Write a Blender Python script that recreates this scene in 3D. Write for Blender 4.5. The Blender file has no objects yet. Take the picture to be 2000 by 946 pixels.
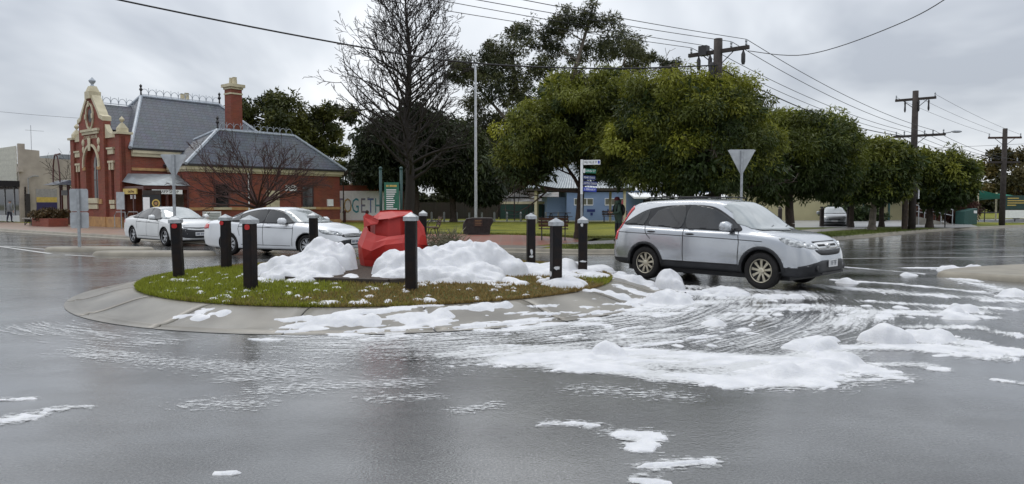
import bpy, bmesh, math, random
import numpy as np
from mathutils import Vector, Matrix
from mathutils.bvhtree import BVHTree

# ------------------------------------------------------------------ camera, sky, sun, exposure
scene = bpy.context.scene
col = scene.collection
R = math.radians
cam_d = bpy.data.cameras.new('camera')
cam_d.sensor_fit = 'HORIZONTAL'; cam_d.sensor_width = 36.0; cam_d.lens = 25.7
cam_d.clip_start = 0.1; cam_d.clip_end = 3000
cam = bpy.data.objects.new('camera', cam_d); col.objects.link(cam)
cam.location = (0, 0, 1.55); cam.rotation_euler = (R(90 - 3.0), 0, 0)
scene.camera = cam

SUN_EL, SUN_AZ = 60, -28            # soft light from the left through thin cloud
world = bpy.data.worlds.new('World'); scene.world = world; world.use_nodes = True
wn, wl = world.node_tree.nodes, world.node_tree.links
wn.clear()
wout = wn.new('ShaderNodeOutputWorld'); wbg = wn.new('ShaderNodeBackground')
wbg.inputs['Strength'].default_value = 0.1
sky = wn.new('ShaderNodeTexSky'); sky.sky_type = 'NISHITA'; sky.sun_disc = False
sky.sun_elevation = R(SUN_EL); sky.sun_rotation = R(SUN_AZ)
wtc = wn.new('ShaderNodeTexCoord')
wsep = wn.new('ShaderNodeSeparateXYZ'); wl.new(wtc.outputs['Generated'], wsep.inputs[0])
def wmath(op, a, b=None, clamp=False):
    n = wn.new('ShaderNodeMath'); n.operation = op; n.use_clamp = clamp
    for i, v in enumerate((a, b)):
        if v is None: continue
        if isinstance(v, (int, float)): n.inputs[i].default_value = v
        else: wl.new(v, n.inputs[i])
    return n.outputs[0]
wz = wmath('MAXIMUM', wsep.outputs['Z'], 0.0)
den = wmath('ADD', wz, 0.42)
comb = wn.new('ShaderNodeCombineXYZ')
wl.new(wmath('DIVIDE', wsep.outputs['X'], den), comb.inputs[0])
wl.new(wmath('DIVIDE', wsep.outputs['Y'], den), comb.inputs[1])
n1 = wn.new('ShaderNodeTexNoise'); n1.inputs['Scale'].default_value = 1.15; n1.inputs['Detail'].default_value = 5
n1.inputs['Roughness'].default_value = 0.52; n1.inputs['Distortion'].default_value = 0.5
wl.new(comb.outputs[0], n1.inputs['Vector'])
ramp = wn.new('ShaderNodeValToRGB'); wl.new(n1.outputs['Fac'], ramp.inputs[0])
e = ramp.color_ramp.elements
e[0].position = 0.36; e[0].color = (0.39, 0.42, 0.47, 1)
e[1].position = 0.64; e[1].color = (0.88, 0.89, 0.905, 1)
m = ramp.color_ramp.elements.new(0.5); m.color = (0.62, 0.65, 0.69, 1)
gain = wmath('ADD', wmath('MULTIPLY', wz, 8.5), 10.2)        # overcast sky: brighter overhead
vm = wn.new('ShaderNodeVectorMath'); vm.operation = 'SCALE'
wl.new(ramp.outputs[0], vm.inputs[0]); wl.new(gain, vm.inputs['Scale'])
wmix = wn.new('ShaderNodeMixRGB'); wmix.inputs[0].default_value = 0.93
wl.new(sky.outputs[0], wmix.inputs[1]); wl.new(vm.outputs[0], wmix.inputs[2])
wl.new(wmix.outputs[0], wbg.inputs['Color']); wl.new(wbg.outputs[0], wout.inputs['Surface'])

sun_d = bpy.data.lights.new('sun', 'SUN'); sun_d.energy = 0.7; sun_d.angle = R(25); sun_d.color = (1, 0.96, 0.9)
sun = bpy.data.objects.new('sun', sun_d); col.objects.link(sun)
sdir = Vector((math.sin(R(SUN_AZ)) * math.cos(R(SUN_EL)), math.cos(R(SUN_AZ)) * math.cos(R(SUN_EL)), math.sin(R(SUN_EL))))
sun.rotation_euler = sdir.to_track_quat('Z', 'Y').to_euler(); sun.location = (-20, 10, 40)
scene.view_settings.view_transform = 'Standard'; scene.view_settings.look = 'None'
scene.view_settings.exposure = 0.18; scene.view_settings.gamma = 1.0

# ------------------------------------------------------------------ helpers
rng = np.random.default_rng(7); random.seed(7)
def tag(o, label=None, cat=None, group=None, kind=None):
    if label: o['label'] = label
    if cat: o['category'] = cat
    if group: o['group'] = group
    if kind: o['kind'] = kind
    return o
def thing(name, label, cat, loc=(0, 0, 0), rz=0, group=None):
    o = bpy.data.objects.new(name, None); col.objects.link(o)
    o.empty_display_size = 0.2
    o.location = loc; o.rotation_euler = (0, 0, rz)
    return tag(o, label, cat, group)
def link(name, me, mats, parent=None, smooth=False):
    o = bpy.data.objects.new(name, me); col.objects.link(o)
    for m_ in (mats if isinstance(mats, (list, tuple)) else [mats]): me.materials.append(m_)
    if parent: o.parent = parent
    if smooth: me.polygons.foreach_set('use_smooth', [True] * len(me.polygons))
    return o
def copy_tree(o, parent=None):
    c = o.copy(); col.objects.link(c); c.parent = parent
    for ch in list(o.children): copy_tree(ch, c)
    return c
class MB:
    def __init__(s): s.v = []; s.f = []
    def add(s, vs, fs):
        b = len(s.v); s.v += [tuple(v) for v in vs]; s.f += [tuple(i + b for i in f) for f in fs]; return s
    def box(s, c, d, rz=0, top=1.0, rot=None):
        x, y, z = d[0] / 2, d[1] / 2, d[2] / 2
        pts = [(-x, -y, -z), (x, -y, -z), (x, y, -z), (-x, y, -z), (-x * top, -y * top, z), (x * top, -y * top, z), (x * top, y * top, z), (-x * top, y * top, z)]
        M = rot if rot is not None else Matrix.Rotation(rz, 3, 'Z')
        s.add([M @ Vector(p) + Vector(c) for p in pts],
              [(0, 3, 2, 1), (4, 5, 6, 7), (0, 1, 5, 4), (1, 2, 6, 5), (2, 3, 7, 6), (3, 0, 4, 7)]); return s
    def span(s, x0, x1, y0, y1, z0, z1):
        return s.box(((x0 + x1) / 2, (y0 + y1) / 2, (z0 + z1) / 2), (abs(x1 - x0), abs(y1 - y0), abs(z1 - z0)))
    def tube(s, pts, rad, n=8, cap=True):
        pts = [Vector(p) for p in pts]
        if not isinstance(rad, (list, tuple)): rad = [rad] * len(pts)
        rings = []; up = None
        for i, p in enumerate(pts):
            t = (pts[min(i + 1, len(pts) - 1)] - pts[max(i - 1, 0)]).normalized()
            if up is None:
                up = Vector((0, 0, 1)) if abs(t.z) < 0.9 else Vector((1, 0, 0))
            a = t.cross(up)
            if a.length < 1e-4: a = t.cross(Vector((0, 1, 0)))
            a.normalize(); b = a.cross(t).normalized(); up = b
            rings.append([p + (a * math.cos(2 * math.pi * k / n) + b * math.sin(2 * math.pi * k / n)) * rad[i] for k in range(n)])
        vs = [v for r_ in rings for v in r_]; fs = []
        for i in range(len(rings) - 1):
            for k in range(n):
                fs.append((i * n + k, i * n + (k + 1) % n, (i + 1) * n + (k + 1) % n, (i + 1) * n + k))
        if cap:
            fs.append(tuple(range(n))[::-1]); fs.append(tuple((len(rings) - 1) * n + k for k in range(n)))
        s.add(vs, fs); return s
    def lathe(s, prof, n=24, M=None, closed=False):
        M = M or Matrix.Identity(4); vs = []; fs = []; L = len(prof)
        for k in range(n):
            a = 2 * math.pi * k / n
            for (r_, z) in prof: vs.append(M @ Vector((r_ * math.cos(a), r_ * math.sin(a), z)))
        for k in range(n):
            k2 = (k + 1) % n
            for i in range(L if closed else L - 1):
                j = (i + 1) % L
                fs.append((k * L + i, k2 * L + i, k2 * L + j, k * L + j))
        s.add(vs, fs); return s
    def prism(s, poly, M, depth):
        """poly in local xy, extruded along local z by depth, placed with matrix M"""
        n = len(poly)
        vs = [M @ Vector((p[0], p[1], 0)) for p in poly] + [M @ Vector((p[0], p[1], depth)) for p in poly]
        fs = [tuple(range(n))[::-1], tuple(range(n, 2 * n))] + [(i, (i + 1) % n, n + (i + 1) % n, n + i) for i in range(n)]
        s.add(vs, fs); return s
    def sphere(s, c, r_, nu=10, nv=6):
        prof = [(math.sin(math.pi * i / nv), -math.cos(math.pi * i / nv)) for i in range(nv + 1)]
        rx, ry, rz_ = r_ if isinstance(r_, (tuple, list)) else (r_, r_, r_)
        M = Matrix.Translation(Vector(c)) @ Matrix.Diagonal((rx, ry, rz_, 1))
        return s.lathe(prof, nu, M)
    def build(s, name, mats, parent=None, smooth=False):
        me = bpy.data.meshes.new(name); me.from_pydata(s.v, [], s.f)
        bm = bmesh.new(); bm.from_mesh(me); bmesh.ops.recalc_face_normals(bm, faces=bm.faces); bm.to_mesh(me); bm.free()
        return link(name, me, mats, parent, smooth)
def arr_mesh(name, V, F, colr=None, attr='tint'):
    """fast mesh from numpy arrays; colr = per-vertex rgb"""
    V = np.asarray(V, dtype=np.float32); F = np.asarray(F, dtype=np.int32); k = F.shape[1]
    me = bpy.data.meshes.new(name)
    me.vertices.add(len(V)); me.vertices.foreach_set('co', V.ravel())
    me.loops.add(F.size); me.loops.foreach_set('vertex_index', F.ravel())
    me.polygons.add(len(F)); me.polygons.foreach_set('loop_start', np.arange(0, F.size, k, dtype=np.int32))
    me.update(calc_edges=True); me.validate()
    if colr is not None:
        a = me.attributes.new(attr, 'FLOAT_COLOR', 'POINT')
        c = np.ones((len(V), 4), dtype=np.float32); c[:, :3] = colr; a.data.foreach_set('color', c.ravel())
    return me
def text_mesh(txt, size, depth=0.01, align='CENTER', sx=1.0):
    cu = bpy.data.curves.new('lettering', 'FONT'); cu.body = txt; cu.size = size; cu.extrude = depth; cu.align_x = align; cu.align_y = 'CENTER'
    cu.resolution_u = 2
    o = bpy.data.objects.new('lettering', cu); col.objects.link(o)
    dg = bpy.context.evaluated_depsgraph_get(); me = bpy.data.meshes.new_from_object(o.evaluated_get(dg))
    bpy.data.objects.remove(o); bpy.data.curves.remove(cu)
    if sx != 1.0:
        for v in me.vertices: v.co.x *= sx
    me.materials.clear(); return me
# value noise in numpy
def _hash(ix, iy, seed):
    h = (ix.astype(np.int64) * 374761393 + iy.astype(np.int64) * 668265263 + seed * 1442695041) & 0xFFFFFFFF
    h = ((h ^ (h >> 13)) * 1274126177) & 0xFFFFFFFF
    return ((h ^ (h >> 16)) & 0xFFFF) / 65535.0
def vnoise(x, y, seed=0):
    ix = np.floor(x); iy = np.floor(y); fx = x - ix; fy = y - iy
    fx = fx * fx * (3 - 2 * fx); fy = fy * fy * (3 - 2 * fy)
    a = _hash(ix, iy, seed); b = _hash(ix + 1, iy, seed); c = _hash(ix, iy + 1, seed); d = _hash(ix + 1, iy + 1, seed)
    return (a * (1 - fx) + b * fx) * (1 - fy) + (c * (1 - fx) + d * fx) * fy
def fbm(x, y, seed=0, oct=4):
    s = 0; a = 0.5; t = 0
    for i in range(oct):
        s = s + a * vnoise(x, y, seed + i * 17); t += a; x = x * 2.03 + 11.3; y = y * 2.03 + 5.7; a *= 0.5
    return s / t
def catmull(pts, k=6, closed=False):
    P = [Vector(p) for p in pts]; n = len(P); out = []
    rngi = range(n) if closed else range(n - 1)
    for i in rngi:
        p0 = P[(i - 1) % n] if closed or i > 0 else P[i]; p1 = P[i]; p2 = P[(i + 1) % n]
        p3 = P[(i + 2) % n] if closed or i + 2 < n else p2
        for j in range(k):
            t = j / k
            out.append(0.5 * ((2 * p1) + (p2 - p0) * t + (2 * p0 - 5 * p1 + 4 * p2 - p3) * t * t + (3 * p1 - p0 - 3 * p2 + p3) * t ** 3))
    if not closed: out.append(P[-1])
    return out

# ------------------------------------------------------------------ materials
def mat(name, c, rough=0.6, metal=0.0, var=0.12, vscale=6.0, bump=0.0, bscale=40.0, c2=None, spec=0.5, coat=0.0, detail=4, ior=None):
    m_ = bpy.data.materials.new(name); m_.use_nodes = True
    nt = m_.node_tree; b = nt.nodes['Principled BSDF']
    b.inputs['Roughness'].default_value = rough; b.inputs['Metallic'].default_value = metal
    b.inputs['Specular IOR Level'].default_value = spec; b.inputs['Coat Weight'].default_value = coat
    b.inputs['Coat Roughness'].default_value = 0.04
    if ior: b.inputs['IOR'].default_value = ior
    b.inputs['Base Color'].default_value = (*c, 1)
    tc = nt.nodes.new('ShaderNodeTexCoord')
    if var > 0 or c2:
        n = nt.nodes.new('ShaderNodeTexNoise'); n.inputs['Scale'].default_value = vscale; n.inputs['Detail'].default_value = detail
        nt.links.new(tc.outputs['Object'], n.inputs['Vector'])
        r_ = nt.nodes.new('ShaderNodeValToRGB'); nt.links.new(n.outputs['Fac'], r_.inputs[0])
        a0 = c2 if c2 else tuple(max(0, x * (1 - var)) for x in c); a1 = c if c2 else tuple(min(1, x * (1 + var)) for x in c)
        r_.color_ramp.elements[0].position = 0.36; r_.color_ramp.elements[0].color = (*a0, 1)
        r_.color_ramp.elements[1].position = 0.64; r_.color_ramp.elements[1].color = (*a1, 1)
        nt.links.new(r_.outputs[0], b.inputs['Base Color'])
    if bump > 0:
        n = nt.nodes.new('ShaderNodeTexNoise'); n.inputs['Scale'].default_value = bscale; n.inputs['Detail'].default_value = 3
        nt.links.new(tc.outputs['Object'], n.inputs['Vector'])
        bp = nt.nodes.new('ShaderNodeBump'); bp.inputs['Strength'].default_value = bump; bp.inputs['Distance'].default_value = 0.02
        nt.links.new(n.outputs['Fac'], bp.inputs['Height']); nt.links.new(bp.outputs[0], b.inputs['Normal'])
    return m_
def brick_mat(name, c1, c2, mortar, w=0.24, h=0.086, msize=0.01, axes='xz', rough=0.8, bump=0.3, offset=0.5):
    m_ = bpy.data.materials.new(name); m_.use_nodes = True; nt = m_.node_tree; b = nt.nodes['Principled BSDF']
    b.inputs['Roughness'].default_value = rough
    tc = nt.nodes.new('ShaderNodeTexCoord'); sp = nt.nodes.new('ShaderNodeSeparateXYZ'); nt.links.new(tc.outputs['Object'], sp.inputs[0])
    cb = nt.nodes.new('ShaderNodeCombineXYZ')
    ad = nt.nodes.new('ShaderNodeMath'); ad.operation = 'ADD'; nt.links.new(sp.outputs['X'], ad.inputs[0]); nt.links.new(sp.outputs['Y'], ad.inputs[1])
    nt.links.new((ad if axes == 'xz' else sp).outputs[0], cb.inputs[0])
    nt.links.new(sp.outputs['Z' if axes == 'xz' else 'Y'], cb.inputs[1])
    br = nt.nodes.new('ShaderNodeTexBrick'); nt.links.new(cb.outputs[0], br.inputs['Vector'])
    br.inputs['Scale'].default_value = 1; br.inputs['Brick Width'].default_value = w; br.inputs['Row Height'].default_value = h
    br.inputs['Mortar Size'].default_value = msize; br.inputs['Color1'].default_value = (*c1, 1); br.inputs['Color2'].default_value = (*c2, 1)
    br.inputs['Mortar'].default_value = (*mortar, 1); br.offset = offset
    nz = nt.nodes.new('ShaderNodeTexNoise'); nz.inputs['Scale'].default_value = 1.3; nz.inputs['Detail'].default_value = 4
    nt.links.new(tc.outputs['Object'], nz.inputs['Vector'])
    mx = nt.nodes.new('ShaderNodeMixRGB'); mx.blend_type = 'MULTIPLY'; mx.inputs[0].default_value = 0.45
    nt.links.new(br.outputs['Color'], mx.inputs[1]); nt.links.new(nz.outputs['Color'], mx.inputs[2])
    g = nt.nodes.new('ShaderNodeHueSaturation'); g.inputs['Value'].default_value = 1.25; g.inputs['Saturation'].default_value = 0.97
    nt.links.new(mx.outputs[0], g.inputs['Color']); nt.links.new(g.outputs[0], b.inputs['Base Color'])
    bp = nt.nodes.new('ShaderNodeBump'); bp.inputs['Strength'].default_value = bump; bp.inputs['Distance'].default_value = 0.01; bp.invert = True
    nt.links.new(br.outputs['Fac'], bp.inputs['Height']); nt.links.new(bp.outputs[0], b.inputs['Normal'])
    return m_
def leaf_mat(name, rough=0.5, trans=0.25):
    m_ = bpy.data.materials.new(name); m_.use_nodes = True; nt = m_.node_tree; b = nt.nodes['Principled BSDF']
    b.inputs['Roughness'].default_value = rough; b.inputs['Specular IOR Level'].default_value = 0.3
    at = nt.nodes.new('ShaderNodeAttribute'); at.attribute_name = 'tint'
    nt.links.new(at.outputs['Color'], b.inputs['Base Color'])
    tr = nt.nodes.new('ShaderNodeBsdfTranslucent'); nt.links.new(at.outputs['Color'], tr.inputs['Color'])
    mx = nt.nodes.new('ShaderNodeMixShader'); mx.inputs[0].default_value = trans
    out = nt.nodes['Material Output']
    nt.links.new(b.outputs[0], mx.inputs[1]); nt.links.new(tr.outputs[0], mx.inputs[2]); nt.links.new(mx.outputs[0], out.inputs['Surface'])
    return m_
def asphalt_mat():
    m_ = bpy.data.materials.new('wet_asphalt'); m_.use_nodes = True; nt = m_.node_tree; b = nt.nodes['Principled BSDF']; N = nt.nodes; L = nt.links
    tc = N.new('ShaderNodeTexCoord')
    def noise(sc, det, vec=None, rgh=0.55):
        n = N.new('ShaderNodeTexNoise'); n.inputs['Scale'].default_value = sc; n.inputs['Detail'].default_value = det; n.inputs['Roughness'].default_value = rgh
        L.new(vec or tc.outputs['Object'], n.inputs['Vector']); return n.outputs['Fac']
    def rmp(f, p0, v0, p1, v1):
        r_ = N.new('ShaderNodeMapRange'); r_.inputs[1].default_value = p0; r_.inputs[2].default_value = p1; r_.inputs[3].default_value = v0; r_.inputs[4].default_value = v1
        L.new(f, r_.inputs[0]); return r_.outputs[0]
    # colour: fine aggregate and large wet patches, sky gloss and dark put into the colour
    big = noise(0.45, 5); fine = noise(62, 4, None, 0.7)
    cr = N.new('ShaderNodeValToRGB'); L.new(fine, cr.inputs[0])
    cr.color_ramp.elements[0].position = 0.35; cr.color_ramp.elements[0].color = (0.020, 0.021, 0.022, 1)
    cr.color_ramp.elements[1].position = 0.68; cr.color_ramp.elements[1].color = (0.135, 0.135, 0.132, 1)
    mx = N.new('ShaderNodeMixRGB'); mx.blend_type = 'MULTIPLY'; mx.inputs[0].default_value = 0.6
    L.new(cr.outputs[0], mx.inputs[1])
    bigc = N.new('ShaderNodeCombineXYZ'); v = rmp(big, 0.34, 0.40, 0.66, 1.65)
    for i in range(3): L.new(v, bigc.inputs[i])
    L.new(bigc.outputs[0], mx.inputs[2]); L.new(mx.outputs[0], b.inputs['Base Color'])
    # wetness film: streaks drawn out along the traffic
    mp = N.new('ShaderNodeMapping'); mp.inputs['Scale'].default_value = (0.32, 1.0, 1.0); mp.inputs['Rotation'].default_value = (0, 0, R(-12))
    L.new(tc.outputs['Object'], mp.inputs['Vector'])
    wet = noise(0.9, 5, mp.outputs[0])
    L.new(rmp(wet, 0.35, 0.09, 0.66, 0.34), b.inputs['Roughness'])
    L.new(rmp(noise(0.55, 4), 0.38, 1.0, 0.62, 0.40), b.inputs['Coat Weight']); b.inputs['Coat IOR'].default_value = 1.4; b.inputs['Coat Roughness'].default_value = 0.055
    bp2 = N.new('ShaderNodeBump'); bp2.inputs['Distance'].default_value = 0.02; bp2.inputs['Strength'].default_value = 0.075
    hs2 = N.new('ShaderNodeMath'); hs2.operation = 'ADD'; L.new(noise(14, 4), hs2.inputs[0]); L.new(noise(55, 3), hs2.inputs[1]); L.new(hs2.outputs[0], bp2.inputs['Height']); L.new(bp2.outputs[0], b.inputs['Coat Normal'])
    b.inputs['Specular IOR Level'].default_value = 0.55
    bp = N.new('ShaderNodeBump'); bp.inputs['Distance'].default_value = 0.012
    L.new(rmp(wet, 0.36, 0.14, 0.68, 0.55), bp.inputs['Strength'])
    hsum = N.new('ShaderNodeMath'); hsum.operation = 'ADD'
    L.new(noise(55, 3), hsum.inputs[0]); L.new(noise(9, 3), hsum.inputs[1])
    L.new(hsum.outputs[0], bp.inputs['Height']); L.new(bp.outputs[0], b.inputs['Normal'])
    return m_
def lawn_mat(name, g1, g2, br):
    m_ = bpy.data.materials.new(name); m_.use_nodes = True; nt = m_.node_tree; b = nt.nodes['Principled BSDF']; N = nt.nodes; L = nt.links
    tc = N.new('ShaderNodeTexCoord'); b.inputs['Roughness'].default_value = 0.85; b.inputs['Specular IOR Level'].default_value = 0.15
    a = N.new('ShaderNodeTexNoise'); a.inputs['Scale'].default_value = 0.5; a.inputs['Detail'].default_value = 6; L.new(tc.outputs['Object'], a.inputs['Vector'])
    r_ = N.new('ShaderNodeValToRGB'); L.new(a.outputs['Fac'], r_.inputs[0]); el = r_.color_ramp.elements
    el[0].position = 0.33; el[0].color = (*br, 1); el[1].position = 0.62; el[1].color = (*g2, 1); k = el.new(0.46); k.color = (*g1, 1)
    f = N.new('ShaderNodeTexNoise'); f.inputs['Scale'].default_value = 14; f.inputs['Detail'].default_value = 4; L.new(tc.outputs['Object'], f.inputs['Vector'])
    mr = N.new('ShaderNodeMapRange'); mr.inputs[1].default_value = 0.3; mr.inputs[2].default_value = 0.7; mr.inputs[3].default_value = 0.55; mr.inputs[4].default_value = 1.4
    L.new(f.outputs['Fac'], mr.inputs[0])
    vmm = N.new('ShaderNodeVectorMath'); vmm.operation = 'SCALE'; L.new(r_.outputs[0], vmm.inputs[0]); L.new(mr.outputs[0], vmm.inputs['Scale'])
    L.new(vmm.outputs[0], b.inputs['Base Color'])
    bp = N.new('ShaderNodeBump'); bp.inputs['Strength'].default_value = 0.8; bp.inputs['Distance'].default_value = 0.05; L.new(f.outputs['Fac'], bp.inputs['Height']); L.new(bp.outputs[0], b.inputs['Normal'])
    return m_
M = {}
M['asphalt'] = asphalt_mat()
M['ground'] = mat('dry_grass_ground', (0.10, 0.11, 0.045), 0.9, c2=(0.13, 0.11, 0.06), vscale=0.3)
M['lawn'] = lawn_mat('park_lawn', (0.15, 0.155, 0.02), (0.20, 0.20, 0.028), (0.085, 0.11, 0.02))
M['verge'] = lawn_mat('verge_grass', (0.085, 0.105, 0.022), (0.10, 0.13, 0.025), (0.09, 0.085, 0.035))
M['island_soil'] = lawn_mat('island_turf', (0.07, 0.08, 0.02), (0.075, 0.10, 0.02), (0.075, 0.058, 0.026))
M['concrete'] = mat('wet_concrete', (0.25, 0.232, 0.198), 0.34, c2=(0.135, 0.124, 0.104), vscale=1.1, bump=0.12, bscale=60, detail=8)
M['kerb'] = mat('kerb_concrete', (0.26, 0.235, 0.185), 0.55, c2=(0.19, 0.17, 0.135), vscale=2.2, bump=0.1, bscale=50, detail=7)
M['path'] = mat('footpath_concrete', (0.22, 0.20, 0.175), 0.4, c2=(0.165, 0.15, 0.135), vscale=0.8, detail=7)
M['carpark'] = mat('pale_wet_concrete', (0.34, 0.34, 0.34), 0.3, c2=(0.25, 0.25, 0.25), vscale=0.5, detail=6)
M['pink_paver'] = brick_mat('pink_pavers', (0.30, 0.20, 0.145), (0.25, 0.165, 0.12), (0.2, 0.165, 0.14), 0.6, 0.6, 0.02, axes='xy', rough=0.4, bump=0.1)
M['red_paver'] = brick_mat('red_pavers', (0.33, 0.105, 0.066), (0.25, 0.09, 0.06), (0.27, 0.19, 0.15), 0.9, 0.45, 0.035, axes='xy', rough=0.36, bump=0.1)
M['line'] = mat('road_paint', (0.6, 0.6, 0.58), 0.4, c2=(0.35, 0.35, 0.34), vscale=6, detail=8)
M['brick'] = brick_mat('red_brick', (0.265, 0.058, 0.030), (0.20, 0.042, 0.023), (0.18, 0.08, 0.055))
M['cream'] = mat('cream_render', (0.60, 0.54, 0.38), 0.6, c2=(0.47, 0.42, 0.29), vscale=2)
M['sand'] = mat('sandstone', (0.50, 0.29, 0.12), 0.7, c2=(0.36, 0.20, 0.09), vscale=3)
M['slate'] = brick_mat('roof_slate', (0.075, 0.088, 0.112), (0.055, 0.065, 0.088), (0.03, 0.034, 0.045), 0.32, 0.2, 0.02, rough=0.34, bump=0.7)
M['lead'] = mat('lead_flashing', (0.36, 0.40, 0.45), 0.4, var=0.15)
M['iron'] = mat('dark_iron', (0.03, 0.028, 0.03), 0.5)
M['maroon'] = mat('maroon_paint', (0.075, 0.018, 0.016), 0.45)
M['glass_dark'] = mat('window_glass', (0.012, 0.014, 0.016), 0.05, var=0, spec=0.7)
M['galv'] = mat('galvanised_steel', (0.36, 0.38, 0.40), 0.45, 0.5, var=0.15, vscale=9)
M['alu'] = mat('aluminium_sign_back', (0.42, 0.44, 0.46), 0.4, 0.35, var=0.12, vscale=5)
M['white'] = mat('white_paint', (0.84, 0.85, 0.86), 0.5, var=0.05)
M['black'] = mat('black_paint', (0.012, 0.012, 0.014), 0.4, var=0.2)
M['post'] = mat('dark_painted_timber', (0.006, 0.006, 0.008), 0.5, c2=(0.016, 0.010, 0.008), vscale=7, bump=0.25, bscale=30, spec=0.2)
M['cap'] = mat('zinc_post_cap', (0.42, 0.44, 0.46), 0.38, 0.3, c2=(0.30, 0.32, 0.34), vscale=20)
M['reflector'] = mat('red_reflector', (0.45, 0.010, 0.010), 0.25, var=0.1, vscale=60)
M['sculpt'] = mat('red_painted_steel', (0.42, 0.020, 0.014), 0.5, c2=(0.34, 0.014, 0.011), vscale=3, coat=0.0)
M['sleeper'] = mat('weathered_sleeper', (0.055, 0.042, 0.034), 0.8, c2=(0.028, 0.022, 0.018), vscale=9, bump=0.5, bscale=25)
M['soil'] = mat('bark_mulch', (0.075, 0.048, 0.032), 0.9, c2=(0.022, 0.015, 0.011), vscale=22, bump=0.8, bscale=60)
M['foam'] = mat('soap_foam', (0.67, 0.675, 0.695), 0.6, c2=(0.57, 0.58, 0.605), vscale=5, bump=0.45, bscale=48, spec=0.3)
fb = M['foam'].node_tree.nodes['Principled BSDF']
fb.inputs['Subsurface Weight'].default_value = 0.35; fb.inputs['Subsurface Radius'].default_value = (0.05, 0.05, 0.06); fb.inputs['Subsurface Scale'].default_value = 0.6
M['leaf'] = leaf_mat('foliage'); M['leaf2'] = leaf_mat('dark_foliage', 0.55, 0.15)
M['grass'] = leaf_mat('grass_blades', 0.6, 0.3)
M['bark'] = mat('bark', (0.075, 0.055, 0.042), 0.9, c2=(0.04, 0.03, 0.025), vscale=6, bump=0.6, bscale=18)
M['bark_pale'] = mat('pale_bark', (0.20, 0.17, 0.14), 0.85, c2=(0.10, 0.085, 0.07), vscale=4, bump=0.3, bscale=12)
M['twig'] = mat('bare_twig', (0.024, 0.019, 0.017), 0.9)
M['twig_red'] = mat('reddish_twig', (0.050, 0.024, 0.022), 0.9)
M['pole'] = mat('weathered_pole', (0.055, 0.045, 0.04), 0.85, c2=(0.035, 0.028, 0.025), vscale=5, bump=0.3, bscale=20)
M['cable'] = mat('black_cable', (0.018, 0.018, 0.02), 0.5, var=0)

# ------------------------------------------------------------------ ground, road, kerbs, pavements
def sheet(name, poly, z, m_, kind='structure', parent=None):
    bm = bmesh.new(); vs = [bm.verts.new((p[0], p[1], z)) for p in poly]; f = bm.faces.new(vs)
    bmesh.ops.recalc_face_normals(bm, faces=[f])
    if f.normal.z < 0: f.normal_flip()
    bmesh.ops.triangulate(bm, faces=bm.faces)
    me = bpy.data.meshes.new(name); bm.to_mesh(me); bm.free()
    o = link(name, me, m_, parent)
    if kind and not parent: o['kind'] = kind
    return o
sheet('ground', [(-900, -60), (900, -60), (900, 1500), (-900, 1500)], -0.03, M['ground'])
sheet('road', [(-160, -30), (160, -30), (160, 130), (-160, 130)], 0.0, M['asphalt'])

KP = [(-110, 106.5), (-60, 66.3), (-28.7, 41.3), (-16.8, 32.1), (-10.5, 27.4), (-6, 25.2), (-3, 24.3), (0, 23.4), (2.4, 22.7), (4.4, 23.2),
      (6.9, 25.0), (10, 27.8), (13.7, 31.1), (19, 36.4), (24.4, 41.6), (30, 46.0), (38, 51.0), (60, 61), (120, 84)]
K = [Vector((p.x, p.y)) for p in catmull([(x, y, 0) for x, y in KP], 6)]
def offs(a, i0=0, i1=None):
    """kerb line moved a metres into the block"""
    out = []; i1 = len(K) if i1 is None else i1
    for i in range(i0, i1):
        t = (K[min(i + 1, len(K) - 1)] - K[max(i - 1, 0)]).normalized()
        out.append(K[i] + Vector((-t.y, t.x)) * a)
    return out
def kidx(x): return min(range(len(K)), key=lambda i: abs(K[i].x - x))
# kerb (gutter face, rounded top)
prof = [(-0.30, 0.004), (0.0, 0.010), (0.02, 0.05), (0.04, 0.11), (0.07, 0.127), (0.17, 0.130), (0.172, 0.05)]
rows = [offs(a) for a, z in prof]
V = [(rows[j][i].x, rows[j][i].y, prof[j][1]) for i in range(len(K)) for j in range(len(prof))]
n_ = len(prof); F = [(i * n_ + j, (i + 1) * n_ + j, (i + 1) * n_ + j + 1, i * n_ + j + 1) for i in range(len(K) - 1) for j in range(n_ - 1)]
kb = MB().add(V, F).build('kerb', M['kerb'], None, True); kb['kind'] = 'structure'
inner = offs(0.17)
sheet('park_lawn', [(p.x, p.y) for p in inner] + [(300, 300), (-300, 300)], 0.12, M['lawn'])
# pavement beside the court house and shop
ia, ib = 0, kidx(-7.5)
sheet('pavement', [(p.x, p.y) for p in offs(0.175, ia, ib)] + [(p.x, p.y) for p in offs(5.6, ia, ib)][::-1], 0.126, M['pink_paver'])
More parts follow.
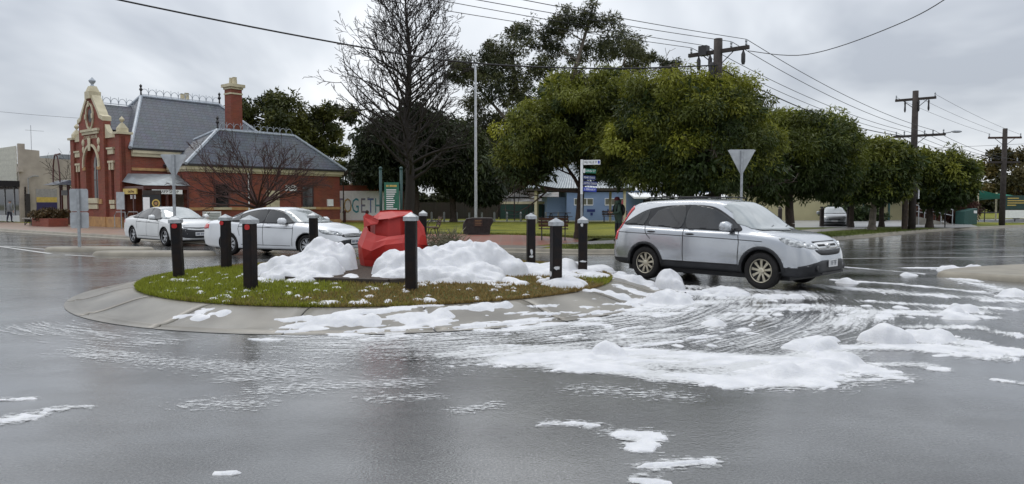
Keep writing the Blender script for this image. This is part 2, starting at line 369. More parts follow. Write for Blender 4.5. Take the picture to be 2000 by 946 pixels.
# red paved corner of the park
ic = kidx(0.6)
sheet('plaza', [(p.x, p.y) for p in offs(0.175, ib - 2, ic)] + [(1.2, 25.4), (2.8, 27.6), (2.4, 30.6), (0.4, 33.2), (-3, 34.2), (-7, 33.8), (-11.5, 31.2)], 0.130, M['red_paver'])
sheet('plaza_edge_path', [(p.x, p.y) for p in offs(0.18, kidx(-5), kidx(1.2))] + [(p.x, p.y) for p in offs(1.5, kidx(-5), kidx(1.2))][::-1], 0.134, M['path'])
i0, i1 = kidx(1.1), kidx(34)
sheet('verge', [(p.x, p.y) for p in offs(0.175, i0, i1)] + [(p.x, p.y) for p in offs(7.6, i0, i1) if p.x > 0.5][::-1], 0.1235, M['verge'])
i0b = kidx(1.3)
sheet('footpath', [(0.6, 26.3)] + [(p.x, p.y) for p in offs(2.9, kidx(3.0), kidx(24))] + [(p.x, p.y) for p in offs(4.6, kidx(3.0), kidx(24))][::-1] + [(0.8, 29.4)], 0.128, M['path'])
sheet('car_park', [(13.6, 44.0), (20.0, 43.9), (25.6, 46.2), (31, 53), (44, 64), (22, 64), (17, 57), (14.5, 52)], 0.132, M['carpark'])
sheet('driveway', [(26.2, 43.0), (29.0, 45.5), (33, 53), (30, 54), (25.4, 46.0), (24.2, 43.9)], 0.136, M['carpark'])
sheet('side_street', [(40, 54.5), (120, 88), (120, 96), (60, 76), (36, 62), (34, 57)], 0.1285, M['carpark'])

# ------------------------------------------------------------------ roundabout island
CX, CY, RO, RI = -2.37, 13.75, 5.08, 4.2
def z_island(r_):
    r_ = np.asarray(r_, dtype=float)
    t = np.clip((RO - 0.1 - r_) / (RO - 0.1 - RI), 0, 1); s = t * t * (3 - 2 * t) * 0.6 + 0.4 * np.sin(t * math.pi / 2)
    z = 0.025 + 0.165 * s
    z = np.where(r_ < RI, 0.19 + 0.13 * (1 - (r_ / RI) ** 2), z)
    return np.where(r_ > RO, 0.0, z)
apron = bpy.data.objects.new('roundabout_apron', None); col.objects.link(apron); apron.location = (CX, CY, 0); apron['kind'] = 'structure'
nseg = 18
for k in range(nseg):
    a0 = 2 * math.pi * (k + 0.31) / nseg + 0.0025; a1 = 2 * math.pi * (k + 1.31) / nseg - 0.0025
    rr = [RO + 0.12, RO, RO - 0.02] + list(np.linspace(RO - 0.1, RI - 0.02, 9)); V = []; F = []
    zz = [0.006, 0.012, 0.03] + list(z_island(np.array(rr[3:]).clip(RI)))
    na = 10
    for i in range(na + 1):
        a = a0 + (a1 - a0) * i / na
        for r_, z in zip(rr, zz): V.append((r_ * math.cos(a), r_ * math.sin(a), z))
        V.append(((RI - 0.02) * math.cos(a), (RI - 0.02) * math.sin(a), 0.0))
    q = len(rr) + 1
    for i in range(na):
        for j in range(q - 1): F.append((i * q + j, i * q + j + 1, (i + 1) * q + j + 1, (i + 1) * q + j))
    for e0 in (0, na * q): F.append(tuple(e0 + j for j in range(q)))
    sg = MB().add(V, F).build('concrete_segment', M['concrete'], apron, False)
    for p in sg.data.polygons: p.use_smooth = len(p.vertices) == 4
# dark joint filler below the gaps
jt = MB()
nr = 72
rr = [RO + 0.10, RO] + list(np.linspace(RO - 0.1, RI, 8)); zz = [0.003, 0.006] + list(z_island(np.array(rr[2:])) - 0.012)
V = [(r_ * math.cos(2 * math.pi * i / nr), r_ * math.sin(2 * math.pi * i / nr), z) for i in range(nr) for r_, z in zip(rr, zz)]; q = len(rr)
jt.add(V, [(i * q + j, ((i + 1) % nr) * q + j, ((i + 1) % nr) * q + j + 1, i * q + j + 1) for i in range(nr) for j in range(q - 1)])
jt.build('joint_filler', M['black'], apron)
# turf mound
rr = list(np.linspace(0.0, RI - 0.021, 16)); nr = 96; V = []; F = []
for i in range(nr):
    a = 2 * math.pi * i / nr
    for r_ in rr: V.append((CX + r_ * math.cos(a), CY + r_ * math.sin(a), float(z_island(min(r_, RI - 0.001))) + 0.012))
q = len(rr)
F = [(i * q + j, ((i + 1) % nr) * q + j, ((i + 1) % nr) * q + j + 1, i * q + j + 1) for i in range(nr) for j in range(q - 1)]
turf = MB().add(V, F).build('island_turf', M['island_soil'], None, True); turf['kind'] = 'structure'
# mown grass blades
NB = 95000
ra = RI * np.sqrt(rng.random(NB)); ang = rng.random(NB) * 2 * math.pi
edge = rng.random(NB) < 0.10; ra[edge] = RI - 0.05 * rng.random(edge.sum()) + 0.02
bx_ = CX + ra * np.cos(ang); by_ = CY + ra * np.sin(ang)
keep = ra > 1.95; ra, bx_, by_ = ra[keep], bx_[keep], by_[keep]; NB = len(ra)
bz = z_island(np.minimum(ra, RI - 0.001)) + 0.006
patch = fbm(bx_ * 0.55, by_ * 0.55, 3, 4); fine = rng.random(NB)
green = np.clip((patch - 0.46) * 6 + (ra < 3.2) * 0.25 + (bx_ < -4.8) * 0.55 + (fine - .5) * .9 + 0.35, 0, 1)[:, None]
colr = green * np.array([0.22, 0.245, 0.026]) + (1 - green) * np.array([0.235, 0.165, 0.060])
colr = colr * (0.65 + 0.7 * rng.random(NB))[:, None]
h = (0.025 + 0.045 * rng.random(NB)) * (0.7 + 0.6 * patch); w = 0.006 + 0.006 * rng.random(NB)
yaw = rng.random(NB) * 2 * math.pi; lean = 0.9 * rng.random(NB) * h; ly = rng.random(NB) * 2 * math.pi
B = np.stack([bx_, by_, bz], 1); S = np.stack([np.cos(yaw) * w, np.sin(yaw) * w, 0 * w], 1)
T = B + np.stack([np.cos(ly) * lean, np.sin(ly) * lean, h], 1)
V = np.stack([B - S, B + S, T], 1).reshape(-1, 3); F = np.arange(NB * 3).reshape(-1, 3)
g = link('island_grass', arr_mesh('island_grass', V, F, np.repeat(colr, 3, 0)), M['grass'])
tag(g, 'short green and brown grass covering the roundabout island', 'grass', kind='stuff')
# ragged grass along the verge and lawn edges
def tufts(name, label, pts, n, hgt, c, spread):
    pts = np.array(pts); i = rng.integers(0, len(pts) - 1, n); t = rng.random(n)[:, None]
    p = pts[i] * (1 - t) + pts[i + 1] * t + (rng.random((n, 2)) - 0.5) * spread
    B = np.concatenate([p, np.full((n, 1), 0.115)], 1); yaw = rng.random(n) * 6.28; w = 0.012
    S = np.stack([np.cos(yaw) * w, np.sin(yaw) * w, 0 * yaw], 1); h = hgt * (0.4 + rng.random(n))
    T = B + np.stack([(rng.random(n) - .5) * h, (rng.random(n) - .5) * h, h], 1)
    cc = np.array(c) * (0.6 + 0.8 * rng.random((n, 1)))
    o = link(name, arr_mesh(name, np.stack([B - S, B + S, T], 1).reshape(-1, 3), np.arange(n * 3).reshape(-1, 3), np.repeat(cc, 3, 0)), M['grass'])
    tag(o, label, 'grass', kind='stuff')
tufts('verge_grass', 'short tufts of grass along the kerb verge', [(p.x, p.y) for p in offs(1.3, kidx(2.5), kidx(24))], 16000, 0.07, (0.09, 0.115, 0.022), 2.2)
tufts('lawn_edge_grass', 'grass blades along the lawn edge by the paving', [(-11, 31.6), (-7, 34.2), (-3, 34.7), (0.8, 33.6), (2.7, 31), (6, 30.5), (12, 35.5)], 9000, 0.08, (0.15, 0.16, 0.025), 1.0)

# planter of timber sleepers round the sculpture
pl = thing('timber_planter', 'low octagonal bed edged with dark timber sleepers on the roundabout', 'planter', (CX + 0.12, CY - 0.05, 0.275), R(8))
rp = 2.12
for k in range(8):
    a = math.pi * 2 * (k + .5) / 8; L_ = 2 * rp * math.tan(math.pi / 8)
    for lv in range(2):
        MB().box((rp * math.cos(a), rp * math.sin(a), -0.035 + lv * 0.085), (0.10, L_ + 0.05 - 0.06 * lv, 0.08), a).build('sleeper', M['sleeper'], pl)
V = [(0, 0, 0.12)] + [((rp - 0.04) / math.cos(math.pi / 8) * math.cos(2 * math.pi * k / 8), (rp - 0.04) / math.cos(math.pi / 8) * math.sin(2 * math.pi * k / 8), 0.085) for k in range(8)]
MB().add(V, [(0, k + 1, (k + 1) % 8 + 1) for k in range(8)]).build('mulch', M['soil'], pl)

# splitter islands and the right-hand corner
def low_island(name, poly, hgt, label=None):
    P = [Vector((p.x, p.y)) for p in catmull([(x, y, 0) for x, y in poly], 4, True)]; n = len(P)
    c = sum(P, Vector((0, 0))) / n; area = sum(P[i].x * P[(i + 1) % n].y - P[(i + 1) % n].x * P[i].y for i in range(n))
    if area < 0: P = P[::-1]
    rings = []
    for ins, z in ((0, 0.0), (0.03, hgt * 0.6), (0.10, hgt * 0.95), (0.22, hgt)):
        ring = []
        for i in range(n):
            t = (P[(i + 1) % n] - P[i - 1]).normalized(); nn = Vector((-t.y, t.x)); q_ = P[i] + nn * ins
            ring.append((q_.x, q_.y, z))
        rings.append(ring)
    V = [v for r_ in rings for v in r_]; F = [(j * n + i, j * n + (i + 1) % n, (j + 1) * n + (i + 1) % n, (j + 1) * n + i) for j in range(3) for i in range(n)]
    F.append(tuple(3 * n + i for i in range(n)))
    o = MB().add(V, F).build(name, M['kerb'], None, True); o['kind'] = 'structure'; return o
low_island('traffic_island', [(-15.35, 24.3), (-15.0, 23.65), (-12.5, 23.35), (-11.7, 23.9), (-12.6, 24.55), (-14.6, 24.6)], 0.13)
low_island('traffic_island', [(-12.55, 22.1), (-12.2, 21.6), (-9.6, 21.5), (-8.9, 21.95), (-9.6, 22.4), (-12.0, 22.5)], 0.13)
low_island('traffic_island', [(5.6, 20.1), (6.5, 19.4), (7.6, 20.6), (9.6, 23.2), (9.0, 23.7), (7.0, 22.0)], 0.13)
low_island('corner_island', [(9.15, 15.7), (9.6, 14.8), (11.2, 13.5), (14, 12.6), (20, 11.6), (20, 18), (14.6, 18.1), (11.0, 17.0)], 0.12)
# painted lines
def stripe(pts, w, name='lane_line'):
    pts = [Vector(p) for p in pts]; V = []
    for i, p in enumerate(pts):
        t = (pts[min(i + 1, len(pts) - 1)] - pts[max(i - 1, 0)]).normalized(); nn = Vector((-t.y, t.x)) * w / 2
        V += [(p.x + nn.x, p.y + nn.y, 0.004), (p.x - nn.x, p.y - nn.y, 0.004)]
    o = MB().add(V, [(2 * i, 2 * i + 1, 2 * i + 3, 2 * i + 2) for i in range(len(pts) - 1)]).build(name, M['line']); o['kind'] = 'structure'
stripe([(-40, 44.6), (-28, 34.0), (-19.5, 27.3), (-14.3, 22.6)], 0.14); stripe([(-18.6, 26.7), (-15.3, 24.4)], 0.12)
stripe([(-13.5, 22.05), (-12.3, 21.45)], 0.14)
stripe([(8.2, 20.4), (14, 21.2), (24, 24.5), (40, 31)], 0.10)

# ------------------------------------------------------------------ bollards on the island
def zi(x, y): return float(z_island(min(math.hypot(x - CX, y - CY), RI - 0.001)))
def bollard(x, y, hgt, rz, label, refl=None, tilt=(0, 0)):
    t = thing('bollard', label, 'bollard', (x, y, zi(x, y) - 0.02), rz, 'timber bollards on the roundabout')
    t.rotation_euler = (tilt[0], tilt[1], rz)
    w = 0.165; b = MB(); c = 0.018; H = hgt - 0.10
    oct_ = [(-w/2+c, -w/2), (w/2-c, -w/2), (w/2, -w/2+c), (w/2, w/2-c), (w/2-c, w/2), (-w/2+c, w/2), (-w/2, w/2-c), (-w/2, -w/2+c)]
    b.prism(oct_, Matrix.Translation((0, 0, -0.1)), H + 0.1); b.build('post', M['post'], t)
    cp = MB(); k = 0.098
    cp.box((0, 0, H - 0.005), (2 * k, 2 * k, 0.062))
    cp.add([(-k, -k, H + 0.026), (k, -k, H + 0.026), (k, k, H + 0.026), (-k, k, H + 0.026), (0, 0, H + 0.095)], [(0, 1, 4), (1, 2, 4), (2, 3, 4), (3, 0, 4), (3, 2, 1, 0)])
    cp.build('cap', M['cap'], t)
    if refl:
        fx, off = refl      # face, sideways shift
        rf = MB(); pts = [(0.045 * math.cos(a) * (1 + .12 * abs(math.sin(2 * a))), 0.04 * math.sin(a) * (1 + .12 * abs(math.sin(2 * a)))) for a in np.linspace(0, 2 * math.pi, 16, endpoint=False)]
        Mx = Matrix.Rotation(fx, 4, 'Z') @ Matrix.Translation((off, -w / 2 - 0.006, H - 0.085)) @ Matrix.Rotation(R(90), 4, 'X')
        rf.prism(pts, Mx, -0.008 + 0.016); rf.build('reflector', M['reflector'], t)
    return t
def smear(t, z, w_, h_, face=0.0, seed=0):
    g_ = np.random.default_rng(seed); n = 14; pts = [(w_ * math.cos(a) * g_.uniform(.6, 1.1), h_ * math.sin(a) * g_.uniform(.6, 1.1)) for a in np.linspace(0, 2 * math.pi, n, endpoint=False)]
    Mx = Matrix.Rotation(face, 4, 'Z') @ Matrix.Translation((g_.uniform(-.02, .02), -.0835, z)) @ FXP
    MB().prism(pts, Mx, .008).build('foam_smear', M['foam'], t)
FXP = Matrix.Rotation(R(90), 4, 'X')
bollard(-5.92, 12.95, 1.14, R(8), 'leaning black timber bollard with centred red reflector at the grass edge before the pale sedan', (0, 0.0), (0, R(-2.0)))
bollard(-5.78, 14.75, 1.14, R(-14), 'black timber bollard with small red reflector before the white sedan rear wheel', (0, -0.03))
bollard(-3.95, 11.0, 1.16, R(-22), 'thick black timber bollard with red reflector at its right edge, in open grass', (0, 0.035))
bollard(-4.55, 16.75, 1.16, R(-12), 'black timber bollard behind the left foam mound, in front of the white sedan', None)
bollard(-1.50, 10.85, 1.20, R(-4), 'black timber bollard in front of the right foam mound and red rose sculpture', None)
bollard(-2.06, 16.95, 1.18, R(6), 'black timber bollard with yellowed cap behind the red rose sculpture', None)
b7 = bollard(0.40, 15.4, 1.14, R(14), 'black timber bollard with foam splash near its foot, beside the slatted bench', None)
b8 = bollard(0.72, 11.95, 1.12, R(20), 'black timber bollard with a foam skirt round its base on brown grass', None)
b9 = bollard(1.35, 13.9, 1.12, R(-10), 'black timber bollard beside the street name post, foam band low on it', None)

smear(b7, .32, .035, .07, 0, 1); smear(b7, .22, .05, .03, 0, 2); smear(b8, .30, .06, .035, 0, 3); smear(b8, .20, .03, .05, R(-90), 4); smear(b9, .26, .07, .022, 0, 5); smear(b9, .95, .03, .04, 0, 6)

# ------------------------------------------------------------------ red faceted rose sculpture
rs = thing('rose_sculpture', 'large red faceted steel rose sculpture on the roundabout', 'sculpture', (CX + 0.08, CY + 0.22, 0.30), 0)
def petal(p, th=0.02, name='petal'):
    """p: list of rows of points (bottom row to top row), folded plate with thickness"""
    b = MB(); nr_ = len(p); nc = len(p[0]); V = [Vector(v) for r_ in p for v in r_]
    c = Vector((0, 0, 0.5)); Vi = []
    for v in V:
        d = Vector((v.x, v.y, 0)); d = d.normalized() if d.length > 1e-3 else Vector((0, 1, 0)); Vi.append(v - d * th)
    n = len(V); F = []
    for i in range(nr_ - 1):
        for j in range(nc - 1):
            a, b_, c_, d_ = i * nc + j, i * nc + j + 1, (i + 1) * nc + j + 1, (i + 1) * nc + j
            F += [(a, b_, c_), (a, c_, d_), (n + a, n + c_, n + b_), (n + a, n + d_, n + c_)]
    rim = [j for j in range(nc)] + [i * nc + nc - 1 for i in range(1, nr_)] + [(nr_ - 1) * nc + j for j in range(nc - 2, -1, -1)] + [i * nc for i in range(nr_ - 2, 0, -1)]
    for i in range(len(rim)): a, b_ = rim[i], rim[(i + 1) % len(rim)]; F.append((a, n + a, n + b_, b_))
    b.add([tuple(v) for v in V] + [tuple(v) for v in Vi], F); b.build(name, M['sculpt'], rs)
def pc(deg, r_, z): return (r_ * math.cos(R(deg)), r_ * math.sin(R(deg)), z)
# lower petals, tucked in towards the foot (front to camera = -90 deg)
petal([[pc(-205, .54, .0), pc(-170, .58, .0), pc(-140, .57, .0), pc(-114, .56, .0)], [pc(-205, .60, .26), pc(-170, .63, .24), pc(-140, .62, .22), pc(-114, .61, .20)], [pc(-205, .62, .52), pc(-168, .65, .51), pc(-136, .68, .44), pc(-114, .70, .385)]])
petal([[pc(-114, .56, .0), pc(-90, .57, .0), pc(-62, .57, .0), pc(-30, .55, .0)], [pc(-114, .61, .20), pc(-90, .61, .26), pc(-62, .62, .26), pc(-30, .60, .24)], [pc(-114, .70, .385), pc(-92, .69, .50), pc(-66, .69, .53), pc(-30, .65, .50)]])
petal([[pc(-30, .55, .0), pc(10, .57, .0), pc(45, .56, .0)], [pc(-30, .65, .50), pc(8, .68, .46), pc(45, .64, .50)]])
petal([[pc(45, .56, .0), pc(100, .58, .0), pc(155, .54, .0)], [pc(45, .64, .50), pc(100, .68, .46), pc(155, .62, .52)]])
# broad upper petals, leaning back
petal([[pc(-168, .65, .51), pc(-136, .685, .44), pc(-114, .705, .385), pc(-92, .695, .50), pc(-66, .695, .53), pc(-32, .66, .50)], [pc(-168, .58, .68), pc(-136, .62, .58), pc(-112, .64, .54), pc(-90, .64, .59), pc(-62, .63, .62), pc(-32, .62, .66)], [pc(-166, .51, .85), pc(-138, .54, .74), pc(-112, .56, .67), pc(-88, .565, .645), pc(-58, .565, .68), pc(-30, .56, .80)]], .025)
petal([[pc(-36, .66, .49), pc(-5, .68, .46), pc(40, .65, .48)], [pc(-40, .60, .76), pc(-8, .63, .80), pc(40, .58, .82)], [pc(-44, .50, .98), pc(-14, .48, 1.04), pc(40, .46, 1.0)]])
petal([[pc(38, .65, .48), pc(100, .68, .46), pc(165, .64, .50)], [pc(38, .56, .84), pc(100, .58, .92), pc(168, .56, .84)], [pc(40, .44, 1.02), pc(100, .42, 1.10), pc(170, .46, 1.0)]])
# inner bud seen in the opening
petal([[pc(-178, .40, .45), pc(-140, .38, .45), pc(-95, .36, .45), pc(-55, .38, .45), pc(-12, .42, .45)], [pc(-178, .42, .95), pc(-140, .36, .96), pc(-95, .31, .98), pc(-55, .33, 1.0), pc(-12, .42, 1.02)]], .02)
# curled flap and folded cap petals
def plate_(P, th=.02):
    n = len(P); c = sum((Vector(p) for p in P), Vector()) / n; nn = (Vector(P[1]) - Vector(P[0])).cross(Vector(P[2]) - Vector(P[0])).normalized()
    V = [tuple(Vector(p)) for p in P] + [tuple(Vector(p) - nn * th) for p in P]
    MB().add(V, [tuple(range(n)), tuple(range(2 * n - 1, n - 1, -1))] + [(i, (i + 1) % n, n + (i + 1) % n, n + i) for i in range(n)]).build('petal', M['sculpt'], rs)
plate_([(-.50, -.20, .83), (-.35, -.34, .87), (-.21, -.38, .89), (-.19, -.37, .94), (-.29, -.30, 1.01), (-.46, -.20, 1.07), (-.52, -.16, 1.01)])
plate_([(-.30, -.33, 1.00), (-.20, -.37, .955), (-.01, -.38, .975), (-.01, .0, 1.12), (-.23, -.02, 1.10)])
plate_([(-.01, -.38, .975), (.17, -.36, 1.02), (.30, -.32, 1.04), (.45, -.20, 1.03), (.38, -.02, 1.11), (-.01, .0, 1.12)])
plate_([(-.23, -.02, 1.10), (-.01, .0, 1.12), (.38, -.02, 1.11), (.30, .30, 1.05), (-.20, .30, 1.04)])
plate_([(.50, -.30, .62), (.64, -.16, .66), (.60, -.12, .82), (.50, -.22, .98), (.42, -.32, .96)])
MB().lathe([(0.50, -.12), (0.52, 0.02), (0.45, 0.05), (0.0, 0.06)], 12).build('base_collar', M['sculpt'], rs)

# ------------------------------------------------------------------ soap foam
def ray_ground(u, v):
    """ground position seen at a place in the photograph (survey helper)"""
    d = Vector(((u - 1000) / 1428.0, -(v - 473) / 1428.0, -1.0)); d.rotate(cam.rotation_euler); t = -1.55 / d.z
    return (d.x * t, d.y * t)
# puffs: centre x, y, radius, flattening
def puff_field(X, Y, puffs, base=None, warp=0.09, wf=4.5):
    H = np.zeros_like(X) if base is None else base
    WX = X + warp * (fbm(X * wf, Y * wf, 201, 3) - .5) * 2; WY = Y + warp * (fbm(X * wf, Y * wf, 231, 3) - .5) * 2
    x0, y0 = X[0, 0], Y[0, 0]; s = X[0, 1] - X[0, 0]
    for (px, py, r_, fl) in puffs:
        q_ = r_ + warp; i0 = max(0, int((px - q_ - x0) / s)); i1 = min(X.shape[1], int((px + q_ - x0) / s) + 2)
        j0 = max(0, int((py - q_ - y0) / s)); j1 = min(X.shape[0], int((py + q_ - y0) / s) + 2)
        if i1 <= i0 or j1 <= j0: continue
        xs = WX[j0:j1, i0:i1] - px; ys = WY[j0:j1, i0:i1] - py
        d2 = 1 - (xs * xs + ys * ys) / (r_ * r_)
        h = np.where(d2 > 0, fl * r_ * np.clip(d2, 0, 1) ** 0.36, 0)
        a = H[j0:j1, i0:i1]; hi = np.maximum(a, h); lo = np.minimum(a, h)
        H[j0:j1, i0:i1] = hi + np.where(lo > 0, 0.18 * lo * lo / (hi + 1e-4), 0)
    return H
def grid_mesh(name, X, Y, Z, mask):
    cell = mask[:-1, :-1] & mask[1:, :-1] & mask[1:, 1:] & mask[:-1, 1:]
    used = np.zeros(mask.shape, bool)
    used[:-1, :-1] |= cell; used[1:, :-1] |= cell; used[1:, 1:] |= cell; used[:-1, 1:] |= cell
    idx = -np.ones(mask.shape, int); idx[used] = np.arange(used.sum())
    V = np.stack([X[used], Y[used], Z[used]], 1)
    F = np.stack([idx[:-1, :-1][cell], idx[:-1, 1:][cell], idx[1:, 1:][cell], idx[1:, :-1][cell]], 1)
    return arr_mesh(name, V, F)
def blur(A, n=1):
    for _ in range(n):
        A = (A + np.roll(A, 1, 0) + np.roll(A, -1, 0) + np.roll(A, 1, 1) + np.roll(A, -1, 1)) / 5
    return A
s_ = 0.024
gx = np.arange(-9.2, 13.4, s_); gy = np.arange(3.7, 18.8, s_); X, Y = np.meshgrid(gx, gy)
RR = np.hypot(X - CX, Y - CY); TH = np.arctan2(Y - CY, X - CX)
BASE = z_island(RR)
# coverage strokes surveyed on the road: list of ((u,v) path, half-width m, strength)
strokes = [
 ([(560, 652), (760, 650), (950, 640), (1120, 622), (1290, 592)], 0.38, 0.62),
 ([(700, 668), (900, 668), (1100, 650), (1300, 615), (1420, 585)], 0.5, 0.54),
 ([(900, 690), (1100, 680), (1300, 650), (1480, 610)], 0.5, 0.58),
 ([(1000, 640), (1200, 625), (1400, 590), (1560, 575)], 0.5, 0.60),
 ([(1300, 590), (1450, 600), (1600, 600), (1690, 610)], 0.45, 0.58),
 ([(1340, 560), (1480, 567), (1560, 575)], 0.30, 0.66),
 ([(1000, 705), (1120, 690), (1250, 690), (1420, 700), (1600, 708)], 0.24, 0.98),
 ([(1120, 715), (1300, 733), (1450, 745), (1585, 742)], 0.22, 1.02),
 ([(1480, 730), (1560, 725), (1620, 700)], 0.30, 1.05),
 ([(1560, 700), (1660, 680), (1800, 680), (1920, 695)], 0.22, 0.78),
 ([(1640, 700), (1700, 725), (1740, 735)], 0.16, 0.86),
 ([(1720, 712), (1800, 712), (1830, 722)], 0.10, 0.84),
 ([(1700, 670), (1850, 680), (1999, 690)], 0.18, 0.80),
 ([(1840, 660), (1930, 680), (2010, 690)], 0.18, 0.80),
 ([(1770, 640), (1900, 640), (2010, 660)], 0.14, 0.72),
 ([(1600, 640), (1720, 612), (1900, 608)], 0.28, 0.68),
 ([(1780, 615), (1860, 615), (1925, 620)], 0.14, 0.92),
 ([(1600, 560), (1800, 575), (2010, 590)], 0.30, 0.64),
 ([(1640, 548), (1760, 556), (1900, 570), (2010, 585)], 0.16, 0.80),
 ([(1700, 590), (1850, 598), (2010, 605)], 0.16, 0.68),
 ([(1780, 524), (1860, 524), (1915, 523)], 0.22, 0.86),
 ([(1650, 522), (1800, 535)], 0.10, 0.62),
 ([(1870, 545), (1990, 575)], 0.25, 0.58),
 ([(1640, 625), (1560, 650), (1450, 670)], 0.35, 0.52),
 ([(1060, 704), (1250, 713), (1450, 724), (1585, 728)], 0.40, 0.74),
 ([(1180, 700), (1330, 712), (1500, 720)], 0.20, 0.84),
 # island apron
 ([(700, 602), (780, 605), (900, 612), (1010, 598)], 0.20, 0.62),
 ([(520, 618), (560, 600), (580, 585)], 0.12, 0.80),
 ([(440, 610), (520, 604)], 0.10, 0.62),
 ([(640, 622), (720, 606), (800, 600), (830, 612)], 0.15, 0.86),
 ([(560, 640), (700, 636), (830, 628), (900, 624)], 0.12, 0.94),
 ([(345, 632), (400, 628)], 0.09, 0.70),
 ([(990, 600), (1040, 585)], 0.09, 0.80),
 ([(1060, 580), (1130, 575), (1220, 578), (1300, 585)], 0.15, 0.86),
 ([(1130, 545), (1220, 550), (1290, 560), (1340, 570)], 0.22, 0.98),
 ([(1240, 600), (1300, 580), (1370, 570)], 0.20, 0.78),
 # thin lace in the foreground
 ([(150, 685), (260, 700), (420, 715), (580, 735)], 0.14, 0.47),
 ([(60, 640), (180, 655), (300, 668)], 0.2, 0.44),
 ([(480, 715), (640, 715)], 0.12, 0.44), ([(430, 742), (500, 742)], 0.05, 0.56),
 ([(520, 762), (680, 752), (800, 748)], 0.10, 0.50), ([(380, 790), (500, 790)], 0.08, 0.46),
 ([(720, 780), (850, 775)], 0.05, 0.50), ([(890, 805), (970, 790)], 0.04, 0.56), ([(1060, 828), (1160, 830)], 0.06, 0.62),
 ([(0, 825), (50, 815)], 0.10, 0.80), ([(0, 782), (70, 778)], 0.04, 0.72), ([(95, 800), (175, 796)], 0.05, 0.72),
 ([(150, 695), (185, 697)], 0.05, 0.64), ([(1210, 850), (1275, 855), (1250, 876)], 0.07, 0.90),
 ([(1265, 912), (1340, 905), (1395, 902)], 0.06, 0.95), ([(1240, 940), (1295, 946)], 0.04, 0.9),
 ([(1190, 845), (1280, 850)], 0.05, 0.52), ([(420, 925), (460, 925)], 0.02, 0.64),
 ([(1940, 742), (2010, 752)], 0.04, 0.76), ([(1130, 760), (1330, 775)], 0.08, 0.44), ([(1560, 755), (1500, 752)], 0.03, 0.8),
]
D = np.zeros_like(X); DL = np.zeros_like(X)
for path, hw, st in strokes:
    lace = st < 0.57; hw = hw * (2.0 if lace else 1.0)
    P = [ray_ground(*p) for p in path]
    best = np.full(X.shape, 1e9)
    mnx, mxx = min(p[0] for p in P) - 3 * hw, max(p[0] for p in P) + 3 * hw; mny, mxy = min(p[1] for p in P) - 3 * hw, max(p[1] for p in P) + 3 * hw
    i0, i1 = np.searchsorted(gx, [mnx, mxx]); j0, j1 = np.searchsorted(gy, [mny, mxy])
    xs = X[j0:j1, i0:i1]; ys = Y[j0:j1, i0:i1]; bb = np.full(xs.shape, 1e9)
    for (a, b_) in zip(P[:-1], P[1:]):
        dx, dy = b_[0] - a[0], b_[1] - a[1]; L2 = dx * dx + dy * dy + 1e-9
        t = np.clip(((xs - a[0]) * dx + (ys - a[1]) * dy) / L2, 0, 1)
        bb = np.minimum(bb, np.hypot(xs - a[0] - t * dx, ys - a[1] - t * dy))
    c_ = st * np.exp(-(bb / hw) ** 2 * 0.8)
    T_ = DL if lace else D
    sub = T_[j0:j1, i0:i1]; T_[j0:j1, i0:i1] = np.maximum(sub, c_) + 0.12 * np.minimum(sub, c_)
# streak noise: drawn out along circles round the island (tyres carry it round)
wx = fbm(X * 0.8, Y * 0.8, 91, 3) - 0.5
streak = fbm((RR + wx * 0.5) * 9.0, TH * 7.0 + wx * 2, 5, 3)
streak2 = fbm((RR + wx * 0.3) * 26.0, TH * 16.0, 15, 2)
nearF = np.clip((7.6 - Y) / 1.5, 0, 1)                      # nearer the camera the lace lies across the road
cross = fbm(X * 3.0, Y * 11.0, 25, 3)
streak = streak * (1 - nearF) + cross * nearF
blot = fbm(X * 4.2, Y * 4.2, 33, 4); fine = fbm(X * 16, Y * 16, 43, 2)
solid = np.clip((D - 0.74) / 0.28, 0, 1)
holes = np.clip((fbm(X * 1.3, Y * 4.6, 87, 4) - .47) * 3.0, -.95, .25)
film = D - 0.30 + (1 - 0.75 * solid) * ((streak - 0.5) * 1.1 + (streak2 - 0.5) * 0.65) + (blot - 0.5) * 0.55 + (fine - 0.5) * 0.42 + holes * (RR > RO)
film -= 0.16
apr = ((RR < RO + .05) & (RR > RI - .1)) * 1.0
film += apr * ((fbm((X + .5 * Y) * 2.2, (.5 * X - Y) * 6.5, 83, 3) - .5) * 1.7 - .06)
film += nearF * (D > .12) * ((fbm(X * 9, Y * 20, 77, 3) - .5) * .9 + (fbm(X * 30, Y * 45, 79, 2) - .5) * .35)
# tyre tracks cut dark ribbed arcs through the foam
for rt in (6.35, 6.75, 7.9, 8.25):
    cut = np.exp(-((RR - rt - 0.12 * np.sin(TH * 3)) / 0.13) ** 2) * (TH > -1.5) * (TH < 0.35)
    film -= cut * (0.30 + 0.35 * (vnoise(RR * 40, TH * 2.0, 8) > 0.5)) * (solid < 0.8)
film = np.where(D < .16, film - .6, film)
film[(RR < RI - 0.1)] = -1
film = film - 0.05 - 0.16 * (1 - solid) * (RR > RO); FH = np.clip(film, 0, 2); H0 = np.where(film > 0, 0.013 * (1 - np.exp(-FH * 7)) + 0.020 * solid * np.clip(FH, 0, .4) * blot * 2, np.clip(film * 0.14, -0.02, 0))
